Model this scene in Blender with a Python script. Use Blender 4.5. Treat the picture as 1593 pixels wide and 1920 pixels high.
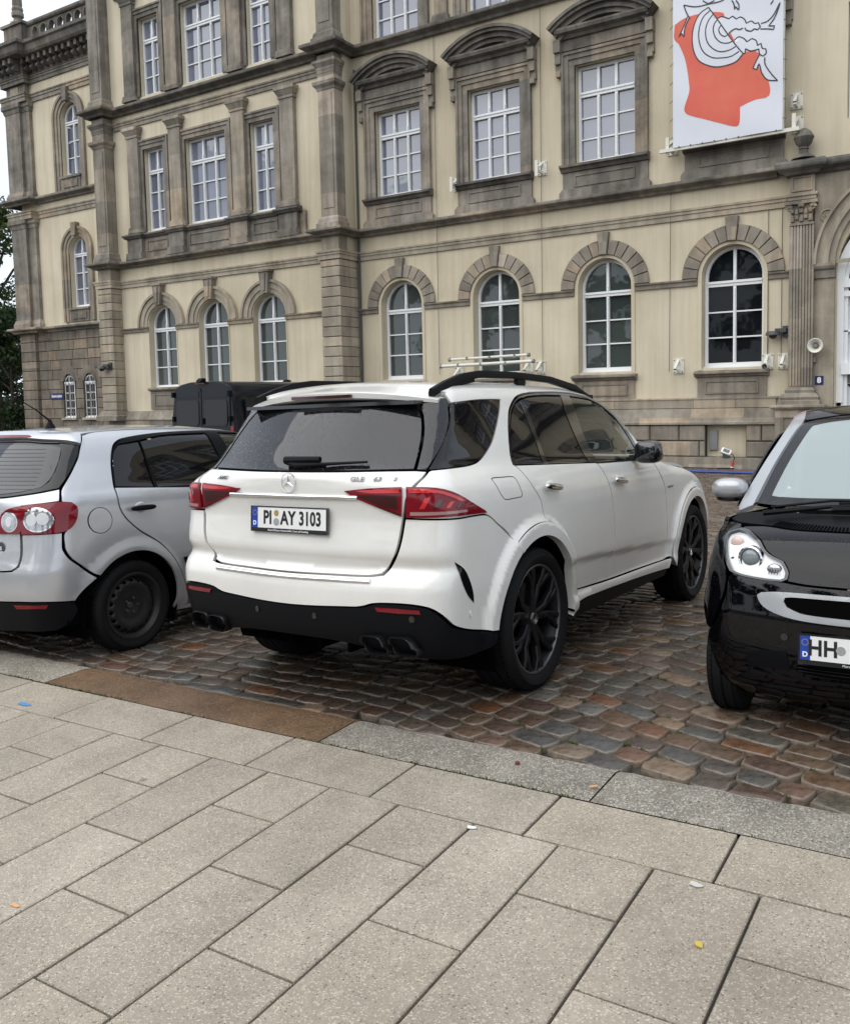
import bpy, bmesh, math, random
import numpy as np
from mathutils import Matrix, Vector
from mathutils.geometry import delaunay_2d_cdt

for o in list(bpy.data.objects): bpy.data.objects.remove(o)
scene = bpy.context.scene
COL = scene.collection
R = math.radians

# ---------------------------------------------------------------- camera, sky, light, exposure
cam_d = bpy.data.cameras.new('camera'); cam = bpy.data.objects.new('camera', cam_d); COL.objects.link(cam)
cam_d.sensor_fit = 'HORIZONTAL'; cam_d.sensor_width = 36.0; cam_d.lens = 1680.0 / 1593.0 * 36.0
cam_d.shift_y = -75.0 / 1593.0
cam_d.clip_start = 0.05; cam_d.clip_end = 2000.0
CAM_ROT = ((0.8441555, -0.0240810, 0.5355573), (0.5356519, 0.0786533, -0.8407680), (-0.0218768, 0.9966111, 0.0792947))
cam.matrix_world = Matrix.Translation((0, 0, 1.665)) @ Matrix(CAM_ROT).to_4x4()
scene.camera = cam

SUN_EL, SUN_AZ = 55.0, 205.0          # a high sun behind the clouds, to the left behind the camera
world = bpy.data.worlds.new('World'); scene.world = world; world.use_nodes = True
nt = world.node_tree; nt.nodes.clear()
wo = nt.nodes.new('ShaderNodeOutputWorld'); bg = nt.nodes.new('ShaderNodeBackground')
sky = nt.nodes.new('ShaderNodeTexSky'); sky.sky_type = 'NISHITA'; sky.sun_disc = False
sky.sun_elevation = R(SUN_EL); sky.sun_rotation = R(SUN_AZ); sky.air_density = 1.0; sky.dust_density = 3.0
tc = nt.nodes.new('ShaderNodeTexCoord'); mp = nt.nodes.new('ShaderNodeMapping'); mp.inputs['Scale'].default_value = (1, 1, 2.6)
cn = nt.nodes.new('ShaderNodeTexNoise'); cn.inputs['Scale'].default_value = 1.6; cn.inputs['Detail'].default_value = 5
cr = nt.nodes.new('ShaderNodeValToRGB')
cr.color_ramp.elements[0].position = .3; cr.color_ramp.elements[0].color = (5.9, 6.6, 7.6, 1)
cr.color_ramp.elements[1].position = .72; cr.color_ramp.elements[1].color = (9.2, 9.7, 10.4, 1)
mx = nt.nodes.new('ShaderNodeMix'); mx.data_type = 'RGBA'; mx.inputs[0].default_value = .88
L = nt.links.new
L(tc.outputs['Generated'], mp.inputs['Vector']); L(mp.outputs[0], cn.inputs['Vector']); L(cn.outputs['Fac'], cr.inputs[0])
L(sky.outputs[0], mx.inputs[6]); L(cr.outputs[0], mx.inputs[7]); L(mx.outputs[2], bg.inputs[0]); L(bg.outputs[0], wo.inputs[0])
bg.inputs[1].default_value = 0.1
sd = bpy.data.lights.new('sun', 'SUN'); sun = bpy.data.objects.new('sun', sd); COL.objects.link(sun)
sd.energy = 1.5; sd.angle = R(85); sd.color = (1.0, .97, .92)
sun.rotation_euler = (R(90 - SUN_EL), 0, R(180 - SUN_AZ))
sun['kind'] = 'structure'
scene.view_settings.view_transform = 'Standard'; scene.view_settings.look = 'None'
scene.view_settings.exposure = 0.55; scene.view_settings.gamma = 1.0
scene.view_settings.use_curve_mapping = False
scene.render.engine = 'CYCLES'
rng = random.Random(7)
nrs = np.random.RandomState(5)

# ---------------------------------------------------------------- helpers
def tag(o, label=None, cat=None, group=None, kind=None):
    if label: o['label'] = label
    if cat: o['category'] = cat
    if group: o['group'] = group
    if kind: o['kind'] = kind
    return o

def empty(name, loc=(0, 0, 0), parent=None):
    o = bpy.data.objects.new(name, None); COL.objects.link(o); o.location = loc
    o.empty_display_size = .2
    if parent: o.parent = parent
    return o

def link(name, me, mat=None, parent=None):
    if mat is not None and not len(me.materials): me.materials.append(mat)
    o = bpy.data.objects.new(name, me); COL.objects.link(o)
    if parent: o.parent = parent
    return o

def mesh_obj(name, v, f, mat, parent=None, smooth=False, normals=None):
    me = bpy.data.meshes.new(name); me.from_pydata([tuple(map(float, p)) for p in v], [], [tuple(map(int, q)) for q in f])
    if smooth or normals is not None: me.polygons.foreach_set('use_smooth', [True] * len(me.polygons))
    me.update()
    if normals is not None: me.normals_split_custom_set_from_vertices([tuple(map(float, n)) for n in normals])
    return link(name, me, mat, parent)

class MB:
    """collects shapes into ONE mesh"""
    def __init__(s): s.v = []; s.f = []
    def add(s, v, f):
        n = len(s.v); s.v += [tuple(p) for p in v]; s.f += [tuple(i + n for i in q) for q in f]; return s
    def box(s, x0, x1, y0, y1, z0, z1):
        if x0 > x1: x0, x1 = x1, x0
        if y0 > y1: y0, y1 = y1, y0
        if z0 > z1: z0, z1 = z1, z0
        return s.add([(x0, y0, z0), (x1, y0, z0), (x1, y1, z0), (x0, y1, z0), (x0, y0, z1), (x1, y0, z1), (x1, y1, z1), (x0, y1, z1)],
                     [(0, 3, 2, 1), (4, 5, 6, 7), (0, 1, 5, 4), (1, 2, 6, 5), (2, 3, 7, 6), (3, 0, 4, 7)])
    def cbox(s, x0, x1, y0, y1, z0, z1, c):
        """box whose front (y0) face is chamfered by c"""
        return s.add([(x0, y1, z0), (x1, y1, z0), (x1, y1, z1), (x0, y1, z1), (x0, y0 + c, z0), (x1, y0 + c, z0), (x1, y0 + c, z1), (x0, y0 + c, z1),
                      (x0 + c, y0, z0 + c), (x1 - c, y0, z0 + c), (x1 - c, y0, z1 - c), (x0 + c, y0, z1 - c)],
                     [(0, 3, 2, 1)[::1], (8, 9, 10, 11), (4, 5, 9, 8), (5, 6, 10, 9), (6, 7, 11, 10), (7, 4, 8, 11), (0, 1, 5, 4), (1, 2, 6, 5), (2, 3, 7, 6), (3, 0, 4, 7)])
    def prism(s, poly, y0, y1):
        """polygon in x,z pushed from y0 to y1"""
        n = len(poly); v = [(x, y0, z) for x, z in poly] + [(x, y1, z) for x, z in poly]
        f = [tuple(range(n)), tuple(range(2 * n - 1, n - 1, -1))] + [((i + 1) % n, i, n + i, n + (i + 1) % n) for i in range(n)]
        return s.add(v, f)
    def zprism(s, poly, z0, z1):
        n = len(poly); v = [(x, y, z0) for x, y in poly] + [(x, y, z1) for x, y in poly]
        return s.add(v, [tuple(range(n - 1, -1, -1)), tuple(range(n, 2 * n))] + [(i, (i + 1) % n, n + (i + 1) % n, n + i) for i in range(n)])
    def arch(s, cx, cz, r0, r1, y0, y1, a0=0.0, a1=180.0, n=24):
        """ring piece in the x,z plane between radii r0 and r1, from y0 (front) to y1"""
        v = []; f = []
        for i in range(n + 1):
            a = R(a0 + (a1 - a0) * i / n); c, q = math.cos(a), math.sin(a)
            v += [(cx + r0 * c, y0, cz + r0 * q), (cx + r1 * c, y0, cz + r1 * q), (cx + r1 * c, y1, cz + r1 * q), (cx + r0 * c, y1, cz + r0 * q)]
        for i in range(n):
            k = 4 * i
            for j in range(4): f.append((k + j, k + 4 + j, k + 4 + (j + 1) % 4, k + (j + 1) % 4))
        f += [(0, 1, 2, 3), (4 * n + 3, 4 * n + 2, 4 * n + 1, 4 * n)]
        return s.add(v, f)
    def sweep(s, path, prof, closed=False):
        """profile of (out, z) swept along a plan path; out is to the right of travel... front of a wall walked in +x is -y"""
        P = [Vector(p) for p in path]; n = len(P); m = len(prof); v = []; f = []
        def nrm(a, b):
            d = (b - a).normalized(); return Vector((d.y, -d.x))
        for i in range(n):
            if closed: na, nb = nrm(P[i - 1], P[i]), nrm(P[i], P[(i + 1) % n])
            else:
                na = nrm(P[i - 1], P[i]) if i else nrm(P[0], P[1])
                nb = nrm(P[i], P[i + 1]) if i < n - 1 else na
            q = (na + nb); q = q / max(q.dot(na), .2)
            for o, z in prof: v.append((P[i].x + q.x * o, P[i].y + q.y * o, z))
        for i in range(n if closed else n - 1):
            a, b = i * m, ((i + 1) % n) * m
            for j in range(m): f.append((a + j, b + j, b + (j + 1) % m, a + (j + 1) % m))
        if not closed: f += [tuple(range(m)), tuple(range((n - 1) * m + m - 1, (n - 1) * m - 1, -1))]
        return s.add(v, f)
    def tube(s, pts, r, n=8, caps=True):
        P = [Vector(p) for p in pts]; rs = r if isinstance(r, (list, tuple)) else [r] * len(P); v = []; f = []
        up = Vector((0, 0, 1))
        for i, p in enumerate(P):
            d = (P[min(i + 1, len(P) - 1)] - P[max(i - 1, 0)]).normalized()
            a = d.cross(up); a = a.normalized() if a.length > 1e-3 else Vector((1, 0, 0)); b = a.cross(d)
            for j in range(n):
                t = 2 * math.pi * j / n; v.append(tuple(p + rs[i] * (a * math.cos(t) + b * math.sin(t))))
        for i in range(len(P) - 1):
            for j in range(n): f.append((i * n + j, i * n + (j + 1) % n, (i + 1) * n + (j + 1) % n, (i + 1) * n + j))
        if caps: f += [tuple(range(n - 1, -1, -1)), tuple(range((len(P) - 1) * n, len(P) * n))]
        return s.add(v, f)
    def lathe(s, prof, n=24, axis='z', c=(0, 0, 0), caps=True):
        """profile of (radius, height) turned about an axis"""
        v = []; f = []; m = len(prof)
        for i in range(n):
            t = 2 * math.pi * i / n; ct, st = math.cos(t), math.sin(t)
            for r, h in prof:
                if axis == 'z': v.append((c[0] + r * ct, c[1] + r * st, c[2] + h))
                elif axis == 'y': v.append((c[0] + r * st, c[1] + h, c[2] + r * ct))
                else: v.append((c[0] + h, c[1] + r * ct, c[2] + r * st))
        for i in range(n):
            a, b = i * m, ((i + 1) % n) * m
            for j in range(m - 1): f.append((a + j, b + j, b + j + 1, a + j + 1))
        if caps:
            if prof[0][0] > 1e-6: f.append(tuple(i * m for i in range(n))[::-1])
            if prof[-1][0] > 1e-6: f.append(tuple(i * m + m - 1 for i in range(n)))
        return s.add(v, f)
    def build(s, name, mat, parent=None, smooth=False, angle=None):
        me = bpy.data.meshes.new(name); me.from_pydata(s.v, [], s.f)
        bm = bmesh.new(); bm.from_mesh(me); bmesh.ops.recalc_face_normals(bm, faces=bm.faces[:])
        if smooth:
            for fc in bm.faces: fc.smooth = True
            lim = R(angle or 40)
            for e in bm.edges:
                if len(e.link_faces) == 2 and e.calc_face_angle(0) > lim: e.smooth = False
        bm.to_mesh(me); bm.free(); me.update()
        return link(name, me, mat, parent)

def pip(px, py, poly):
    """points in polygon, vectorised"""
    P = np.asarray(poly, float); x0, y0 = P[:, 0], P[:, 1]; x1, y1 = np.roll(x0, -1), np.roll(y0, -1)
    px = np.asarray(px)[:, None]; py = np.asarray(py)[:, None]
    c = ((y0 > py) != (y1 > py)) & (px < (x1 - x0) * (py - y0) / np.where(y1 == y0, 1e-12, y1 - y0) + x0)
    return c.sum(1) % 2 == 1

def tri_fill(outer, holes=(), h=None, grid=None):
    """triangles of a polygon with holes, plus inner grid points at spacing h; returns points, tris, loops"""
    pts = [tuple(p) for p in outer]; edges = [(i, (i + 1) % len(outer)) for i in range(len(outer))]; loops = [list(range(len(outer)))]
    for hl in holes:
        n = len(pts); pts += [tuple(p) for p in hl]; edges += [(n + i, n + (i + 1) % len(hl)) for i in range(len(hl))]; loops.append(list(range(n, n + len(hl))))
    if h:
        A = np.array(outer); lo, hi = A.min(0), A.max(0)
        nx, ny = int((hi[0] - lo[0]) / h) + 1, int((hi[1] - lo[1]) / h) + 1
        gx, gy = np.meshgrid(lo[0] + h * (np.arange(nx) + .5), lo[1] + h * (np.arange(ny) + .5)); gx, gy = gx.ravel(), gy.ravel()
        k = pip(gx, gy, outer)
        for hl in holes: k &= ~pip(gx, gy, hl)
        gx, gy = gx[k], gy[k]; B = np.array(pts)
        seg = [(B[a], B[b]) for a, b in edges]; d2 = np.full(len(gx), 1e9)
        for a, b in seg:
            ab = b - a; L2 = max(ab @ ab, 1e-12); t = np.clip(((gx - a[0]) * ab[0] + (gy - a[1]) * ab[1]) / L2, 0, 1)
            d2 = np.minimum(d2, (gx - a[0] - t * ab[0])**2 + (gy - a[1] - t * ab[1])**2)
        k = d2 > (.45 * h)**2; pts += list(zip(gx[k], gy[k]))
    vo, eo, fo, *_ = delaunay_2d_cdt([Vector(p) for p in pts], edges, [], 0, 1e-7)
    vo = np.array([(p.x, p.y) for p in vo]); fo = np.array([f for f in fo if len(f) == 3])
    c = vo[fo].mean(1); k = pip(c[:, 0], c[:, 1], outer)
    for hl in holes: k &= ~pip(c[:, 0], c[:, 1], hl)
    fo = fo[k]
    a = vo[fo[:, 1]] - vo[fo[:, 0]]; b = vo[fo[:, 2]] - vo[fo[:, 0]]; ar = a[:, 0] * b[:, 1] - a[:, 1] * b[:, 0]
    fo = fo[np.abs(ar) > 1e-10]; ar = ar[np.abs(ar) > 1e-10]
    fo[ar < 0] = fo[ar < 0][:, ::-1]
    return vo, fo, loops

def curve_pts(P, h=.03, closed=True, corner=32.0):
    """smooth a hand-set outline: splines through gentle points, sharp where it turns"""
    P = [np.array(p, float) for p in P]; n = len(P); out = []
    def is_corner(i):
        if not closed and i in (0, n - 1): return True
        a = P[i] - P[i - 1]; b = P[(i + 1) % n] - P[i]
        ang = math.degrees(math.acos(max(-1, min(1, a @ b / (np.linalg.norm(a) * np.linalg.norm(b) + 1e-12)))))
        return ang > corner
    cor = [is_corner(i) for i in range(n)]
    for i in range(n if closed else n - 1):
        p1, p2 = P[i], P[(i + 1) % n]
        p0 = P[i - 1] if not cor[i] else 2 * p1 - p2
        j = (i + 1) % n; p3 = P[(i + 2) % n] if not cor[j] else 2 * p2 - p1
        if cor[i] and cor[j]: m1 = m2 = p2 - p1
        else:
            d = np.linalg.norm(p2 - p1); da = np.linalg.norm(p1 - p0); db = np.linalg.norm(p3 - p2)
            m1 = (p2 - p0) * d / (d + da); m2 = (p3 - p1) * d / (d + db)
        k = max(1, int(math.ceil(np.linalg.norm(p2 - p1) / h)))
        for s in range(k):
            t = s / k
            out.append((2 * t**3 - 3 * t**2 + 1) * p1 + (t**3 - 2 * t**2 + t) * m1 + (-2 * t**3 + 3 * t**2) * p2 + (t**3 - t**2) * m2)
    if not closed: out.append(P[-1])
    return [tuple(map(float, q)) for q in out]

def inset(poly, d):
    P = np.array(poly, float); a = P - np.roll(P, 1, 0); b = np.roll(P, -1, 0) - P
    area = 0.5 * np.sum(P[:, 0] * np.roll(P[:, 1], -1) - np.roll(P[:, 0], -1) * P[:, 1]); sg = 1 if area > 0 else -1
    na = np.stack([-a[:, 1], a[:, 0]], 1); nb = np.stack([-b[:, 1], b[:, 0]], 1)
    na /= np.maximum(np.linalg.norm(na, axis=1, keepdims=True), 1e-9); nb /= np.maximum(np.linalg.norm(nb, axis=1, keepdims=True), 1e-9)
    q = na + nb; q /= np.maximum((q * na).sum(1, keepdims=True), .5)
    return [tuple(p) for p in P + sg * d * q]

def panel(name, outline, ch, mat, parent, off=0.0, h=.035, holes=(), gap=.0025, depth=.02, top=False, smooth=True, corner=32.0, dome=0.0):
    """a body panel: outline in the chart, laid on the car skin, with turned-in edges"""
    o = curve_pts(outline, h, True, corner) if smooth else outline
    o = inset(o, gap); hs = [inset(curve_pts(q, h, True, corner), -gap) for q in holes]
    p2, f, loops = tri_fill(o, hs, h)
    fn = ch.top if top else ch.wrap
    v, nr = fn(p2, off)
    if not top: f = f[:, ::-1]
    # edges
    V = [v]; Nn = [nr]; F = [tuple(q) for q in f]; n0 = len(v)
    for lp in loops:
        lp = np.array(lp); m = len(lp)
        e = v[np.roll(lp, -1)] - v[np.roll(lp, 1)]; out = np.cross(e, nr[lp]); out /= np.maximum(np.linalg.norm(out, axis=1, keepdims=True), 1e-9)
        V += [v[lp], v[lp] - nr[lp] * depth]
        Nn += [out, out]
        for i in range(m):
            a, b = n0 + i, n0 + (i + 1) % m
            F.append((a, b, b + m, a + m))
        n0 += 2 * m
    V = np.concatenate(V); Nn = np.concatenate(Nn)
    # flip edge strips to agree with the normals
    F2 = []
    for q in F:
        if len(q) == 4:
            c = np.cross(V[q[1]] - V[q[0]], V[q[3]] - V[q[0]])
            if c @ Nn[q[0]] < 0: Nn[list(q)] *= 1
        F2.append(q)
    # winding of the skin against the gradient
    t = F2[len(f) // 2]
    if len(f) and np.cross(V[t[1]] - V[t[0]], V[t[2]] - V[t[0]]) @ Nn[t[0]] < 0:
        F2 = [tuple(reversed(q)) if len(q) == 3 else q for q in F2]
    F3 = []
    for q in F2:
        if len(q) == 4:
            c = np.cross(V[q[1]] - V[q[0]], V[q[3]] - V[q[0]]); 
            if c @ Nn[q[0]] < 0: q = tuple(reversed(q))
        F3.append(q)
    return mesh_obj(name, V, F3, mat, parent, normals=Nn)

def mirror_pts(P): return [(-u, z) for u, z in P][::-1]

def copy_obj(o, parent=None, name=None):
    c = o.copy(); COL.objects.link(c); c.parent = parent
    if name: c.name = name
    return c
def copy_tree(o, parent=None):
    c = copy_obj(o, parent)
    for k in [q for q in bpy.data.objects if q.parent == o]: copy_tree(k, c)
    return c

# ---------------------------------------------------------------- materials
def mat(name, col, rough=.6, metal=0.0, spec=.5, coat=0.0, ior=1.5, noise=None, bump=None, trans=0.0, alpha=1.0):
    """noise = (scale, amount, second colour); bump = (scale, strength)"""
    m = bpy.data.materials.new(name); m.use_nodes = True; t = m.node_tree; b = t.nodes['Principled BSDF']
    b.inputs['Base Color'].default_value = (*col, 1); b.inputs['Roughness'].default_value = rough; b.inputs['Metallic'].default_value = metal
    b.inputs['Specular IOR Level'].default_value = spec; b.inputs['Coat Weight'].default_value = coat; b.inputs['Coat Roughness'].default_value = .04
    b.inputs['IOR'].default_value = ior; b.inputs['Transmission Weight'].default_value = trans; b.inputs['Alpha'].default_value = alpha
    if noise or bump:
        tc = t.nodes.new('ShaderNodeTexCoord')
    if noise:
        n = t.nodes.new('ShaderNodeTexNoise'); n.inputs['Scale'].default_value = noise[0]; n.inputs['Detail'].default_value = 6; n.inputs['Roughness'].default_value = .65
        r = t.nodes.new('ShaderNodeValToRGB'); r.color_ramp.elements[0].position = .35; r.color_ramp.elements[1].position = .68
        r.color_ramp.elements[0].color = (*noise[2], 1); r.color_ramp.elements[1].color = (*col, 1)
        x = t.nodes.new('ShaderNodeMix'); x.data_type = 'RGBA'; x.inputs[0].default_value = noise[1]; x.inputs[6].default_value = (*col, 1)
        t.links.new(tc.outputs['Object'], n.inputs['Vector']); t.links.new(n.outputs['Fac'], r.inputs[0]); t.links.new(r.outputs[0], x.inputs[7]); t.links.new(x.outputs[2], b.inputs['Base Color'])
    if bump:
        n = t.nodes.new('ShaderNodeTexNoise'); n.inputs['Scale'].default_value = bump[0]; n.inputs['Detail'].default_value = 5
        u = t.nodes.new('ShaderNodeBump'); u.inputs['Strength'].default_value = bump[1]; u.inputs['Distance'].default_value = .01
        t.links.new(tc.outputs['Object'], n.inputs['Vector']); t.links.new(n.outputs['Fac'], u.inputs['Height']); t.links.new(u.outputs[0], b.inputs['Normal'])
    return m
# ---------------------------------------------------------------- procedural surface materials
def node_mat(name):
    m = bpy.data.materials.new(name); m.use_nodes = True; t = m.node_tree; b = t.nodes['Principled BSDF']
    def N(kind, **kw):
        n = t.nodes.new('ShaderNode' + kind)
        for k, v in kw.items():
            if k in n.inputs: n.inputs[k].default_value = v
            else: setattr(n, k, v)
        return n
    return m, t, b, N, t.links.new

def ramp(N, stops, interp='LINEAR'):
    r = N('ValToRGB'); e = r.color_ramp; e.interpolation = interp
    while len(e.elements) < len(stops): e.elements.new(.5)
    for q, (p, c) in zip(e.elements, stops): q.position = p; q.color = (*c, 1) if len(c) == 3 else c
    return r

def mixc(N, L, a, b, fac, mode='MIX'):
    x = N('Mix', data_type='RGBA', blend_type=mode)
    for i, q in ((6, a), (7, b)):
        if hasattr(q, 'is_output'): L(q, x.inputs[i])
        else: x.inputs[i].default_value = (*q, 1)
    if hasattr(fac, 'is_output'): L(fac, x.inputs[0])
    else: x.inputs[0].default_value = fac
    return x.outputs[2]

def stone_mat(name, dark, mid, light, soot=.5, scale=1.0, block=0.0, rough=.85, joint=1.25):
    """weathered sandstone: block tints, soot in big drifts, run-off streaks, fine grain"""
    m, t, b, N, L = node_mat(name); tc = N('TexCoord'); oi = N('ObjectInfo')
    n1 = N('TexNoise', Scale=1.1 * scale, Detail=7.0, Roughness=.68); L(tc.outputs['Object'], n1.inputs['Vector'])
    r1 = ramp(N, [(.3, dark), (.5, mid), (.72, light)]); L(n1.outputs['Fac'], r1.inputs[0])
    mp = N('Mapping'); mp.inputs['Scale'].default_value = (5, 5, .45); L(tc.outputs['Object'], mp.inputs[0])
    n2 = N('TexNoise', Scale=1.0 * scale, Detail=5.0); L(mp.outputs[0], n2.inputs['Vector'])
    r2 = ramp(N, [(.38, (.22, .2, .18)), (.62, (1, 1, 1))]); L(n2.outputs['Fac'], r2.inputs[0])
    c = mixc(N, L, r1.outputs[0], r2.outputs[0], soot, 'MULTIPLY')
    # tint by block
    sx = N('SeparateXYZ'); L(tc.outputs['Object'], sx.inputs[0])
    mu = N('Math', operation='MULTIPLY'); L(sx.outputs[0], mu.inputs[0]); mu.inputs[1].default_value = 1 / joint
    fl = N('Math', operation='FLOOR'); L(mu.outputs[0], fl.inputs[0])
    mz = N('Math', operation='MULTIPLY'); L(sx.outputs[2], mz.inputs[0]); mz.inputs[1].default_value = .9
    fz = N('Math', operation='FLOOR'); L(mz.outputs[0], fz.inputs[0])
    cx = N('CombineXYZ'); L(fl.outputs[0], cx.inputs[0]); L(fz.outputs[0], cx.inputs[1]); L(oi.outputs['Random'], cx.inputs[2])
    wn = N('TexWhiteNoise', noise_dimensions='3D'); L(cx.outputs[0], wn.inputs['Vector'])
    r3 = ramp(N, [(0, (.62, .60, .58)), (.45, (.9, .88, .85)), (.75, (1.05, 1.0, .93)), (.92, (1.35, 1.15, .95)), (1, (1.55, 1.5, 1.5))])
    L(wn.outputs['Value'], r3.inputs[0])
    c = mixc(N, L, c, r3.outputs[0], block, 'MULTIPLY')
    L(c, b.inputs['Base Color']); b.inputs['Roughness'].default_value = rough; b.inputs['Specular IOR Level'].default_value = .25
    n3 = N('TexNoise', Scale=28.0 * scale, Detail=6.0); L(tc.outputs['Object'], n3.inputs['Vector'])
    bu = N('Bump', Strength=.35, Distance=.02); L(n3.outputs['Fac'], bu.inputs['Height']); L(bu.outputs[0], b.inputs['Normal'])
    return m

def plaster_mat():
    m, t, b, N, L = node_mat('cream plaster'); tc = N('TexCoord')
    n1 = N('TexNoise', Scale=.55, Detail=6.0, Roughness=.6); L(tc.outputs['Object'], n1.inputs['Vector'])
    r1 = ramp(N, [(.3, (.55, .492, .372)), (.55, (.625, .562, .43)), (.75, (.665, .605, .47))]); L(n1.outputs['Fac'], r1.inputs[0])
    mp = N('Mapping'); mp.inputs['Scale'].default_value = (3.5, 3.5, .18); L(tc.outputs['Object'], mp.inputs[0])
    n2 = N('TexNoise', Scale=1.0, Detail=6.0, Roughness=.7); L(mp.outputs[0], n2.inputs['Vector'])
    r2 = ramp(N, [(.33, (.62, .58, .54)), (.56, (1, 1, 1))]); L(n2.outputs['Fac'], r2.inputs[0])
    c = mixc(N, L, r1.outputs[0], r2.outputs[0], .38, 'MULTIPLY')
    n5 = N('TexNoise', Scale=.16, Detail=5.0); L(tc.outputs['Object'], n5.inputs['Vector']); r5 = ramp(N, [(.38, (.86, .84, .80)), (.6, (1.04, 1.03, 1.01))]); L(n5.outputs['Fac'], r5.inputs[0]); c = mixc(N, L, c, r5.outputs[0], 1.0, 'MULTIPLY')
    L(c, b.inputs['Base Color']); b.inputs['Roughness'].default_value = .9; b.inputs['Specular IOR Level'].default_value = .2
    n3 = N('TexNoise', Scale=40.0, Detail=4.0); L(tc.outputs['Object'], n3.inputs['Vector'])
    bu = N('Bump', Strength=.15, Distance=.01); L(n3.outputs['Fac'], bu.inputs['Height']); L(bu.outputs[0], b.inputs['Normal'])
    return m

def cobble_mat():
    m, t, b, N, L = node_mat('wet cobblestone'); tc = N('TexCoord'); oi = N('ObjectInfo')
    at = N('Attribute', attribute_name='tint'); 
    wn = N('Math', operation='ADD'); L(oi.outputs['Random'], wn.inputs[0]); L(at.outputs['Fac'], wn.inputs[1])
    fr = N('Math', operation='FRACT'); L(wn.outputs[0], fr.inputs[0])
    r = ramp(N, [(0, (.052, .045, .038)), (.14, (.075, .045, .032)), (.28, (.066, .063, .055)), (.40, (.10, .068, .045)), (.53, (.07, .045, .033)),
                 (.64, (.064, .066, .064)), (.75, (.078, .066, .046)), (.85, (.125, .052, .024)), (.93, (.105, .105, .10)), (1, (.17, .115, .07))])
    L(fr.outputs[0], r.inputs[0])
    n = N('TexNoise', Scale=22.0, Detail=6.0, Roughness=.7); L(tc.outputs['Object'], n.inputs['Vector'])
    r2 = ramp(N, [(.3, (.50, .50, .50)), (.7, (1.5, 1.44, 1.38))]); L(n.outputs['Fac'], r2.inputs[0])
    c = mixc(N, L, r.outputs[0], r2.outputs[0], .95, 'MULTIPLY')
    # worn pale arrises: the edge attribute is 1 near the rim of a stone
    ed = N('Attribute', attribute_name='rim'); em = N('Math', operation='MULTIPLY'); L(ed.outputs['Fac'], em.inputs[0]); L(n.outputs['Fac'], em.inputs[1])
    c = mixc(N, L, c, (.24, .20, .155), em.outputs[0])
    L(c, b.inputs['Base Color']); b.inputs['Specular IOR Level'].default_value = .5
    rr = ramp(N, [(.3, (.16,) * 3), (.7, (.5,) * 3)]); L(n.outputs['Fac'], rr.inputs[0]); L(rr.outputs[0], b.inputs['Roughness'])
    n3 = N('TexNoise', Scale=60.0, Detail=6.0); L(tc.outputs['Object'], n3.inputs['Vector'])
    bu = N('Bump', Strength=.5, Distance=.008); L(n3.outputs['Fac'], bu.inputs['Height']); L(bu.outputs[0], b.inputs['Normal'])
    return m

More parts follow.
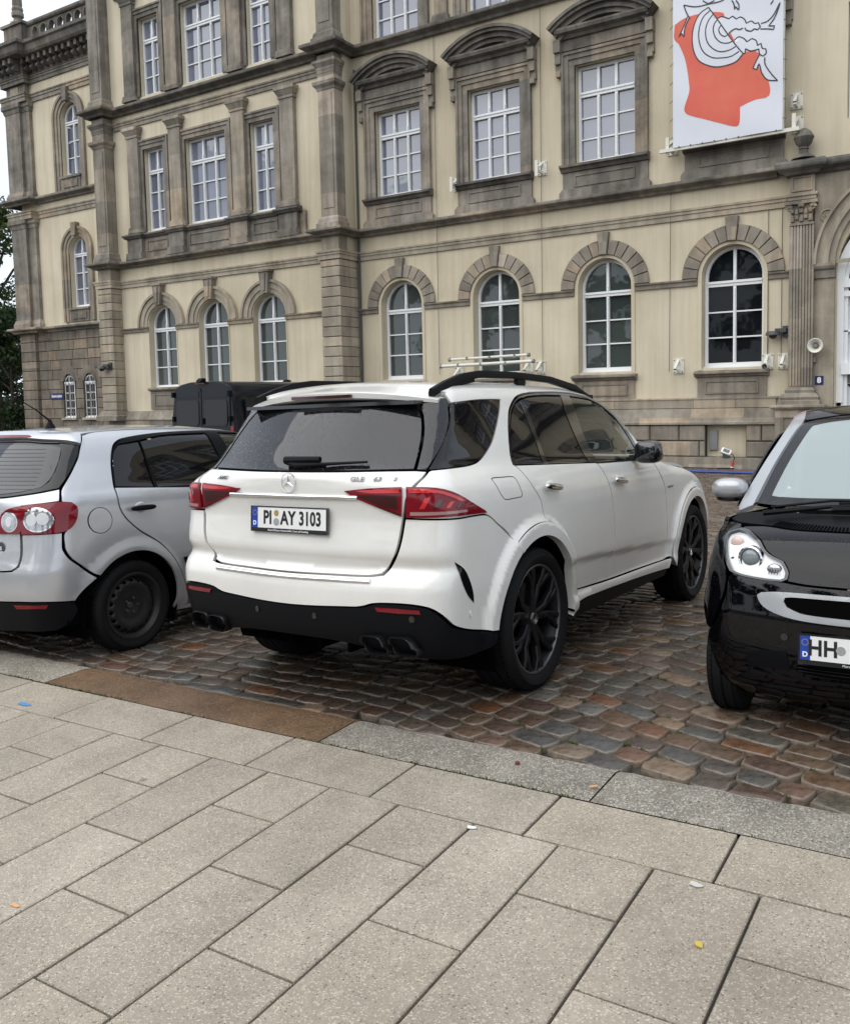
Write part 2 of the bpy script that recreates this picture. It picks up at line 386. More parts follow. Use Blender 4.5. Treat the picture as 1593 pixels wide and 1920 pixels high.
def aggregate_mat(name, base, dark, chip, scale=95.0, chips=.2, wet=.5, tint=.07):
    """exposed aggregate concrete / pointed granite: pale chips and dark grains in a worn matrix"""
    m, t, b, N, L = node_mat(name); geo = N('NewGeometry'); oi = N('ObjectInfo'); P = geo.outputs['Position']
    v = N('TexVoronoi', Scale=scale, feature='F1'); L(P, v.inputs['Vector'])
    rv = ramp(N, [(0, (0, 0, 0)), (1 - chips - .02, (0, 0, 0)), (1 - chips + .02, (1, 1, 1))], 'LINEAR')
    sc = N('SeparateColor'); L(v.outputs['Color'], sc.inputs[0]); L(sc.outputs[0], rv.inputs[0])
    rd = ramp(N, [(.022, (1, 1, 1)), (.04, (0, 0, 0))]); L(sc.outputs[1], rd.inputs[0])
    n1 = N('TexNoise', Scale=3.0, Detail=8.0, Roughness=.7); L(P, n1.inputs['Vector'])
    r1 = ramp(N, [(.3, dark), (.66, base)]); L(n1.outputs['Fac'], r1.inputs[0])
    vs = N('TexVoronoi', Scale=scale * .62, feature='F1'); L(P, vs.inputs['Vector'])
    ms = N('SeparateColor'); L(vs.outputs['Color'], ms.inputs[0])
    rs = ramp(N, [(0, (.86, .86, .86)), (1, (1.12, 1.11, 1.10))]); L(ms.outputs[1], rs.inputs[0])
    c = mixc(N, L, r1.outputs[0], rs.outputs[0], .75, 'MULTIPLY')
    c = mixc(N, L, c, chip, rv.outputs[0])
    c = mixc(N, L, c, tuple(q * .5 for q in dark), rd.outputs[0])
    rt = ramp(N, [(0, (1 - tint, 1 - tint * 1.05, 1 - tint)), (.5, (1, .99, .96)), (1, (1 + tint * .8, 1 + tint * .7, 1 + tint * .55))]); L(oi.outputs['Random'], rt.inputs[0])
    c = mixc(N, L, c, rt.outputs[0], 1.0, 'MULTIPLY')
    n4 = N('TexNoise', Scale=.9, Detail=7.0, Roughness=.75); L(P, n4.inputs['Vector'])
    r4 = ramp(N, [(.34, (.60, .59, .575)), (.6, (1, 1, 1))]); L(n4.outputs['Fac'], r4.inputs[0])
    c = mixc(N, L, c, r4.outputs[0], .7, 'MULTIPLY')
    # dropped gum and oil spots
    v5 = N('TexVoronoi', Scale=2.3, feature='F1'); L(P, v5.inputs['Vector'])
    r5 = ramp(N, [(.030, (.45, .44, .45)), (.055, (1, 1, 1))]); L(v5.outputs['Distance'], r5.inputs[0])
    c = mixc(N, L, c, r5.outputs[0], .75, 'MULTIPLY')
    L(c, b.inputs['Base Color']); b.inputs['Specular IOR Level'].default_value = .4
    rr = ramp(N, [(.3, (wet,) * 3), (.7, (min(1, wet + .3),) * 3)]); L(n1.outputs['Fac'], rr.inputs[0]); L(rr.outputs[0], b.inputs['Roughness'])
    bu = N('Bump', Strength=.5, Distance=.004); L(v.outputs['Distance'], bu.inputs['Height']); L(bu.outputs[0], b.inputs['Normal'])
    return m

def paint_mat(name, col, rough=.35, metal=0.0, coat=1.0, flake=0.0, drops=.0, spec=.5, ior=1.5):
    """car paint with clear coat, a little dust and rain beads"""
    m, t, b, N, L = node_mat(name); tc = N('TexCoord')
    n1 = N('TexNoise', Scale=1.4, Detail=7.0, Roughness=.7); L(tc.outputs['Object'], n1.inputs['Vector'])
    r1 = ramp(N, [(.3, tuple(q * .9 for q in col)), (.62, col)]); L(n1.outputs['Fac'], r1.inputs[0])
    L(r1.outputs[0], b.inputs['Base Color'])
    b.inputs['Metallic'].default_value = metal; b.inputs['Roughness'].default_value = rough; b.inputs['Specular IOR Level'].default_value = spec
    b.inputs['Coat Weight'].default_value = coat; b.inputs['Coat IOR'].default_value = ior
    r2 = ramp(N, [(.35, (.07,) * 3), (.7, (.018,) * 3)]); L(n1.outputs['Fac'], r2.inputs[0]); L(r2.outputs[0], b.inputs['Coat Roughness'])
    if drops:
        bu = drops_bump(N, L, tc, drops); L(bu, b.inputs['Coat Normal'])
    return m

def drops_bump(N, L, tc, amount, scale=85.0):
    v = N('TexVoronoi', Scale=scale, feature='F1', Randomness=1.0); L(tc.outputs['Object'], v.inputs['Vector'])
    v2 = N('SeparateColor'); L(v.outputs['Color'], v2.inputs[0])
    lim = N('Math', operation='MULTIPLY'); L(v2.outputs[0], lim.inputs[0]); lim.inputs[1].default_value = .42
    d = N('Math', operation='SUBTRACT'); L(lim.outputs[0], d.inputs[0]); L(v.outputs['Distance'], d.inputs[1])
    mx = N('Math', operation='MAXIMUM'); L(d.outputs[0], mx.inputs[0]); mx.inputs[1].default_value = 0
    sq = N('Math', operation='POWER'); L(mx.outputs[0], sq.inputs[0]); sq.inputs[1].default_value = .5
    bu = N('Bump', Strength=amount, Distance=.012); L(sq.outputs[0], bu.inputs['Height'])
    return bu.outputs[0]

def glass_mat(name, tint, opacity, rough=.02, ior=1.55, drops=0.0, dust=0.0, spec=.6):
    """car and window glass: tinted see-through film under a mirror-like surface"""
    m, t, b, N, L = node_mat(name); tc = N('TexCoord')
    b.inputs['Base Color'].default_value = (*tint, 1); b.inputs['Roughness'].default_value = rough; b.inputs['IOR'].default_value = ior
    b.inputs['Specular IOR Level'].default_value = spec; b.inputs['Alpha'].default_value = 1.0
    tr = N('BsdfTransparent'); tr.inputs[0].default_value = (*[min(1, .55 + q) for q in tint], 1)
    b2 = N('MixShader'); b2.inputs[0].default_value = opacity
    gl = N('BsdfGlossy'); gl.inputs['Roughness'].default_value = rough; gl.inputs['Color'].default_value = (1, 1, 1, 1)
    fr = N('Fresnel'); fr.inputs['IOR'].default_value = ior
    df = N('BsdfDiffuse'); df.inputs['Color'].default_value = (*tint, 1)
    L(tr.outputs[0], b2.inputs[1]); L(df.outputs[0], b2.inputs[2])
    mx = N('MixShader'); L(fr.outputs[0], mx.inputs[0]); L(b2.outputs[0], mx.inputs[1]); L(gl.outputs[0], mx.inputs[2])
    out = t.nodes['Material Output']; L(mx.outputs[0], out.inputs[0])
    if drops:
        q = drops_bump(N, L, tc, drops, 95.0); L(q, gl.inputs['Normal']); L(q, fr.inputs['Normal'])
    else:
        n = N('TexNoise', Scale=1.3, Detail=1.0); L(tc.outputs['Object'], n.inputs['Vector'])
        u = N('Bump', Strength=.05, Distance=.05); L(n.outputs['Fac'], u.inputs['Height']); L(u.outputs[0], gl.inputs['Normal'])
    return m

M = dict(
    plaster=plaster_mat(),
    sand=stone_mat('grey brown sandstone', (.205, .185, .155), (.315, .285, .238), (.42, .382, .32), soot=.35, block=.75),
    sandpale=stone_mat('pale sandstone', (.26, .228, .178), (.37, .328, .258), (.46, .412, .325), soot=.3, block=.35),
    soot=stone_mat('sooty sandstone', (.125, .117, .104), (.25, .232, .202), (.38, .35, .305), soot=.36, block=.7),
    black=stone_mat('blackened cornice stone', (.078, .074, .068), (.158, .148, .132), (.255, .238, .212), soot=.38, block=.4),
    ashlar=stone_mat('tower ashlar', (.13, .115, .095), (.21, .185, .15), (.30, .265, .215), soot=.35, block=.7, joint=9),
    cobble=cobble_mat(),
    slab=aggregate_mat('exposed aggregate concrete', (.382, .336, .272), (.312, .272, .218), (.53, .48, .395), scale=210, chips=.12),
    granite=aggregate_mat('pointed granite kerb', (.285, .26, .215), (.18, .165, .135), (.45, .42, .36), scale=170, chips=.2, wet=.4, tint=.08),
    rustkerb=aggregate_mat('rust brown kerb', (.165, .10, .055), (.115, .075, .046), (.22, .15, .10), scale=140, chips=.1, wet=.3, tint=.1),
    joint=mat('damp dark joint', (.026, .024, .021), .8, noise=(4, .7, (.055, .05, .036))),
    grit=mat('damp earth between cobbles', (.035, .030, .025), .7, noise=(6, .8, (.05, .045, .03)), bump=(30, .6)),
    moss=mat('moss', (.055, .085, .018), .9, noise=(30, .8, (.09, .10, .03))),
    white=mat('white window paint', (.78, .79, .79), .4, noise=(2, .3, (.7, .7, .69))),
    pane=None,
    blue=mat('blue enamel', (.012, .014, .09), .3),
    bark=mat('bark', (.055, .045, .035), .9, noise=(6, .8, (.03, .025, .02)), bump=(10, .8)),
    grass=mat('lawn', (.06, .10, .025), .9, noise=(1.5, .8, (.09, .13, .04))),
    steel=mat('galvanised bracket', (.55, .54, .48), .5, .2),
    dgrey=mat('dark grey metal', (.05, .052, .055), .45),
    lgrey=mat('grey cabinet', (.22, .22, .22), .5, noise=(8, .3, (.15, .15, .15))),
    rubber=mat('tyre rubber', (.007, .007, .0075), .8, spec=.2, bump=(60, .15)),
    blackplastic=mat('black plastic trim', (.0045, .005, .0065), .5, spec=.12, bump=(200, .08)),
    gloss=mat('gloss black', (.006, .006, .007), .12, coat=1.0),
    dark=mat('unlit black lining', (.003, .003, .003), 1.0, spec=0.0),
    chrome=mat('chrome', (.78, .78, .78), .08, 1.0),
    brushed=mat('satin chrome', (.5, .5, .5), .3, 1.0),
)
def pane_mat(name, base, spec, ior):
    m, t, b, N, L = node_mat(name); oi = N('ObjectInfo'); tc = N('TexCoord')
    r = ramp(N, [(0, tuple(q * .75 for q in base)), (1, tuple(q * 1.2 for q in base))]); L(oi.outputs['Random'], r.inputs[0]); L(r.outputs[0], b.inputs['Base Color'])
    b.inputs['Roughness'].default_value = .03; b.inputs['IOR'].default_value = ior; b.inputs['Specular IOR Level'].default_value = spec
    n = N('TexNoise', Scale=1.6, Detail=2.0); L(tc.outputs['Object'], n.inputs['Vector'])
    u = N('Bump', Strength=.12, Distance=.03); L(n.outputs['Fac'], u.inputs['Height']); L(u.outputs[0], b.inputs['Normal'])
    return m
M['pane'] = pane_mat('pale lavender window glass', (.155, .172, .225), .5, 1.9)  # opaque panes with an even pale lavender base colour
M['paneg'] = pane_mat('ground floor window glass', (.05, .062, .058), .5, 1.7)
M['paned'] = pane_mat('dark window glass', (.008, .010, .012), .5, 1.35)
# ---------------------------------------------------------------- car surfaces
def spl(xs, ys):
    """monotone-ish cubic through table points, flat beyond the ends"""
    xs = np.array(xs, float); ys = np.array(ys, float)
    d = np.diff(ys) / np.diff(xs)
    m = np.zeros(len(xs))
    for i in range(1, len(xs) - 1):
        if d[i - 1] * d[i] > 0:
            w1 = 2 * (xs[i + 1] - xs[i]) + (xs[i] - xs[i - 1]); w2 = (xs[i + 1] - xs[i]) + 2 * (xs[i] - xs[i - 1])
            m[i] = (w1 + w2) / (w1 / d[i - 1] + w2 / d[i])
    m[0] = d[0]; m[-1] = d[-1]
    def f(t):
        t = np.asarray(t, float)
        i = np.clip(np.searchsorted(xs, t) - 1, 0, len(xs) - 2)
        h = xs[i + 1] - xs[i]; s = np.clip((t - xs[i]) / h, 0, 1)
        return ((2 * s**3 - 3 * s**2 + 1) * ys[i] + (s**3 - 2 * s**2 + s) * h * m[i]
                + (-2 * s**3 + 3 * s**2) * ys[i + 1] + (s**3 - s**2) * h * m[i + 1])
    return f

def smax(a, b, k):
    return np.maximum(a, b) + np.maximum(k - np.abs(a - b), 0)**2 / (4 * k)

def sstep(a, b, t):
    s = np.clip((t - a) / (b - a), 0, 1); return s * s * (3 - 2 * s)

class Chart:
    """a car skin: implicit body, a wrap chart (u along the plan perimeter, z up) and a top chart (x, y)"""
    def __init__(s, S, xr, xf, yw, rc=0.25, lo=-0.45):
        s.S = S; s.lo = lo; s.xr, s.xf, s.yw, s.rc = xr, xf, yw, rc
        # u = 0 at the middle of the tail, positive along the right side (y < 0)
        s.L1 = yw - rc; s.L2 = s.L1 + rc * math.pi / 2; s.L3 = s.L2 + (xf - xr - 2 * rc); s.L4 = s.L3 + rc * math.pi / 2
    def base(s, u):
        u = np.asarray(u, float); sg = np.where(u < 0, -1.0, 1.0); a = np.abs(u)
        x = np.zeros_like(a); y = np.zeros_like(a); nx = np.zeros_like(a); ny = np.zeros_like(a)
        k = a <= s.L1
        x[k] = s.xr; y[k] = a[k]; nx[k] = -1
        k = (a > s.L1) & (a <= s.L2); t = (a[k] - s.L1) / s.rc
        x[k] = s.xr + s.rc - s.rc * np.cos(t); y[k] = s.L1 + s.rc * np.sin(t); nx[k] = -np.cos(t); ny[k] = np.sin(t)
        k = (a > s.L2) & (a <= s.L3); x[k] = s.xr + s.rc + (a[k] - s.L2); y[k] = s.yw; ny[k] = 1
        k = (a > s.L3) & (a <= s.L4); t = (a[k] - s.L3) / s.rc
        x[k] = s.xf - s.rc + s.rc * np.sin(t); y[k] = s.L1 + s.rc * np.cos(t); nx[k] = np.sin(t); ny[k] = np.cos(t)
        k = a > s.L4; x[k] = s.xf; y[k] = s.L1 - (a[k] - s.L4); nx[k] = 1
        return x, -sg * y, nx, -sg * ny
    def to_u(s, x, y):
        a = abs(y); sg = -1.0 if y > 0 else 1.0
        cx = s.xr + s.rc; cf = s.xf - s.rc
        if x < cx:
            if a <= s.L1: return sg * a
            return sg * (s.L1 + s.rc * math.atan2(a - s.L1, cx - x))
        if x <= cf: return sg * (s.L2 + x - cx)
        if a <= s.L1: return sg * (s.L4 + s.L1 - a)
        return sg * (s.L3 + s.rc * math.atan2(x - cf, a - s.L1))
    def grad(s, x, y, z, e=2e-3):
        g = np.stack([s.S(x + e, y, z) - s.S(x - e, y, z), s.S(x, y + e, z) - s.S(x, y - e, z), s.S(x, y, z + e) - s.S(x, y, z - e)], -1)
        return g / np.maximum(np.linalg.norm(g, axis=-1, keepdims=True), 1e-9)
    def wrap(s, uz, off=0.0):
        uz = np.asarray(uz, float); x, y, nx, ny = s.base(uz[:, 0]); z = uz[:, 1]
        lo = np.full(len(x), s.lo); hi = np.full(len(x), 1.2)
        for _ in range(30):
            m = (lo + hi) / 2; ins = s.S(x + nx * m, y + ny * m, z) < 0
            lo = np.where(ins, m, lo); hi = np.where(ins, hi, m)
        p = np.stack([x + nx * lo, y + ny * lo, z], -1); g = s.grad(p[:, 0], p[:, 1], p[:, 2])
        return p + g * np.asarray(off).reshape(-1, 1) if np.ndim(off) else p + g * off, g
    def top(s, xy, off=0.0):
        xy = np.asarray(xy, float); x = xy[:, 0]; y = xy[:, 1]
        lo = np.full(len(x), 0.5); hi = np.full(len(x), 2.4)
        for _ in range(30):
            m = (lo + hi) / 2; ins = s.S(x, y, m) < 0
            lo = np.where(ins, m, lo); hi = np.where(ins, hi, m)
        p = np.stack([x, y, lo], -1); g = s.grad(x, y, lo)
        return p + g * off, g
    def hit(s, o, d, t0=1.0, t1=12.0, n=1600):
        ts = np.linspace(t0, t1, n); P = o[None] + d[None] * ts[:, None]
        v = s.S(P[:, 0], P[:, 1], P[:, 2]); i = np.argmax(v < 0)
        if not (v < 0).any(): return None
        a, b = ts[i - 1], ts[i]
        for _ in range(40):
            m = (a + b) / 2; q = o + d * m
            if s.S(*[np.array([c]) for c in q])[0] < 0: b = m
            else: a = m
        return o + d * b

def gle_surface():
    wb = spl([.22, .32, .40, .46, .54, .62, .70, .85, 1.0, 1.10, 1.18, 1.25, 1.30, 1.40, 1.50, 1.60, 1.68, 1.74, 1.80],
             [.90, .93, .945, .948, .956, .963, .968, .968, .966, .960, .945, .915, .885, .848, .81, .77, .735, .70, .66])
    pt = spl([-1.2, -.9, -.5, 0, .8, 2.4, 3.0, 3.5, 3.9], [.93, .958, .985, 1, 1, 1, .992, .955, .88])
    pg = spl([-1.1, -.7, -.2, .4, 1.4, 2.2], [.90, .94, .985, 1.0, 1.0, .94])
    xr = spl([.2, .3, .38, .48, .60, .70, .76, .81, .875, 1.05, 1.18, 1.24, 1.27, 1.31, 1.45, 1.64, 1.72, 1.8],
             [-.78, -.92, -1.0, -1.05, -1.065, -1.06, -1.035, -.99, -1.012, -.99, -1.0, -1.0, -.985, -.945, -.83, -.672, -.60, -.5])
    xb = spl([.3, .7, 1.0, 1.2, 1.3, 1.45, 1.6, 1.75], [.13, .10, .085, .10, .24, .26, .24, .22])
    zr = spl([-1.0, -.66, -.4, 0, .5, 1.0, 1.35, 1.65, 2.0, 2.35, 2.5, 3.0, 3.4, 3.65, 3.85],
             [1.70, 1.755, 1.775, 1.79, 1.80, 1.795, 1.77, 1.70, 1.53, 1.30, 1.255, 1.20, 1.12, 1.0, .80])
    zc = spl([-1, 1.0, 2.0, 3, 3.9], [.085, .085, .09, .07, .12])
    def S(x, y, z):
        a = np.abs(y)
        fl = np.zeros_like(x)
        for xh in (0.0, 2.995):
            d = np.hypot(x - xh, z - .40)
            fl = np.maximum(fl, .036 * (1 - sstep(.54, .602, d)) * sstep(.20, .34, z))
        g = sstep(1.18, 1.34, z)
        w = (wb(z)) * (pt(x) * (1 - g) + pt(x) * pg(x) * g) + fl
        w = w - .020 * sstep(0, .05, (.712 - .053 * x) - z) * sstep(.25, .5, x) * (1 - sstep(2.35, 2.6, x)) * sstep(.40, .46, z)
        b = xr(z) + xb(z) * a**2 - x
        f = x - (3.86 - .22 * a**2 - .10 * np.maximum(z - .7, 0) )
        t = z - (zr(x) - zc(x) * a**2)
        k = .16 - .07 * sstep(1.15, 1.35, z)
        v = smax(smax(a - w, b, k), f, .2)
        return smax(v, t, .09)
    return Chart(S, -.85, 3.7, .62, .28)

def golf_surface():
    wb = spl([.18, .30, .42, .55, .75, .95, 1.04, 1.10, 1.15, 1.20, 1.30, 1.42, 1.50, 1.56, 1.62], [.80, .842, .862, .876, .882, .872, .86, .842, .812, .79, .752, .70, .655, .61, .55])
    pt = spl([-.9, -.6, -.3, .1, .8, 2.2, 2.8, 3.2, 3.5], [.90, .945, .98, 1, 1, 1, .99, .95, .87])
    xr = spl([.18, .30, .42, .50, .62, .70, .80, 1.0, 1.08, 1.13, 1.18, 1.3, 1.45, 1.54, 1.62], [-.66, -.70, -.735, -.75, -.755, -.735, -.715, -.70, -.685, -.66, -.62, -.53, -.415, -.34, -.2])
    xb = spl([.3, .7, 1.0, 1.2, 1.5], [.14, .14, .15, .22, .24])
    zr = spl([-.6, -.35, 0, .4, .9, 1.3, 1.6, 1.9, 2.2, 2.45, 2.9, 3.2, 3.4], [1.51, 1.545, 1.575, 1.588, 1.582, 1.55, 1.49, 1.36, 1.17, 1.03, .95, .86, .7])
    def S(x, y, z):
        a = np.abs(y); fl = np.zeros_like(x)
        for xh in (0.0, 2.578):
            d = np.hypot(x - xh, z - .315); fl = np.maximum(fl, .016 * (1 - sstep(.40, .49, d)) * sstep(.2, .3, z))
        w = wb(z) * pt(x) * (1 - .06 * sstep(1.15, 1.35, z) * (1 - sstep(-.7, .2, x))) + fl
        b = xr(z) + xb(z) * a**2 - x; f = x - (3.40 - .3 * a**2); t = z - (zr(x) - .10 * a**2)
        return smax(smax(smax(a - w, b, .17 - .07 * sstep(1.1, 1.3, z)), f, .2), t, .09)
    return Chart(S, -.55, 3.2, .55, .26)

def smart_surface():
    wb = spl([.12, .22, .35, .50, .62, .74, .86, .95, 1.02, 1.08, 1.2, 1.35, 1.48, 1.54, 1.60], [.66, .73, .765, .78, .783, .775, .756, .74, .728, .715, .685, .64, .59, .555, .50])
    pt = spl([-2.3, -1.9, -.3, .05, .25, .40, .50], [.90, 1, 1, .99, .965, .91, .83])
    xf = spl([.12, .18, .24, .32, .45, .56, .66, .76, .86, .93, .98, 1.02, 1.06, 1.10, 1.2, 1.35, 1.47, 1.53, 1.60], [.28, .38, .43, .455, .475, .475, .46, .43, .375, .31, .225, .12, .0, -.075, -.255, -.52, -.75, -.90, -1.15])
    xb = spl([.2, .6, .9, 1.05, 1.5], [.30, .30, .26, .36, .34])
    zr = spl([-2.3, -2.0, -1.5, -1.1, -.8, -.5], [1.2, 1.48, 1.59, 1.605, 1.60, 1.575])
    def S(x, y, z):
        a = np.abs(y); fl = np.zeros_like(x)
        for xh in (0.0, -1.867):
            d = np.hypot(x - xh, z - .283); fl = np.maximum(fl, .012 * (1 - sstep(.34, .44, d)) * sstep(.15, .3, z))
        w = wb(z) * pt(x) + fl; f = x - (xf(z) - xb(z) * a**2); b = -2.2 + .12 * a**2 - x; t = z - (zr(x) - .14 * a**2)
        return smax(smax(smax(a - w, f, .13 - .06 * sstep(.98, 1.12, z)), b, .2), t, .06)
    return Chart(S, -1.9, .1, .55, .5, -1.0)
# ---------------------------------------------------------------- ground
def pave_z(x, y): return .0162 * x + .0254 * np.minimum(y, 3.6)
def street_z(x, y):
    g = np.where(y < 8.5, .068 - .026 * (y - 3.6), -.0594 + .0)
    t = sstep(8.0, 17.0, y); far = -.075 + 0 * x
    near = .0162 * x + np.where(y < 8.5, .068 - .026 * (y - 3.6), -.0594 - .006 * (np.minimum(y, 14) - 8.5))
    return near * (1 - t) + far * t

# wide base sheet, one piece out to the horizon
def terrain_sheet():
    xs = np.concatenate([[-600, -200, -90, -60], np.arange(-45, 20, 1.5), [25, 40, 90, 200, 600]])
    ys = np.concatenate([[-600, -200, -60, -20, -8, -3], np.arange(0, 24, .75), [26, 30, 40, 60, 120, 300, 700]])
    V = []; F = []
    for y in ys:
        for x in xs:
            if y < 3.5: z = -.12 + .0162 * max(-20, min(x, 20)) + (.0254 * y if y > -8 else -.2)
            else: z = float(street_z(np.float64(max(-20, min(x, 20))), np.float64(y))) - .030
            V.append((x, y, z))
    n = len(xs)
    for j in range(len(ys) - 1):
        for i in range(n - 1): F.append((j * n + i, j * n + i + 1, (j + 1) * n + i + 1, (j + 1) * n + i))
    return mesh_obj('ground', V, F, M['grit'], smooth=True)
ground = tag(terrain_sheet(), kind='structure')

# ---- pavement of large slabs; rows run away from the camera in +y, one course lies along the kerb
pav = tag(MB().add([(-14, -3, pave_z(-14, -3) - .016), (8, -3, pave_z(8, -3) - .016), (8, 3.24, pave_z(8, 3.24) - .016), (-14, 3.24, pave_z(-14, 3.24) - .016)], [(0, 1, 2, 3)]).build('pavement', M['joint']), kind='structure')
S0 = .35; JY = 2.885; JX = -4.448
def slab(x0, x1, y0, y1):
    g = .0045 + rng.random() * .002; b = .004
    dz = rng.uniform(-.0015, .0015); tx, ty = rng.uniform(-.002, .002), rng.uniform(-.002, .002)
    cx, cy = (x0 + x1) / 2, (y0 + y1) / 2; w, d = (x1 - x0) / 2 - g, (y1 - y0) / 2 - g
    v = []
    for q, zz in ((0, -.05), (0, -b), (b, 0)):
        for sx, sy in ((-1, -1), (1, -1), (1, 1), (-1, 1)):
            x, y = cx + sx * (w - q), cy + sy * (d - q)
            v.append((x, y, float(pave_z(x, y)) + zz + dz + tx * (x - cx) + ty * (y - cy)))
    f = [(8, 9, 10, 11)]
    for k in (0, 4):
        for i in range(4): f.append((k + i, k + (i + 1) % 4, k + 4 + (i + 1) % 4, k + 4 + i))
    return mesh_obj('paving_slab', v, f, M['slab'], pav)
def in_view(x, y, z=0, m=60):
    c = np.array(CAM_ROT).T @ np.array([x, y, z - 1.665])
    if c[2] > -.3: return False
    u, v = 796.5 + 1680 * c[0] / -c[2], 885 - 1680 * c[1] / -c[2]
    return -m < u < 1593 + m and -m < v < 1920 + m
for i in range(-30, 24):                       # columns between JX + i*S0 and JX + (i+1)*S0
    x0 = JX + i * S0; x1 = x0 + S0
    ph = .35 if i % 2 else .70                 # half slab or whole slab first
    y1 = JY
    first = True
    while y1 > -2.0:
        y0 = y1 - (ph if first else .70)
        if any(in_view(a, b, 0, 900) for a in (x0, x1) for b in (y0, y1)): slab(x0, x1, y0, y1)
        first = False; y1 = y0
for k in range(-12, 10):                       # the course along the kerb
    x0 = JX + S0 * (.57 + 2 * k); x1 = x0 + 2 * S0
    if any(in_view(a, b, 0, 900) for a in (x0, x1) for b in (JY, 3.24)): slab(x0, x1, JY, 3.245)

# ---- kerb stones
kerb = tag(MB().add([(-14, 3.252, pave_z(-14, 3.2) - .06), (8, 3.252, pave_z(8, 3.2) - .06), (8, 3.6, pave_z(8, 3.6) - .06), (-14, 3.6, pave_z(-14, 3.6) - .06)], [(0, 1, 2, 3)]).build('kerb', M['joint']), kind='structure')
def kerb_stone(x0, x1, m, label):
    n = max(4, int((x1 - x0) / .06)); k = 7; v = []; f = []
    for i in range(n + 1):
        for j in range(k + 1):
            x = x0 + .004 + (x1 - x0 - .008) * i / n; y = 3.254 + .346 * j / k
            e = min(i, n - i, 1) * min(j, k - j, 1)
            wob = nrs.uniform(-.0035, .0035) if e else 0
            if j == k: y += nrs.uniform(-.01, .008)
            z = float(pave_z(x, y)) + .001 + wob - (0 if e else .006) - (.012 if j == k else 0)
            v.append((x, y, z))
    for i in range(n):
        for j in range(k): f.append((i * (k + 1) + j, (i + 1) * (k + 1) + j, (i + 1) * (k + 1) + j + 1, i * (k + 1) + j + 1))
    o = len(v); rim = [i * (k + 1) + k for i in range(n + 1)]
    for a in rim: x, y, z = v[a]; v.append((x, y + .004, z - .10))
    for i in range(n): f.append((rim[i], rim[i + 1], o + i + 1, o + i)[::-1])
    o2 = len(v)
    for ii in (0, n):
        for j in (0, k): x, y, z = v[ii * (k + 1) + j]; v.append((x, y, z - .10))
    f += [(0, k, o2 + 1, o2), (n * (k + 1), n * (k + 1) + k, o2 + 3, o2 + 2)]
    q = mesh_obj('kerb_stone', v, f, m, kerb, smooth=True)
    if label: q['label'] = label
KX = [-11.2, -9.6, -8.0, -6.35, -4.86, -2.72, -1.33, .35, 1.9, 3.4, 5.0]
for i in range(len(KX) - 1):
    kerb_stone(KX[i], KX[i + 1], M['rustkerb'] if i == 4 else M['granite'], 'rust brown kerb stone' if i == 4 else None)

# ---- cobbles: wavering courses of hand-split setts
street = tag(MB().add([(-16, 3.6, -.03 - .16), (10, 3.6, .16 - .1), (10, 3.62, .06), (-16, 3.62, -.19)], [(0, 1, 2, 3)]).build('street', M['grit']), kind='structure')
def warp(x, y):
    a = .10 * np.sin(.9 * x + .5 * y) + .07 * np.sin(2.1 * x - 1.3 * y + 1.0) + .03 * np.sin(4.7 * x + 2.0 * y)
    b = .10 * np.sin(.8 * y + .4 * x + 2) + .06 * np.sin(1.9 * y - 1.7 * x) + .02 * np.sin(5.0 * y + x)
    q = (x + 2.2) / .3; sg = 1 / (1 + np.exp(-q))
    return x + b * .5 + .26 * sg * np.clip(y - 5.0, -2, 4), y + a * .5 - .42 * .3 * np.logaddexp(0, q)
stones = []
yy = 3.46
while yy < 24.5:
    wd = rng.uniform(.125, .175); xx = -15.5 + rng.random() * .3
    while xx < 7.0:
        ln = rng.choice((.15, .17, .19, .21, .24, .27)) * rng.uniform(.93, 1.07)
        stones.append((xx + ln / 2, yy + wd / 2, ln, wd)); xx += ln
    yy += wd
def stone_mesh(cx, cy, ln, wd):
    """a sett with a rounded, uneven head; returns verts, faces, rim values"""
    gp = rng.uniform(.003, .008); a, b = ln / 2 - gp, wd / 2 - gp
    ring = []; rt = rng.gauss(0, .055)
    for t in range(12):
        an = 2 * math.pi * (t + .5) / 12; c, s = math.cos(an), math.sin(an); e = rng.uniform(4.0, 9.0)
        r = (abs(c)**e + abs(s)**e)**(-1 / e)
        ring.append((c * r * a + rng.uniform(-.0085, .0085), s * r * b + rng.uniform(-.008, .008)))
    dz = rng.uniform(-.004, .003); tx, ty = rng.uniform(-.022, .022), rng.uniform(-.03, .03)
    V = []; rim = []
    for sc, zz, rv in ((1.0, -.045, 1), (1.0, -.0075, 1), (.962, -.002, .85), (.88, .0, .0)):
        for px, py in ring:
            X, Y = warp(cx + (px - py * rt) * sc, cy + (py + px * rt) * sc); Y = max(Y, 3.608 + .002 * sc)
            V.append((X, Y, float(street_z(X, Y)) + zz + dz + tx * px * sc + ty * py * sc)); rim.append(rv)
    X, Y = warp(cx, cy); V.append((X, Y, float(street_z(X, Y)) + .006 + dz)); rim.append(0)
    F = []
    for k in range(3):
        for t in range(12): F.append((k * 12 + t, k * 12 + (t + 1) % 12, (k + 1) * 12 + (t + 1) % 12, (k + 1) * 12 + t))
    for t in range(12): F.append((36 + t, 36 + (t + 1) % 12, 48))
    return V, F, rim
def add_attr(me, name, vals):
    at = me.attributes.new(name, 'FLOAT', 'POINT'); at.data.foreach_set('value', np.asarray(vals, np.float32))
def pix(x, y, z):
    c = np.array(CAM_ROT).T @ np.array([x, y, z - 1.665]); return 796.5 + 1680 * c[0] / -c[2], 885 - 1680 * c[1] / -c[2], -c[2]
cand = []
for s in stones:
    X, Y = warp(s[0], s[1])
    if Y < 3.625 or Y > 21.4: continue
    u, v, d = pix(X, Y, 0)
    if d < 1: continue
    cand.append((X, Y, u, v, d, s))
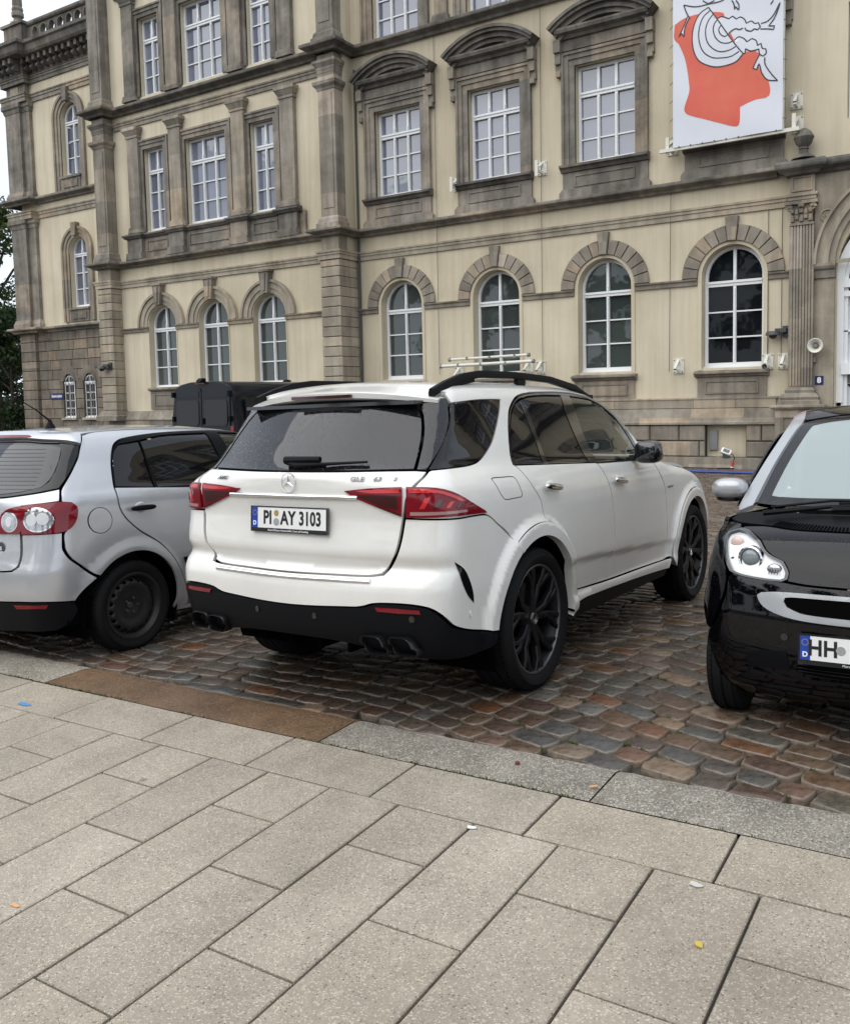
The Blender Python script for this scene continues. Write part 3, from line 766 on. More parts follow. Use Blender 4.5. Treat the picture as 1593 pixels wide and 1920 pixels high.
def shown(c):
    X, Y, u, v, d, s = c
    if not (-20 < u < 1613): return False
    if -4.15 < X < -2.15 and 3.75 < Y < 8.6 and not (Y < 4.3): return False           # under the white car
    if -7.2 < X < -5.1 and Y > 3.95: return False
    if X > -1.35 and 4.55 < Y: return X < -1.2
    return 880 < v < 1600
front = sorted([c for c in cand if shown(c)], key=lambda c: c[4])[:300]
pick = set(id(c) for c in front)
SV = []; SF = []; SR = []; ST = []
for c in cand:
    X, Y, u, v, d, s = c
    if id(c) in pick:
        V, F, rim = stone_mesh(*s); ctr = np.mean(np.array(V), 0); V = np.array(V) - ctr
        o = mesh_obj('cobblestone', V, F, M['cobble'], street, smooth=True); o.location = ctr
        add_attr(o.data, 'rim', rim); add_attr(o.data, 'tint', [0.0] * len(V))
    elif -500 < u < 2900 and not (X > 1.5 and Y > 13):
        V, F, rim = stone_mesh(*s); n = len(SV); SV += V; SF += [tuple(i + n for i in f) for f in F]; SR += rim; ST += [rng.random()] * len(V)
st = mesh_obj('cobblestones', SV, SF, M['cobble'], street, smooth=True); st['kind'] = 'stuff'
add_attr(st.data, 'rim', SR); add_attr(st.data, 'tint', ST)

# moss and weeds in the joints
mv = MB()
def tuft(x, y, z, r, n):
    for _ in range(n):
        a, q = rng.random() * 6.28, r * math.sqrt(rng.random()); bx, by = x + q * math.cos(a), y + q * math.sin(a)
        h = rng.uniform(.006, .018); w = rng.uniform(.003, .006); t = rng.random() * 6.28; lx, ly = rng.uniform(-.008, .008), rng.uniform(-.008, .008)
        mv.add([(bx - w * math.cos(t), by - w * math.sin(t), z), (bx + w * math.cos(t), by + w * math.sin(t), z), (bx + lx, by + ly, z + h)], [(0, 1, 2)])
for c in cand:
    X, Y, u, v, d, s = c
    if Y < 7.5 and -3.6 < X < .5 and 0 < u < 1600 and rng.random() < (.6 if -2.1 < X < -1.1 and Y < 5.2 else .16 if Y < 5.6 else .08):
        for _ in range(rng.choice((1, 1, 2))):
            e = rng.choice((-1, 1)); ox = rng.uniform(-.5, .5) * s[2]
            q = warp(s[0] + ox, s[1] + e * s[3] / 2); tuft(q[0], q[1], float(street_z(*q)) - .012, .018, 26)
for x in np.arange(-5.2, .4, .012):
    dens = .5 + .5 * math.sin(x * 2.3) + .4 * math.sin(x * 7.1 + 1)
    if rng.random() < max(0, dens) * .6: tuft(x, 3.2475, float(pave_z(x, 3.2475)) - .006, .006, 4)
tag(mv.build('moss', M['moss']), kind='stuff')
# ---------------------------------------------------------------- the museum
mus = empty('museum_building', (-14.0, 22.0, -.1))
tag(mus, 'cream plastered museum with sandstone pilasters, arched ground floor windows and a left tower', 'building')
PINV = Matrix.Translation((14.0, -22.0, .1))
def part(o, parent=None):
    o.parent = parent or mus
    if o.parent == mus: o.matrix_parent_inverse = PINV
    return o
YW, YP, YT = 22.0, 21.55, 22.5        # wing wall, projecting block, tower

# ---- windows: one master per kind, then copies; each pane is its own piece
pane_cache = {}
def pane_mesh(key, poly, m):
    if key not in pane_cache:
        b = MB(); b.prism(poly, 0, .012); me = bpy.data.meshes.new('pane'); me.from_pydata(b.v, [], b.f); me.update(); me.materials.append(m)
        pane_cache[key] = me
    return pane_cache[key]
def bars(b, x0, x1, z0, z1, y0=0.0, y1=.07): b.box(x0, x1, y0, y1, z0, z1)
def make_window(key, w, h, cols, rows, arch=False, trans=None, top_rows=1, gm='pane', fr=.075, mull=.07):
    """frame mesh with origin at the middle of its foot; returns (mesh, list of pane polygons)"""
    b = MB(); hw = w / 2; pl = []
    top = h if not arch else h                       # h is the spring height when arched
    b.box(-hw, hw, -.02, .08, 0, fr * 1.1)           # bottom rail
    b.box(-hw - .02, hw + .02, -.06, .06, -.05, .002)  # weather bar
    for s in (-1, 1): b.box(s * hw, s * (hw - fr), -.015, .08, fr * 1.1, top)
    if arch: b.arch(0, h, hw - fr, hw, -.015, .08, 0, 180, 20)
    else: b.box(-hw + fr, hw - fr, -.015, .08, h - fr, h)
    tz = trans; tb = .13                             # transom
    b.box(-hw + fr, hw - fr, -.035, .08, tz, tz + tb); b.box(-hw + fr, hw - fr, -.06, -.035, tz + tb * .55, tz + tb * .95)
    xs = np.linspace(-hw + fr, hw - fr, cols + 1)
    for i in range(1, cols):
        b.box(xs[i] - mull / 2, xs[i] + mull / 2, -.025, .075, fr * 1.1, tz)
        b.box(xs[i] - mull / 2, xs[i] + mull / 2, -.025, .075, tz + tb, top - fr * (0 if arch else 1) + (hw - fr * .5 if arch else 0))
        b.box(xs[i] - mull * .22, xs[i] + mull * .22, -.05, -.025, fr * 2, tz - .05)
        b.box(xs[i] - mull * .3, xs[i] + mull * .3, -.055, -.025, tz + tb, tz + tb + .12)
    zs = np.linspace(fr * 1.1, tz, rows + 1)
    for i in range(cols):
        a, c = xs[i] + (mull / 2 if i else 0), xs[i + 1] - (mull / 2 if i < cols - 1 else 0)
        for j in range(rows):
            if j: b.box(a, c, -.005, .06, zs[j] - .017, zs[j] + .017)
            z0, z1 = zs[j] + (.017 if j else 0), zs[j + 1] - (.017 if j < rows - 1 else 0)
            pl.append([(a, z0), (c, z0), (c, z1), (a, z1)])
        z0 = tz + tb
        if not arch: pl.append([(a, z0), (c, z0), (c, h - fr), (a, h - fr)])
        else:
            r = hw - fr; q = [(a, z0), (c, z0)]
            lo, hi = sorted((a, c)); n = 8
            arcx = np.linspace(c, a, n)
            q += [(float(x), h + math.sqrt(max(r * r - x * x, 0))) for x in arcx]
            qq = []
            for p in q:
                if not qq or abs(p[0] - qq[-1][0]) + abs(p[1] - qq[-1][1]) > 1e-4: qq.append(p)
            pl.append(qq)
    me = bpy.data.meshes.new('window'); me.from_pydata(b.v, [], b.f); me.update(); me.materials.append(M['white'])
    return dict(me=me, panes=pl, key=key, gm=gm)
def place_window(W, x, y, z, gm=None, sc=1.0):
    o = bpy.data.objects.new('window', W['me']); COL.objects.link(o); o.location = (x, y, z); part(o)
    for k, p in enumerate(W['panes']):
        g = gm or W['gm']
        q = bpy.data.objects.new('pane', pane_mesh((W['key'], k, g), p, M[g])); COL.objects.link(q); q.parent = o
        q.location = (0, .045, 0); q.rotation_euler = (nrs.uniform(-.004, .004), 0, nrs.uniform(-.004, .004))
    return o
WG = make_window('ground arch', 1.40, 2.13, 2, 3, True, 1.90, gm='paneg')
WA = make_window('narrow arch', 1.34, 2.12, 2, 3, True, 1.92, gm='paneg', fr=.07)
WU = make_window('upper', 1.56, 2.42, 3, 3, False, 1.66)
WB1 = make_window('upper narrow', .98, 2.74, 2, 3, False, 1.92)
WB2 = make_window('upper wide', 1.84, 2.74, 3, 3, False, 1.92)
WC1 = make_window('top narrow', .98, 2.55, 2, 3, False, 1.75)
WC2 = make_window('top wide', 1.86, 2.55, 3, 3, False, 1.75)
WT = make_window('tower arch', 1.08, 2.12, 2, 3, True, 1.92, fr=.075)
WL = make_window('tower slit', .60, 1.32, 2, 4, True, 1.24, gm='paned', fr=.035, mull=.03)

# ---- wall sheets with real openings and reveals
def wall(name, x0, x1, z0, z1, y, openings, depth=.34, m='plaster'):
    """openings: (xc, z0, w, h, arched); h is the spring height above z0"""
    hs = []
    for xc, a, w, h, ar in openings:
        q = [(xc - w / 2, a), (xc + w / 2, a), (xc + w / 2, a + h)]
        if ar: q += [(xc + w / 2 * math.cos(R(t)), a + h + w / 2 * math.sin(R(t))) for t in range(9, 180, 9)]
        q += [(xc - w / 2, a + h)]; hs.append(q)
    v, f, loops = tri_fill([(x0, z0), (x1, z0), (x1, z1), (x0, z1)], hs)
    V = [(p[0], y, p[1]) for p in v]; F = [tuple(t) for t in f]
    for q in hs:
        n = len(V); V += [(p[0], y, p[1]) for p in q] + [(p[0], y + depth, p[1]) for p in q]; m_ = len(q)
        F += [(n + i, n + (i + 1) % m_, n + m_ + (i + 1) % m_, n + m_ + i) for i in range(m_)]
    return part(mesh_obj(name, V, F, M[m]))
GX = [-14.70, -11.59, -8.48, -5.31]; UX = [-14.69, -11.57, -8.44, -5.30]
RX = [3.4, 6.5, 9.6]                                   # the wing goes on beyond the portal
op = [(x, 2.30, 1.42, 2.17, True) for x in GX + RX] + [(x, 7.62, 1.58, 2.46, False) for x in UX + [-2.1] + RX] + [(x, 12.06, 1.58, 2.46, False) for x in UX + RX]
op += [(-1.45, -.1, 3.2, 4.4, True)]
wall('wall', -16.3, 12.5, -.1, 16.6, YW, op)
AX = [-24.33, -21.88, -19.42]
op = [(x, 2.32, 1.36, 2.14, True) for x in AX]
BX = [(-24.40, 1.0), (-21.94, 1.86), (-19.47, 1.0)]
op += [(x, 7.70, w, 2.78, False) for x, w in BX] + [(x, 12.22, w, 2.58, False) for x, w in BX]
wall('wall', -27.05, -16.3, -.1, 16.6, YP, op)
TX = -30.05
op = [(TX + .13, 5.58, 1.10, 2.14, True), (TX, 10.58, 1.10, 2.2, True)]
wall('wall', -33.3, -27.0, 4.7, 15.6, YT, op)
# returns, sides and roof so the block is solid
for x_, y_ in ((-16.31, YW + .02), (-27.06, YT + .05)):
    b = MB(); b.box(x_, x_ + .03, YP + .01, y_, -.1, 16.6); part(b.build('wall_return', M['plaster']))
b = MB(); b.box(-33.3, -33.25, YT + .01, 34, -.1, 15.6); b.box(-33.3, 12.5, 33.9, 34, -.1, 16.5); b.box(12.4, 12.5, YW + .01, 34, -.1, 16.5)
part(b.build('back_wall', M['plaster']))
b = MB(); b.box(-33.2, 12.5, YW + .36, 34, 15.5, 15.6); part(b.build('roof', M['lgrey']))
b = MB(); b.box(-33.2, 12.4, YW + .9, YW + .95, -.1, 15.5); part(b.build('dark_interior', M['dark']))

for x in GX: place_window(WG, x, YW + .26, 2.34, 'paned' if x > -6 else None)
for x in RX: place_window(WG, x, YW + .2, 2.34)
for x in UX + [-2.1] + RX: place_window(WU, x, YW + .2, 7.64)
for x in UX + RX: place_window(WU, x, YW + .2, 12.08)
for x in AX: place_window(WA, x, YP + .22, 2.34)
for (x, w), W1, W2 in zip(BX, (WB1, WB2, WB1), (WC1, WC2, WC1)):
    place_window(W1, x, YP + .2, 7.72); place_window(W2, x, YP + .2, 12.24)
place_window(WT, TX + .13, YT + .22, 5.6); place_window(WT, TX, YT + .22, 10.6)
# the casement of the upper tower window stands open
b = MB()
for x0, x1, z0, z1 in ((0, .05, 0, 1.8), (.36, .41, 0, 1.8), (.05, .36, 0, .06), (.05, .36, 1.74, 1.8), (.05, .36, .6, .63), (.05, .36, 1.18, 1.21)): b.box(x0, x1, 0, .04, z0, z1)
o = part(b.build('open_casement', M['white'])); o.location = (TX - .44, YT + .16, 10.68); o.rotation_euler = (R(3), 0, R(62))
b = MB(); b.box(.05, .36, .015, .025, .06, 1.74); b.build('pane', M['pane'], o)

# ---- horizontal mouldings, mitred round every projection
def ledge_path(x0, x1, y, bumps):
    """plan path walked in +x; bumps = (xa, xb, out) break forward"""
    P = [(x0, y)]
    for a, c, o in bumps: P += [(a, y), (a, y - o), (c, y - o), (c, y)]
    P.append((x1, y)); return P
def moulding(name, path, prof, m): b = MB(); b.sweep(path, prof); return part(b.build(name, M[m]))
PB = [(-27.08, -26.36, .42), (-16.95, -16.24, .42)]
def block_path(o=0.0):
    return [(-27.1, YT + .1), (-27.1, YP - .44 - o), (-26.36, YP - .44 - o), (-26.36, YP - o), (-16.95, YP - o), (-16.95, YP - .44 - o), (-16.24, YP - .44 - o), (-16.24, YW - o)]
def wing_path(o=0.0, x1=12.5): return [(-16.235, YW - o), (x1, YW - o)]
def cornice(z, h, out, extra=0.0):     # outward profile: fillet, cyma, drip
    return [(0, z - h), (out * .35, z - h), (out * .45, z - h * .72), (out * .8, z - h * .5), (out * .95, z - h * .45), (out, z - h * .35), (out, z - h * .08), (out * .92, z), (0, z + h * .18)]
def archi(z0, z1, out): 
    m = (z0 + z1) / 2
    return [(0, z0), (out * .5, z0), (out * .5, m), (out * .75, m), (out * .75, z1 - .06), (out, z1 - .05), (out, z1), (0, z1)]
for z, h, out in ((6.75, .20, .30), (12.0, .24, .32)):
    moulding('ledge', block_path(), cornice(z, h, out), 'black' if z > 10 else 'soot')
    moulding('ledge', wing_path(x1=12.5 if z > 10 else -4.3), cornice(z, h, out), 'black' if z > 10 else 'soot')
moulding('ledge', [(-3.15, YW), (12.5, YW)], cornice(6.75, .2, .3), 'soot')
moulding('string_course', block_path(), archi(5.87, 6.12, .10), 'sandpale'); moulding('string_course', wing_path(x1=-4.1), archi(5.87, 6.12, .09), 'sandpale')
moulding('string_course', [(-26.36, YP), (-16.95, YP)], archi(11.3, 11.55, .10), 'sand')
imp = [(0, 4.28), (.05, 4.29), (.06, 4.38), (.10, 4.40), (.11, 4.44), (0, 4.45)]
def impost(xs, half, x0, x1, y):
    e = [x0] + sum([[x - half, x + half] for x in xs], []) + [x1]
    for i in range(0, len(e), 2):
        if e[i + 1] - e[i] > .1: moulding('impost', [(e[i], y), (e[i + 1], y)], imp, 'sand')
impost(GX, .82, -16.24, -4.05, YW); impost(AX, .68, -26.36, -16.95, YP); impost(RX, .82, 1.6, 12.5, YW)

# ---- voussoir arches of the wing: every stone its own piece
vcache = {}
def voussoir_ring(xc, zc, y, r0, r1, n, keyh):
    for i in range(n):
        a0, a1 = 180 * i / n, 180 * (i + 1) / n
        mid = i == n // 2
        g = .6
        key = (round(r0, 3), round(r1, 3), i)
        if key not in vcache:
            b = MB(); rr1 = r1 + (keyh if mid else 0)
            c = .012
            def ring(q, yy): # chamfered stone outline
                n_ = 4; out = []
                for t in range(n_ + 1): a = R(a0 + g * q + (a1 - a0 - 2 * g * q) * t / n_); out.append(((rr1 - .01 * q) * math.cos(a), yy, (rr1 - .01 * q) * math.sin(a)))
                for t in range(n_, -1, -1): a = R(a0 + g * q + (a1 - a0 - 2 * g * q) * t / n_); out.append(((r0 + .01 * q) * math.cos(a), yy, (r0 + .01 * q) * math.sin(a)))
                return out
            f0 = ring(1.6, -.075 - (.05 if mid else 0)); f1 = ring(.6, -.05 - (.05 if mid else 0)); f2 = ring(.6, .02); k = len(f0)
            b.add(f0 + f1 + f2, [tuple(range(k))] + [(i_ + q, (i_ + 1) % k + q, (i_ + 1) % k + k + q, i_ + k + q) for q in (0, k) for i_ in range(k)])
            o = b.build('keystone' if mid else 'voussoir', M['sand']); vcache[key] = o.data; bpy.data.objects.remove(o)
        o = bpy.data.objects.new('keystone' if mid else 'voussoir', vcache[key]); COL.objects.link(o); o.location = (xc, y, zc); part(o)
for x in GX: voussoir_ring(x, 4.45, YW, .80, 1.185, 13, .19)
for x in RX:
    b = MB(); b.arch(x, 4.45, .8, 1.18, YW - .06, YW + .01, 0, 180, 26); part(b.build('arch_ring', M['sand']))
for x in GX + RX:                                       # plain plaster band inside the stones
    b = MB(); b.arch(x, 4.47, .712, .80, YW - .025, YW + .02, 0, 180, 26)
    for s in (-1, 1): b.box(x + s * .712, x + s * .80, YW - .025, YW + .02, 2.25, 4.47)
    part(b.build('plaster_band', M['plaster']))
    b = MB(); b.sweep([(x - .86, YW), (x + .86, YW)], [(0, 2.08), (.10, 2.09), (.13, 2.14), (.2, 2.16), (.2, 2.2), (.04, 2.24), (0, 2.24)])
    part(b.build('window_sill', M['soot']))
    b = MB(); b.box(x - .80, x + .80, YW - .05, YW, 1.57, 2.08)
    part(b.build('apron', M['sand']))
    b = MB()
    for q in ((x - .62, x + .62, 1.68, 1.72), (x - .62, x + .62, 1.96, 2.0), (x - .62, x - .58, 1.72, 1.96), (x + .58, x + .62, 1.72, 1.96)): b.box(q[0], q[1], YW - .075, YW - .049, q[2], q[3])
    part(b.build('apron_panel', M['sand']))
# ---- arches of the projecting block: moulded archivolt and keystone
for x in AX:
    b = MB(); b.arch(x, 4.45, .72, .86, YP - .06, YP + .02, 0, 180, 28); b.arch(x, 4.45, .86, 1.05, YP - .09, YP + .02, 0, 180, 28); b.arch(x, 4.45, 1.05, 1.13, YP - .14, YP + .02, 0, 180, 28)
    part(b.build('archivolt', M['sandpale']))
    b = MB(); b.arch(x, 4.46, .684, .72, YP - .02, YP + .03, 0, 180, 28)
    for s in (-1, 1): b.box(x + s * .684, x + s * .72, YP - .02, YP + .03, 1.6, 4.46)
    part(b.build('plaster_band', M['plaster']))
    b = MB(); b.prism([(x - .13, 5.15), (x + .13, 5.15), (x + .2, 5.80), (x - .2, 5.80)], YP - .22, YP + .02); b.box(x - .24, x + .24, YP - .26, YP + .02, 5.80, 5.87)
    b.prism([(x - .05, 5.22), (x + .05, 5.22), (x + .08, 5.74), (x - .08, 5.74)], YP - .26, YP - .2)
    part(b.build('keystone', M['sand']))
    b = MB(); b.sweep([(x - .72, YP), (x + .72, YP)], [(0, 2.2), (.1, 2.21), (.16, 2.26), (.16, 2.3), (.03, 2.34), (0, 2.34)]); part(b.build('window_sill', M['soot']))
    b = MB(); b.box(x - .7, x + .7, YP - .05, YP, 1.57, 2.2)
    for q in ((x - .5, x + .5, 1.7, 1.74), (x - .5, x + .5, 2.06, 2.1), (x - .5, x - .46, 1.74, 2.06), (x + .46, x + .5, 1.74, 2.06)): b.box(q[0], q[1], YP - .075, YP - .049, q[2], q[3])
    part(b.build('apron', M['sand']))

# ---- upper windows of the wing: moulded surround, frieze, brackets, segmental pediment
def surround(x, y, z0, z1, hw, m='soot', wide=.38):
    b = MB()
    for s in (-1, 1):
        b.box(x + s * hw, x + s * (hw + wide * .45), y - .05, y + .04, z0, z1); b.box(x + s * (hw + wide * .45), x + s * (hw + wide * .8), y - .085, y + .04, z0, z1 + wide * .45)
        b.box(x + s * (hw + wide * .8), x + s * (hw + wide), y - .12, y + .04, z0, z1 + wide * .8)
    b.box(x - hw - wide * .45, x + hw + wide * .45, y - .05, y + .04, z1, z1 + wide * .45); b.box(x - hw - wide * .8, x + hw + wide * .8, y - .085, y + .04, z1 + wide * .45, z1 + wide * .8)
    b.box(x - hw - wide, x + hw + wide, y - .12, y + .04, z1 + wide * .8, z1 + wide)
    return part(b.build('window_surround', M[m]))
def pediment(x, y, z):
    hc = 1.36; rise = .50; Rr = (hc * hc + rise * rise) / (2 * rise); cz = z + rise - Rr; a = math.degrees(math.asin(hc / Rr))
    b = MB()
    for r0, r1, out in ((-.36, -.25, .22), (-.25, -.13, .30), (-.13, -.05, .40), (-.05, .03, .46)): b.arch(x, cz, Rr + r0, Rr + r1, y - out, y + .02, 90 - a, 90 + a, 22)
    part(b.build('pediment', M['black']))
    b = MB(); b.sweep([(x - 1.22, y), (x + 1.22, y)], [(0, z - .24), (.16, z - .23), (.2, z - .16), (.33, z - .12), (.36, z - .05), (.36, z - .01), (0, z + .02)]); part(b.build('pediment_ledge', M['black']))
    n = 14; w = 1.0; r2 = Rr - .36; a2 = math.degrees(math.asin(w / r2))
    poly = [(x - w, z + .02), (x + w, z + .02)] + [(x + r2 * math.sin(R(a2 - 2 * a2 * i / n)), max(z + .021, cz + r2 * math.cos(R(a2 - 2 * a2 * i / n)))) for i in range(n + 1)]
    b = MB(); b.prism(poly, y - .06, y + .01); part(b.build('tympanum', M['sandpale']))
for x in UX + RX:
    surround(x, YW, 7.60, 10.07, .79, 'soot', .34)
    b = MB(); b.box(x - 1.13, x + 1.13, YW - .09, YW + .02, 10.45, 10.74); part(b.build('frieze', M['soot']))
    for s in (-1, 1):
        b = MB(); xx = x + s * 1.2
        b.prism([(0, 0)] * 0 + [(xx - .085, 9.95), (xx + .085, 9.95), (xx + .085, 10.72), (xx - .085, 10.72)], YW - .10, YW + .02)
        b.box(xx - .09, xx + .09, YW - .24, YW, 10.42, 10.72); b.box(xx - .075, xx + .075, YW - .17, YW, 10.15, 10.42); b.box(xx - .06, xx + .06, YW - .15, YW, 9.84, 9.97)
        part(b.build('console', M['sand']))
    pediment(x, YW, 10.95)
    b = MB(); b.sweep([(x - 1.16, YW), (x + 1.16, YW)], [(0, 7.42), (.12, 7.43), (.17, 7.5), (.24, 7.53), (.24, 7.59), (.03, 7.63), (0, 7.63)]); part(b.build('window_sill', M['black']))
    b = MB(); b.box(x - 1.12, x + 1.12, YW - .07, YW, 6.98, 7.42); b.prism([(x - 1.2, 6.74), (x + 1.2, 6.74), (x + 1.2, 6.9), (x + 1.12, 6.99), (x - 1.12, 6.99), (x - 1.2, 6.9)], YW - .14, YW)
    for q in ((x - .8, x + .8, 7.04, 7.08), (x - .8, x + .8, 7.3, 7.34), (x - .8, x - .76, 7.08, 7.3), (x + .76, x + .8, 7.08, 7.3)): b.box(q[0], q[1], YW - .095, YW - .069, q[2], q[3])
    part(b.build('apron', M['soot']))
    surround(x, YW, 12.03, 14.5, .79, 'soot', .36)
for x in UX[:-1]:
    xm = x + 1.56
    b = MB(); b.box(xm - .2, xm + .2, YW - .1, YW + .02, 12.25, 16); b.prism([(xm - .3, 12.02), (xm + .3, 12.02), (xm + .22, 12.26), (xm - .22, 12.26)], YW - .16, YW + .01)
    part(b.build('pilaster', M['soot']))

# ---- the projecting block, first and second floor: little pilasters, surrounds, balcony plinth
PX = [-25.28, -23.22, -20.36, -18.33]
for zb, zc, zs, zt, hh, wood in ((7.62, 10.9, 7.70, 11.25, 10.46, 0), (12.05, 15.3, 12.22, 15.6, 14.79, 1)):
    for i, x in enumerate(PX):
        b = MB(); hw = .27
        b.box(x - hw, x + hw, YP - .16, YP + .02, zb + .22, zc); b.prism([(x - hw - .07, zb + .05), (x + hw + .07, zb + .05), (x + hw, zb + .24), (x - hw, zb + .24)], YP - .22, YP)
        b.box(x - hw - .03, x + hw + .03, YP - .19, YP, zc - .02, zc + .06)
        b.sweep([(x - hw, YP), (x - hw, YP - .16), (x + hw, YP - .16), (x + hw, YP)], [(0, zc + .06), (.03, zc + .07), (.1, zc + .2), (.12, zc + .22), (.12, zc + .32), (0, zc + .33)])
        part(b.build('pilaster', M['sand' if not wood else 'soot']))
    for x, w in BX: surround(x, YP, zs, hh, w / 2, 'soot', .30)
moulding('lintel_ledge', [(-26.0, YP), (-17.6, YP)], archi(15.64, 15.95, .14), 'soot')
b = MB(); b.box(-25.8, -17.75, YP - .10, YP, 6.76, 7.5); part(b.build('balcony_plinth', M['soot']))
for i, x in enumerate(PX):
    b = MB(); b.box(x - .36, x + .36, YP - .24, YP - .02, 6.98, 7.46); b.prism([(x - .42, 6.76), (x + .42, 6.76), (x + .36, 6.99), (x - .36, 6.99)], YP - .3, YP - .02); part(b.build('pedestal', M['soot']))
moulding('window_sill', ledge_path(-25.75, -17.85, YP - .10, [(x - .36, x + .36, .14) for x in PX]), [(0, 7.46), (.06, 7.47), (.1, 7.52), (.14, 7.55), (.14, 7.6), (.02, 7.64), (0, 7.64)], 'black')
for a, c in zip(PX[:-1], PX[1:]):
    b = MB()
    for q in ((a + .5, c - .5, 7.0, 7.05), (a + .5, c - .5, 7.32, 7.37), (a + .5, a + .55, 7.05, 7.32), (c - .55, c - .5, 7.05, 7.32)): b.box(q[0], q[1], YP - .13, YP - .099, q[2], q[3])
    part(b.build('plinth_panel', M['soot']))

# ---- giant corner pilasters: banded stone below, shafts above
def corner_pilaster(x0, x1, left):
    yf = YP - .44
    ye = YW if not left else YP
    z = 1.57; k = 0
    while z < 5.8:
        h = min(.292, 5.86 - z)
        b = MB(); b.cbox(x0 - .02, x1 + .02, yf - .02, ye + .02, z + .006, z + h - .012, .015); q = b.build('stone_block', M['sandpale']); part(q); z += h; k += 1
    b = MB(); b.box(x0 + .02, x1 - .015, yf + .015, ye, 1.4, 5.86); part(b.build('pilaster', M['joint']))
    for za, zb, m in ((6.76, 11.9, 'sand'), (12.02, 16.6, 'soot')):
        b = MB(); b.box(x0 + .04, x1 - .04, yf + .04, YP + .02, za + .38, 10.88 if za < 10 else zb)
        b.box(x0 + .14, x1 - .14, yf + .02, YP, za + .6, (zb if za > 10 else 10.6))
        part(b.build('pilaster_shaft', M[m]))
        b = MB(); P = [(x0 + .04, YP), (x0 + .04, yf + .04), (x1 - .04, yf + .04), (x1 - .04, YP)]
        b.sweep(P, [(-.05, za), (.12, za), (.12, za + .16), (.08, za + .18), (.06, za + .3), (.01, za + .37), (-.05, za + .38)])
        part(b.build('pilaster_base', M['soot']))
        if za < 10:
            b = MB(); b.sweep(P, [(-.05, 11.2), (.01, 11.2), (.02, 11.28), (.03, 11.3), (.03, 11.36), (.09, 11.45), (.11, 11.47), (.11, 11.55), (-.05, 11.56)])
            b.sweep(P, [(-.05, 10.72), (.02, 10.72), (.04, 10.78), (.11, 10.86), (.12, 10.95), (-.05, 10.96)])
            part(b.build('capital', M['soot']))
            b = MB(); b.box(x0 + .04, x1 - .04, yf + .04, YP, 10.89, 11.72); part(b.build('pilaster_shaft', M['sand']))
    b = MB(); b.box(x0 + .02, x1 - .02, yf + .02, YP, 5.86, 6.6); part(b.build('pilaster_shaft', M['sandpale']))
    b = MB(); b.sweep([(x0, ye), (x0, yf), (x1, yf), (x1, ye)], [(-.05, 1.2), (.2, 1.2), (.2, 1.36), (.14, 1.39), (.1, 1.48), (.04, 1.56), (-.05, 1.57)]); part(b.build('pilaster_base', M['sand']))
corner_pilaster(-27.08, -26.38, True); corner_pilaster(-16.93, -16.25, False)
# downpipe and lightning rod in the corner
b = MB(); b.tube([(-16.14, YW - .06, .1), (-16.14, YW - .06, 11.4)], .035); part(b.build('downpipe', M['dgrey']))

# ---- plinth: base course, two courses of rusticated blocks, weathered set-off
NX0, NX1 = -5.88, -4.94
nb = MB(); nb.box(-16.23, NX0, YW - .16, YW + .02, -.1, .95); nb.box(NX1, -4.25, YW - .16, YW + .02, -.1, .95); nb.box(NX0, NX1, YW - .16, YW + .02, -.1, .17); nb.box(NX0, NX1, YW - .16, YW + .02, .93, .95)
nb.box(1.4, 12.5, YW - .16, YW + .02, -.1, .95)
part(nb.build('plinth', M['joint']))
def plinth_row(x0, x1, z0, z1, y, cuts):
    e = [x0] + [c for c in cuts if x0 + .1 < c < x1 - .1] + [x1]
    for a, c in zip(e[:-1], e[1:]):
        b = MB(); b.cbox(a + .012, c - .012, y - .045, y + .02, z0 + .01, z1 - .012, .022); part(b.build('plinth_block', M['sand']))
def cuts(off, x0, x1, st=.78): return [x0 + off + st * k + .06 * math.sin(k * 3.1) for k in range(int((x1 - x0) / st) + 1)]
for x0, x1 in ((-16.2, NX0), (NX1, -4.25), (1.4, 12.5)):
    plinth_row(x0, x1, .55, .94, YW - .16, [-8.13, -7.38, -6.64] if x0 == -16.2 and False else cuts(.35, x0, x1)); plinth_row(x0, x1, .17, .55, YW - .16, cuts(.7, x0, x1, 1.05))
b = MB(); b.box(-16.25, -4.25, YW - .30, YW, -.12, .165); b.box(1.4, 12.5, YW - .30, YW, -.12, .165); part(b.build('base_course', M['sand']))
moulding('set_off', [(-16.25, YW), (-4.25, YW)], [(0, .95), (.25, .95), (.25, 1.0), (.2, 1.03), (.08, 1.33), (0, 1.34)], 'sand')
for i in range(12):
    b = MB(); x = -16.2 + i; b.box(x + .004, min(x + .996, -4.3), YW - .075, YW, 1.345, 1.545); part(b.build('plinth_block', M['sandpale']))
moulding('plinth_ledge', [(-16.25, YW), (-4.25, YW)], [(0, 1.55), (.09, 1.55), (.09, 1.575), (.02, 1.60), (0, 1.60)], 'sand')
b = MB(); b.box(NX0, NX1, YW + .05, YW + .1, .17, .93); part(b.build('niche', M['plaster']))
b = MB(); b.box(-27.1, -16.3, YP - .22, YP, -.1, 1.2); part(b.build('plinth', M['sand']))
moulding('set_off', [(-27.1, YP), (-16.3, YP)], [(0, 1.2), (.25, 1.2), (.25, 1.24), (.1, 1.5), (0, 1.52)], 'sand')

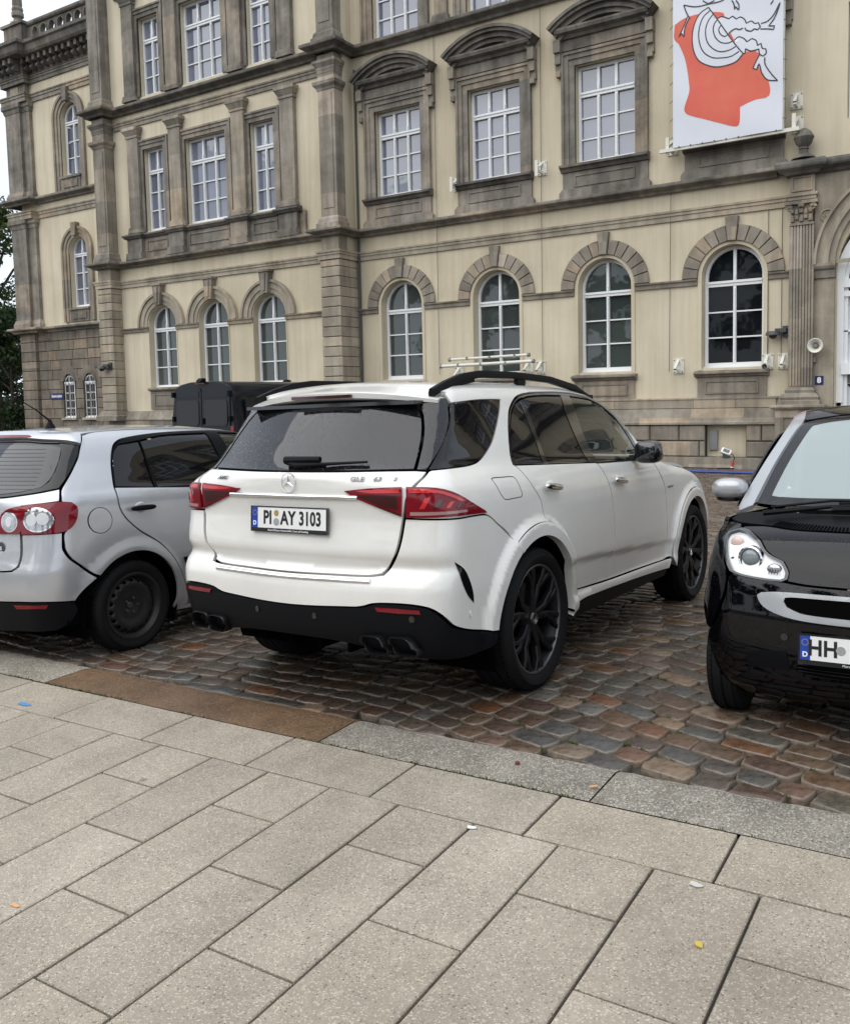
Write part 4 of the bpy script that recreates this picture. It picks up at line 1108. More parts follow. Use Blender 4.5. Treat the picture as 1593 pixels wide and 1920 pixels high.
# ---- the tower: rusticated foot, pilastered storeys, bracketed cornice and pierced parapet
b = MB(); b.box(-33.66, -27.0, YT + .02, YT + .2, -.1, 4.75); b.box(-33.66, -33.5, YT + .02, 34, -.1, 4.75); part(b.build('tower_base', M['joint']))
LX = [-30.86, -29.60]                                   # slit windows
zc = .12; row = 0
while zc < 4.5:
    h = .385; e = [-33.68]; x = -33.68 + (.98 if row % 2 == 0 else .98)
    e.append(x)
    while x < -27.1: x += .50 + .34 * ((row * 7 + len(e) * 3) % 4) / 3 + (.2 if len(e) > 3 else 0); e.append(min(x, -27.06))
    for i in range(len(e) - 1):
        segs = [(e[i], e[i + 1])]
        for wx in LX:
            if zc + h > 1.28 and zc < 3.12:
                ns = []
                for a, c in segs:
                    if c <= wx - .40 or a >= wx + .40: ns.append((a, c))
                    else:
                        if a < wx - .40: ns.append((a, wx - .40))
                        if c > wx + .40: ns.append((wx + .40, c))
                segs = ns
        for a, c in segs:
            if c - a < .06: continue
            y = YT - (.13 if c <= -32.65 else 0)
            bb = MB(); bb.cbox(a + .008, c - .008, y - .03, YT + .03, zc + .008, zc + h - .008, .018); part(bb.build('stone_block', M['ashlar']))
    zc += h; row += 1
for wx in LX:
    b = MB(); b.arch(wx, 2.74, .29, .42, YT - .05, YT + .05, 0, 180, 12); part(b.build('arch_ring', M['ashlar']))
    b = MB(); b.arch(wx, 2.74, .41, .62, YT - .032, YT + .02, 0, 180, 5); part(b.build('arch_ring', M['ashlar']))
    place_window(WL, wx, YT + .02, 1.34)
    b = MB(); b.box(wx - .45, wx + .45, YT - .12, YT + .02, 1.22, 1.30); part(b.build('window_sill', M['sandpale']))
    g = MB()
    for k in range(3): g.tube([(wx - .2 + .2 * k, YT - .04, 1.3), (wx - .2 + .2 * k, YT - .04, 3.0)], .012, 5)
    for z in (1.5, 2.0, 2.6): g.tube([(wx - .3, YT - .04, z), (wx + .3, YT - .04, z)], .01, 5)
    part(g.build('window_grille', M['lgrey']))
TP = [(-33.72, 34), (-33.72, YT - .28), (-32.3, YT - .28), (-32.3, YT), (-27.1, YT)]
def tmould(name, prof, m): b = MB(); b.sweep(TP, prof); part(b.build(name, M[m]))
tmould('ledge', cornice(4.92, .2, .26), 'soot'); tmould('ledge', cornice(9.98, .22, .3), 'soot')
tmould('string_course', archi(9.2, 9.5, .1), 'sand'); tmould('string_course', archi(13.7, 14.0, .12), 'sand'); tmould('string_course', archi(14.4, 14.68, .12), 'soot')
tmould('main_cornice', [(0, 14.70), (.1, 14.7), (.14, 15.2), (.62, 15.22), (.68, 15.3), (.72, 15.5), (.8, 15.55), (.8, 15.66), (.1, 15.74), (0, 15.74)], 'black')
b = MB()
for k in range(19):
    x = -33.5 + k * .36
    y0 = YT - (.28 if x < -32.3 else 0)
    b = MB(); b.prism([(x - .07, 14.78), (x + .07, 14.78), (x + .07, 15.2), (x - .07, 15.2)], y0 - .32, y0 - .1); b.box(x - .07, x + .07, y0 - .52, y0 - .3, 15.0, 15.2)
    b.lathe([(.0, -.08), (.055, -.06), (.07, 0), (.055, .06), (0, .08)], 8, 'x', (x, y0 - .34, 14.86)); part(b.build('cornice_bracket', M['black']))
for zb, zt in ((4.95, 9.2), (10.0, 13.7)):
    b = MB(); b.box(-33.68, -32.75, YT - .26, YT + .1, zb + .3, zt - .3); b.box(-33.68, -33.4, YT, 34, zb, zt); b.box(-32.75, -32.3, YT - .14, YT + .1, zb + .3, zt - .3); part(b.build('pilaster', M['soot']))
    for xa, xb, yo in ((-33.7, -32.75, .26), (-32.75, -32.3, .14)):
        b = MB(); b.sweep([(xa, YT), (xa, YT - yo), (xb, YT - yo), (xb, YT)], [(-.1, zb), (.08, zb), (.08, zb + .14), (.02, zb + .3), (-.1, zb + .3)]); part(b.build('pilaster_base', M['soot'])); b = MB()
        b.sweep([(xa, YT), (xa, YT - yo), (xb, YT - yo), (xb, YT)], [(-.1, zt - .34), (.02, zt - .34), (.05, zt - .2), (.1, zt - .15), (.1, zt), (-.1, zt)])
        part(b.build('pilaster_cap', M['soot']))
b = MB(); b.box(-33.6, -32.4, YT - .2, YT + .1, 13.95, 14.45); part(b.build('pilaster', M['soot'])); b = MB(); b.box(-33.3, -32.8, YT - .23, YT - .19, 14.05, 14.35); part(b.build('plaster_panel', M['sandpale']))
for xx, z0, zs in ((TX + .13, 5.58, 7.72), (TX, 10.58, 12.76)):
    b = MB()
    for r0, r1, o in ((.55, .68, .03), (.68, .82, .07), (.82, .92, .11)):
        b.arch(xx, zs, r0, r1, YT - o, YT + .02, 0, 180, 24)
        for s in (-1, 1): b.box(xx + s * r0, xx + s * r1, YT - o, YT + .02, z0 - .55, zs)
    part(b.build('window_surround', M['sand']))
    b = MB(); b.prism([(xx - .1, zs + .55), (xx + .1, zs + .55), (xx + .15, zs + 1.05), (xx - .15, zs + 1.05)], YT - .2, YT + .02); part(b.build('keystone', M['soot']))
    b = MB(); b.box(xx - .56, xx + .56, YT - .06, YT + .03, z0 - .55, z0 - .1); b.box(xx - .42, xx + .42, YT - .09, YT - .05, z0 - .45, z0 - .2); part(b.build('apron', M['soot']))
    b = MB(); b.box(xx - .6, xx + .6, YT - .12, YT + .05, z0 - .1, z0 - .02); part(b.build('window_sill', M['soot']))
# parapet with oval piercings
holes = []
for k in range(9):
    cx = -31.75 + k * .52; holes.append([(cx + .17 * math.cos(t * math.pi / 8), 16.22 + .22 * math.sin(t * math.pi / 8)) for t in range(16)])
v, f, loops = tri_fill([(-32.3, 15.9), (-27.1, 15.9), (-27.1, 16.55), (-32.3, 16.55)], holes)
n = len(v); V = [(p[0], YT - .05, p[1]) for p in v] + [(p[0], YT + .13, p[1]) for p in v]; F = [tuple(t) for t in f] + [tuple(q + n for q in t[::-1]) for t in f]
for lp in loops: F += [(lp[i], lp[(i + 1) % len(lp)], lp[(i + 1) % len(lp)] + n, lp[i] + n) for i in range(len(lp))]
part(mesh_obj('parapet', V, F, M['black']))
b = MB()
for k in range(9):
    cx = -31.75 + k * .52
    for t in range(16):
        a0, a1 = t * math.pi / 8, (t + 1) * math.pi / 8
        b.tube([(cx + .20 * math.cos(a0), YT - .06, 16.22 + .25 * math.sin(a0)), (cx + .20 * math.cos(a1), YT - .06, 16.22 + .25 * math.sin(a1))], .022, 5, False)
part(b.build('parapet_rings', M['soot']))
b = MB(); b.sweep([(-32.3, YT - .05), (-27.1, YT - .05)], [(-.2, 16.55), (.06, 16.55), (.1, 16.6), (.1, 16.68), (.03, 16.74), (-.2, 16.74)]); b.sweep([(-32.3, YT - .05), (-27.1, YT - .05)], [(-.2, 15.74), (.1, 15.74), (.1, 15.82), (.03, 15.9), (-.2, 15.9)]); part(b.build('parapet_coping', M['black']))
b = MB(); b.box(-33.4, -32.25, YT - .3, YT + .5, 15.74, 16.62); b.box(-33.5, -32.15, YT - .38, YT + .6, 16.62, 16.72); b.box(-33.35, -32.65, YT - .2, YT + .5, 16.72, 16.8); part(b.build('parapet_pier', M['black']))
b = MB(); b.lathe([(.34, 0), (.30, .1), (.17, .2), (.15, .3), (.23, .36), (.23, .5), (.19, .55), (.22, .62), (.2, .7), (.17, .75), (.19, .8), (.12, 2.6), (0, 2.8)], 14, 'z', (-33.02, YT + .1, 16.8)); part(b.build('finial', M['soot'], smooth=True))

# ---- portal at the right: fluted pilaster, capital, cornice, urn, arched doorway
YF = YW - .22
b = MB(); b.box(-4.02, -3.5, YF + .03, YW + .02, 1.75, 5.42)
for k in range(8):
    x = -3.98 + k * .0635; b.box(x, x + .038, YF, YF + .04, 1.82, 5.4)
part(b.build('fluted_pilaster', M['sand']))
b = MB(); P = [(-4.02, YW), (-4.02, YF + .03), (-3.5, YF + .03), (-3.5, YW)]
b.sweep(P, [(-.1, 1.38), (.18, 1.38), (.18, 1.48), (.14, 1.5), (.16, 1.56), (.12, 1.62), (.05, 1.66), (.06, 1.72), (.0, 1.78), (-.1, 1.78)]); part(b.build('pilaster_base', M['sand']))
b = MB(); b.box(-4.25, -3.3, YF - .2, YW, -.1, 1.3); b.sweep([(-4.25, YW), (-4.25, YF - .2), (-3.3, YF - .2), (-3.3, YW)], [(-.1, 1.28), (.05, 1.29), (.1, 1.34), (.1, 1.39), (-.1, 1.4)]); b.box(-4.1, -3.45, YF - .225, YF - .19, .2, .24); b.box(-4.1, -3.45, YF - .225, YF - .19, 1.1, 1.14); b.box(-4.1, -4.06, YF - .225, YF - .19, .24, 1.1); b.box(-3.49, -3.45, YF - .225, YF - .19, .24, 1.1)
part(b.build('pedestal', M['sand']))
b = MB(); b.box(-3.98, -3.54, YF + .0, YW, 5.42, 5.86); b.box(-4.1, -3.42, YF - .08, YW, 5.86, 5.93); b.box(-4.0, -3.5, YF - .02, YW, 5.4, 5.45)
for k in range(5):
    x = -3.95 + k * .095
    b.lathe([(0, -.03), (.045, -.02), (.05, .04), (.03, .12), (0, .14)], 7, 'z', (x, YF - .01, 5.5 + .05 * (k % 2))); b.lathe([(0, -.03), (.04, 0), (.045, .06), (.02, .11), (0, .12)], 7, 'z', (x, YF - .03, 5.64 + .03 * ((k + 1) % 2)))
for s in (-1, 1):
    pts = [(-3.76 + s * (.24 + .075 * math.cos(t) * (1 - t / 14)), YF - .05, 5.77 + .075 * math.sin(t) * (1 - t / 14)) for t in np.linspace(0, 9.4, 22)]; b.tube(pts, .02, 6)
b.lathe([(0, -.05), (.06, -.03), (.07, .03), (0, .07)], 8, 'z', (-3.76, YF - .07, 5.82))
part(b.build('capital', M['sand'], smooth=True))
b = MB(); b.box(-4.02, -3.5, YF + .03, YW, 5.93, 6.5); part(b.build('entablature_block', M['sandpale'])); b = MB()
for q in ((-3.98, -3.54, 6.15, 6.18), (-3.98, -3.54, 6.44, 6.47), (-3.98, -3.95, 6.18, 6.44), (-3.57, -3.54, 6.18, 6.44)): b.box(q[0], q[1], YF, YF + .04, q[2], q[3])
b.sweep(P, [(-.05, 5.95), (.04, 5.96), (.04, 6.02), (.07, 6.04), (.07, 6.1), (-.05, 6.12)]); part(b.build('entablature_panel', M['sandpale']))
b = MB(); b.sweep([(-4.05, YW), (-4.05, YF - .05), (-3.45, YF - .05), (-3.45, YW - .12), (12.5, YW - .12)], [(-.2, 6.5), (.05, 6.5), (.1, 6.56), (.22, 6.62), (.24, 6.66), (.24, 6.72), (.2, 6.78), (-.2, 6.82)]); part(b.build('portal_cornice', M['black']))
b = MB(); b.lathe([(.26, 0), (.22, .05), (.1, .12), (.09, .2), (.11, .22), (.09, .26), (.17, .34), (.2, .44), (.215, .46), (.2, .5), (.14, .6), (.06, .66), (0, .68)], 18, 'z', (-3.72, YF - .05, 6.82)); part(b.build('urn', M['black'], smooth=True))
b = MB(); b.box(-3.5, -3.08, YW - .1, YW + .5, 1.4, 4.22); b.box(-3.5, -3.08, YW - .12, YW + .5, -.1, 1.42); part(b.build('portal_pier', M['sandpale']))
b = MB(); b.sweep([(-3.5, YW - .1), (-3.06, YW - .1)], [(-.3, 4.2), (.05, 4.2), (.06, 4.36), (.1, 4.4), (.12, 4.46), (.12, 4.52), (-.3, 4.54)]); part(b.build('impost', M['soot']))
CXD, ZD = -1.45, 4.5
b = MB()
for r0, r1, o in ((1.62, 1.75, .04), (1.75, 1.86, .10), (1.86, 2.0, .07), (2.0, 2.06, .14)): b.arch(CXD, ZD, r0, r1, YW - .1 - o, YW + .5, 0, 180, 40)
part(b.build('archivolt', M['sandpale']))
v, f, _ = tri_fill([(-3.5, 4.5), (.6, 4.5), (.6, 6.6), (-3.5, 6.6)], [[(CXD + 2.05 * math.cos(R(t)), ZD + .02 + 1.98 * math.sin(R(t))) for t in range(2, 180, 8)]])
part(mesh_obj('spandrel', [(p[0], YW - .1, p[1]) for p in v], [tuple(t) for t in f], M['sandpale']))
b = MB(); b.lathe([(.15, 0), (.15, -.03), (.125, -.05), (.115, -.02), (.11, -.015), (.04, -.02), (.035, -.05), (0, -.06)], 20, 'y', (-3.24, YW - .1, 5.56), False)
for k in range(12):
    a = R(30 * k); b.tube([(-3.24 + .04 * math.cos(a), YW - .125, 5.56 + .04 * math.sin(a)), (-3.24 + .108 * math.cos(a), YW - .12, 5.56 + .108 * math.sin(a))], .008, 5)
part(b.build('medallion', M['sandpale'], smooth=True))
# doorway: white arched frame, transom, black and white painted leaves
b = MB()
b.arch(CXD, 4.1, 1.46, 1.64, YW + .1, YW + .25, 0, 180, 32); b.arch(CXD, 4.1, 1.38, 1.5, YW + .16, YW + .3, 0, 180, 32)
for s in (-1, 1): b.box(CXD + s * 1.46, CXD + s * 1.64, YW + .1, YW + .25, 1.42, 4.1); b.box(CXD + s * 1.38, CXD + s * 1.5, YW + .16, YW + .3, -.05, 4.1)
b.box(CXD - 1.46, CXD + 1.46, YW + .08, YW + .3, 3.98, 4.16); b.box(CXD - 1.46, CXD + 1.46, YW + .12, YW + .3, 3.78, 3.9); b.box(CXD - 1.5, CXD + 1.5, YW + .05, YW + .3, 2.05, 2.3)
b.box(CXD - .06, CXD + .06, YW + .12, YW + .3, -.05, 3.8); b.box(CXD - 1.46, CXD + 1.46, YW + .16, YW + .3, 3.0, 3.03)
part(b.build('door_frame', M['white']))
M['decal'] = mat('white printed film', (.68, .70, .74), .35); M['decalblack'] = mat('black printed film', (.012, .012, .014), .3)
b = MB(); b.box(CXD - 1.46, CXD + 1.46, YW + .27, YW + .29, 2.3, 3.8); b.box(CXD - 1.46, CXD + 1.46, YW + .27, YW + .29, 0, 1.98); part(b.build('door_leaf', M['decal']))
b = MB(); b.box(CXD - 1.46, CXD + 1.46, YW + .26, YW + .272, 1.86, 2.04); part(b.build('door_lintel', M['lgrey']))
b = MB(); b.prism([(CXD - 1.40 + .55 * (1 - t) ** .5, .0 + 1.84 * t) for t in np.linspace(0, 1, 10)][::-1] + [(CXD - .1, 0), (CXD - .1, 1.84)][::1], YW + .255, YW + .265); part(b.build('door_print', M['decalblack']))
b = MB(); b.prism([(CXD - 1.1, 3.74), (CXD - .78, 3.1), (CXD - .75, 3.06), (CXD - .2, 3.2), (CXD - .2, 3.74)], YW + .255, YW + .265); b.prism([(CXD - 1.0, 2.33), (CXD - .7, 2.95), (CXD - .2, 3.0), (CXD - .2, 2.33)], YW + .255, YW + .265); part(b.build('door_print', M['decalblack']))
n = 16; b = MB(); b.prism([(CXD - 1.38, 4.2), (CXD + 1.38, 4.2)] + [(CXD + 1.38 * math.cos(R(180 * i / n)), 4.2 + 1.28 * math.sin(R(180 * i / n))) for i in range(1, n)], YW + .25, YW + .26); part(b.build('fanlight', M['paned']))
# ---------------------------------------------------------------- car building
M.update(
    whitepaint=paint_mat('pearl white paint', (.76, .745, .70), .3, 0, 1.0, drops=.06),
    silverpaint=paint_mat('silver paint', (.53, .54, .56), .3, .5, 1.0, drops=.08),
    blackpaint=paint_mat('wet black paint', (.002, .002, .003), .25, 0, 1.0, drops=.12, spec=0.0, ior=1.42),
    vanpaint=paint_mat('anthracite paint', (.008, .0095, .0135), .4, 0, .6, spec=.1, ior=1.4),
    tint=glass_mat('privacy glass', (.008, .008, .010), .975, .03, 1.56, drops=.28),
    tintdry=glass_mat('dry privacy glass', (.006, .006, .007), .965, .01, 1.47),
    heater=mat('rear heater print', (.055, .055, .058), .5),
    celsilver=paint_mat('silver body cell paint', (.42, .43, .44), .32, .5, 1.0),
    badge=mat('dark chrome letters', (.16, .16, .165), .3, .8),
    frit=paint_mat('black glass border', (.006, .006, .008), .1, 0, 1.0, drops=.16, spec=0.0, ior=1.38),
    rearscreen=glass_mat('light rear glass', (.03, .032, .035), .88, .02, 1.55),
    clear=glass_mat('side glass', (.03, .04, .035), .42, .01, 1.55),
    screen=glass_mat('pale windscreen glass', (.34, .395, .39), .80, .04, 1.6, drops=.12),  # pale, nearly opaque tint stands in for the bright reflection on the windscreen
    redlens=mat('red lamp lens', (.20, .002, .010), .12, spec=.2, coat=.7, noise=(9, .5, (.11, .001, .005))),
    darklens=mat('smoked red lens', (.05, .003, .004), .1, coat=1.0, noise=(14, .6, (.02, .002, .002))),
    redbright=mat('bright red light guide', (.55, .012, .016), .2, coat=1.0),
    pinklens=mat('pale reversing lens', (.35, .20, .19), .15, coat=1.0),
    lampclear=mat('clear lamp bowl', (.62, .63, .64), .12, .75, coat=1.0, noise=(16, .7, (.25, .25, .26))),
    lampgrey=mat('lamp reflector', (.74, .75, .75), .25, .1, coat=1.0, noise=(7, .6, (.55, .56, .57))),
    lens=glass_mat('clear lamp cover', (.7, .72, .72), .05, .01, 1.5),
    eye=mat('projector glass', (.16, .185, .20), .08, coat=1.0, noise=(30, .5, (.30, .33, .34))),
    amber=mat('amber bulb glass', (.62, .47, .41), .2, coat=1.0),
    rimblack=mat('satin black wheel', (.006, .006, .007), .45, .0, spec=.25),
    rimgrey=mat('machined rim edge', (.10, .10, .10), .4, .6),
    pipe=mat('black chrome pipe', (.012, .012, .013), .25, .3),
    steelblack=mat('painted steel wheel', (.012, .012, .013), .5, .1, noise=(12, .6, (.022, .021, .019))),
    disc=mat('brake disc', (.12, .12, .12), .4, .8),
    seat=mat('dark seat cloth', (.02, .02, .022), .85),
    plate=mat('number plate white', (.78, .78, .76), .35),
    ink=mat('plate black', (.008, .008, .008), .4),
    plateblue=mat('plate blue', (.008, .05, .33), .35),
    bluewhite=mat('white print', (.8, .8, .8), .4),
    seal=mat('inspection seal', (.36, .37, .36), .4, noise=(60, .6, (.2, .2, .22))),
    sealamber=mat('amber inspection seal', (.45, .28, .07), .4, noise=(90, .6, (.25, .2, .08))),
)
def text_mesh(s, size, depth=.001, bold=0.0, sx=1.0, align='CENTER', shear=0.0, spacing=1.0):
    c = bpy.data.curves.new('lettering', 'FONT'); c.body = s; c.size = size; c.extrude = depth; c.offset = bold; c.align_x = align; c.align_y = 'CENTER'
    c.resolution_u = 4; c.shear = shear; c.space_character = spacing
    o = bpy.data.objects.new('lettering', c); COL.objects.link(o)
    me = bpy.data.meshes.new_from_object(o.evaluated_get(bpy.context.evaluated_depsgraph_get()))
    bpy.data.objects.remove(o); bpy.data.curves.remove(c)
    co = np.zeros(len(me.vertices) * 3); me.vertices.foreach_get('co', co); co = co.reshape(-1, 3); co[:, 0] *= sx
    me.vertices.foreach_set('co', co.ravel()); me.materials.clear(); return me
def letters(s, size, m, parent, mw, **k):
    me = text_mesh(s, size, **k); o = link('lettering', me, m, parent); o.matrix_local = mw; return o
def frame_mat(o, right, up):
    r = Vector(right).normalized(); u = Vector(up).normalized(); n = r.cross(u); u = n.cross(r)
    return Matrix(((r.x, u.x, n.x, o[0]), (r.y, u.y, n.y, o[1]), (r.z, u.z, n.z, o[2]), (0, 0, 0, 1)))
def rbox(name, x0, x1, y0, y1, z0, z1, r, m, parent=None, seg=3):
    bm = bmesh.new(); bmesh.ops.create_cube(bm, size=1)
    for v in bm.verts: v.co = ((x0 + x1) / 2 + v.co.x * (x1 - x0), (y0 + y1) / 2 + v.co.y * (y1 - y0), (z0 + z1) / 2 + v.co.z * (z1 - z0))
    bmesh.ops.bevel(bm, geom=bm.edges[:], offset=r, segments=seg, affect='EDGES', profile=.5)
    for f in bm.faces: f.smooth = True
    me = bpy.data.meshes.new(name); bm.to_mesh(me); bm.free(); return link(name, me, m, parent)
def ellipsoid(name, c, r, m, parent, e=2.5, n=20, cut=None):
    """superellipsoid blob"""
    v = []; f = []; k = n // 2
    sp = lambda t, q: math.copysign(abs(t)**(2 / q), t)
    for i in range(k + 1):
        a = -math.pi / 2 + math.pi * i / k
        for j in range(n):
            t = 2 * math.pi * j / n
            v.append((c[0] + r[0] * sp(math.cos(a), e) * sp(math.cos(t), e), c[1] + r[1] * sp(math.cos(a), e) * sp(math.sin(t), e), c[2] + r[2] * sp(math.sin(a), e)))
    for i in range(k):
        for j in range(n): f.append((i * n + j, i * n + (j + 1) % n, (i + 1) * n + (j + 1) % n, (i + 1) * n + j))
    b = MB(); b.add(v, f); return b.build(name, m, parent, smooth=True, angle=60)
def number_plate(car, mw, s1, s2, frame_text, seals, w=.52, h=.11, right_w=None):
    """German plate: mw has x to the right, y up, z out of the plate"""
    b = MB(); b.box(-w / 2 - .008, w / 2 + .008, -h / 2 - .022, h / 2 + .008, -.012, .001); b.box(-w / 2 - .008, w / 2 + .008, -h / 2 - .022, -h / 2, .001, .004)
    b.box(-w / 2 - .008, w / 2 + .008, h / 2, h / 2 + .008, .001, .004); b.box(-w / 2 - .008, -w / 2, -h / 2, h / 2, .001, .004); b.box(w / 2, w / 2 + .008, -h / 2, h / 2, .001, .004)
    p = b.build('number_plate', M['gloss'], car); p.matrix_local = mw
    b = MB(); b.box(-w / 2 + .044, w / 2, -h / 2, h / 2, .0015, .003); b.build('plate_face', M['plate'], p)
    b = MB(); b.box(-w / 2, -w / 2 + .044, -h / 2, h / 2, .0015, .003); b.build('euro_band', M['plateblue'], p)
    letters('D', .032, M['bluewhite'], p, Matrix.Translation((-w / 2 + .022, -h / 2 + .024, .0035)), bold=.0012)
    v = MB()
    for k in range(12):
        a = R(30 * k); v.lathe([(0, 0), (.0026, 0), (.0026, .0006), (0, .0006)], 5, 'z', (-w / 2 + .022 + .0135 * math.cos(a), h / 2 - .03 + .0135 * math.sin(a), .0032))
    v.build('star_ring', M['sealamber'], p)
    for s, x, wd in s1:
        letters(s, .100, M['ink'], p, Matrix.Translation((x, -.001, .0035)), bold=.0028, sx=wd, spacing=1.04)
    for x, y, r, mm in seals:
        v = MB(); v.lathe([(r, 0), (r, .0015), (r * .9, .002), (0, .002)], 18, 'z', (x, y, .003)); v.build('seal', M[mm], p)
    if frame_text: letters(frame_text, .0145, M['bluewhite'], p, Matrix.Translation((0, -h / 2 - .0115, .0045)), sx=1.1)
    return p
def star_emblem(car, mw, r, m, ring=True, depth=.006):
    b = MB()
    if ring: b.lathe([(r * .9, 0), (r, 0), (r, depth), (r * .9, depth), (r * .9, 0)], 28, 'z', (0, 0, 0), False)
    for k in range(3):
        a = R(90 + 120 * k); c, s = math.cos(a), math.sin(a); p = (-s, c)
        b.add([(c * r * .93, s * r * .93, depth * .5), (p[0] * r * .15, p[1] * r * .15, depth * .3), (-p[0] * r * .15, -p[1] * r * .15, depth * .3), (0, 0, depth * 1.4), (-c * r * .1, -s * r * .1, depth * .3)],
              [(0, 1, 3), (0, 3, 2), (1, 4, 3), (4, 2, 3)])
    o = b.build('star_emblem', m, car); o.matrix_local = mw; return o

def tyre(car, x, y, z, side, Rt, w, Rr, grooves=4, steer=0.0):
    h = w / 2; pr = [(Rr - .004, h * .74), (Rr + .012, h * .86), ((Rr + Rt) / 2, h * 1.0), (Rt - .035, h * .97), (Rt - .010, h * .86), (Rt - .001, h * .74)]
    ys = np.linspace(h * .62, -h * .62, grooves)
    for q in ys: pr += [(Rt, q + .006), (Rt - .009, q + .005), (Rt - .009, q - .005), (Rt, q - .006)]
    pr += [(Rt - .001, -h * .74), (Rt - .010, -h * .86), (Rt - .035, -h * .97), ((Rr + Rt) / 2 + .008, -h * 1.0), ((Rr + Rt) / 2 - .006, -h * .992), (Rr + .012, -h * .90), (Rr - .004, -h * .78)]
    b = MB(); b.lathe([(r, q * -side) for r, q in pr], 56, 'y', (0, 0, 0), False)
    # shoulder blocks cut across
    for k in range(70):
        a = 2 * math.pi * k / 70; c, s = math.cos(a), math.sin(a)
        for q in (-1, 1):
            y0, y1 = q * h * .60, q * h * .93
            t = .010
            for rr, yy in ((Rt - .0015, y0),): pass
            p = [(Rt + .0015, y0), (Rt - .0035, q * h * .80), (Rt - .028, q * h * .965)]
            v = []
            for r, yy in p:
                for d in (-t, t): v.append((r * (s * 1 + c * d / r), yy, r * (c - s * d / r)))
            b.add(v, [(0, 1, 3, 2), (2, 3, 5, 4)])
    o = b.build('wheel', M['rubber'], car, smooth=True, angle=35); o.location = (x, y, z); o.rotation_euler = (0, R(11), R(steer)); return o

def spoked_rim(wh, side, Rr, w):
    h = w / 2; s = side
    b = MB(); b.lathe([(Rr - .002, s * h * .76), (Rr, s * h * .82), (Rr - .004, s * h * .84), (Rr - .012, s * h * .83), (Rr - .016, s * h * .76)], 48, 'y', (0, 0, 0), False); b.build('rim_edge', M['rimgrey'], wh, smooth=True)
    b = MB(); b.lathe([(Rr - .014, s * h * .78), (Rr - .03, s * h * .62), (Rr - .04, s * h * .1), (Rr - .03, -s * h * .7), (Rr - .005, -s * h * .78)], 48, 'y', (0, 0, 0), False)
    b.build('rim_barrel', M['rimblack'], wh, smooth=True)
    b = MB()
    def spoke(a0, a1, r0, r1, w0, w1, y0, y1, t0, t1):
        """bar from angle a0 radius r0 to angle a1 radius r1; front face at y0 -> y1, thickness t"""
        v = []
        for a, r, wd, yy, th in ((a0, r0, w0, y0, t0), ((a0 * .45 + a1 * .55), r0 * .45 + r1 * .55, (w0 + w1) * .46, y0 * .4 + y1 * .6 + s * .006, (t0 + t1) / 2), (a1, r1, w1, y1, t1)):
            c, q = math.cos(a), math.sin(a); tx, tz = -q, c
            for e, dy in ((-1, -.008), (-.55, 0), (.55, 0), (1, -.008)): v.append((r * c + tx * wd * e, yy + s * dy, r * q + tz * wd * e))
            for e in (1, -1): v.append((r * c + tx * wd * e * .8, yy - s * th, r * q + tz * wd * e * .8))
        f = []
        for k in (0, 6):
            for i in range(6): f.append((k + i, k + (i + 1) % 6, k + 6 + (i + 1) % 6, k + 6 + i))
        f += [tuple(range(6)), tuple(range(17, 11, -1))]
        b.add(v, f)
    yf, yr = s * h * .62, s * h * .80
    for k in range(5):
        a = R(72 * k + 20)
        for e in (-1, 1):
            spoke(a + e * R(9), a + e * R(11), .05, Rr * .62, .024, .019, yf, yf + s * .012, .05, .04)
            spoke(a + e * R(11), a + e * R(15), Rr * .58, Rr - .012, .018, .021, yf + s * .012, yr, .04, .03)
            spoke(a + e * R(10), a + e * R(29), Rr * .50, Rr - .012, .017, .017, yf + s * .006, yr, .04, .03)
    b.lathe([(0, yf + s * .004), (.035, yf + s * .004), (.075, yf - s * .004), (.085, yf - s * .03), (.085, yf - s * .08)], 24, 'y', (0, 0, 0), False)
    b.build('rim', M['rimblack'], wh)
    b = MB(); b.lathe([(0, yf + s * .014), (.03, yf + s * .012), (.036, yf + s * .004)], 20, 'y', (0, 0, 0), False); hc = b.build('hub_cap', M['gloss'], wh, smooth=True)
    e = star_emblem(wh, frame_mat((0, yf + s * .0145, 0), (1 if s < 0 else -1, 0, 0), (0, 0, 1)), .032, M['chrome'], True, .003)
    b = MB(); b.lathe([(.06, s * h * .15), (.20, s * h * .15), (.20, s * h * .05), (.06, s * h * .05)], 32, 'y', (0, 0, 0), False); b.build('brake_disc', M['disc'], wh)
    b = MB()
    for k in range(5):
        a = R(72 * k + 56); b.lathe([(0, yf - s * .004), (.009, yf - s * .006), (.009, yf - s * .03)], 8, 'y', (.058 * math.cos(a), 0, .058 * math.sin(a)), False)
    b.build('wheel_bolts', M['gloss'], wh)

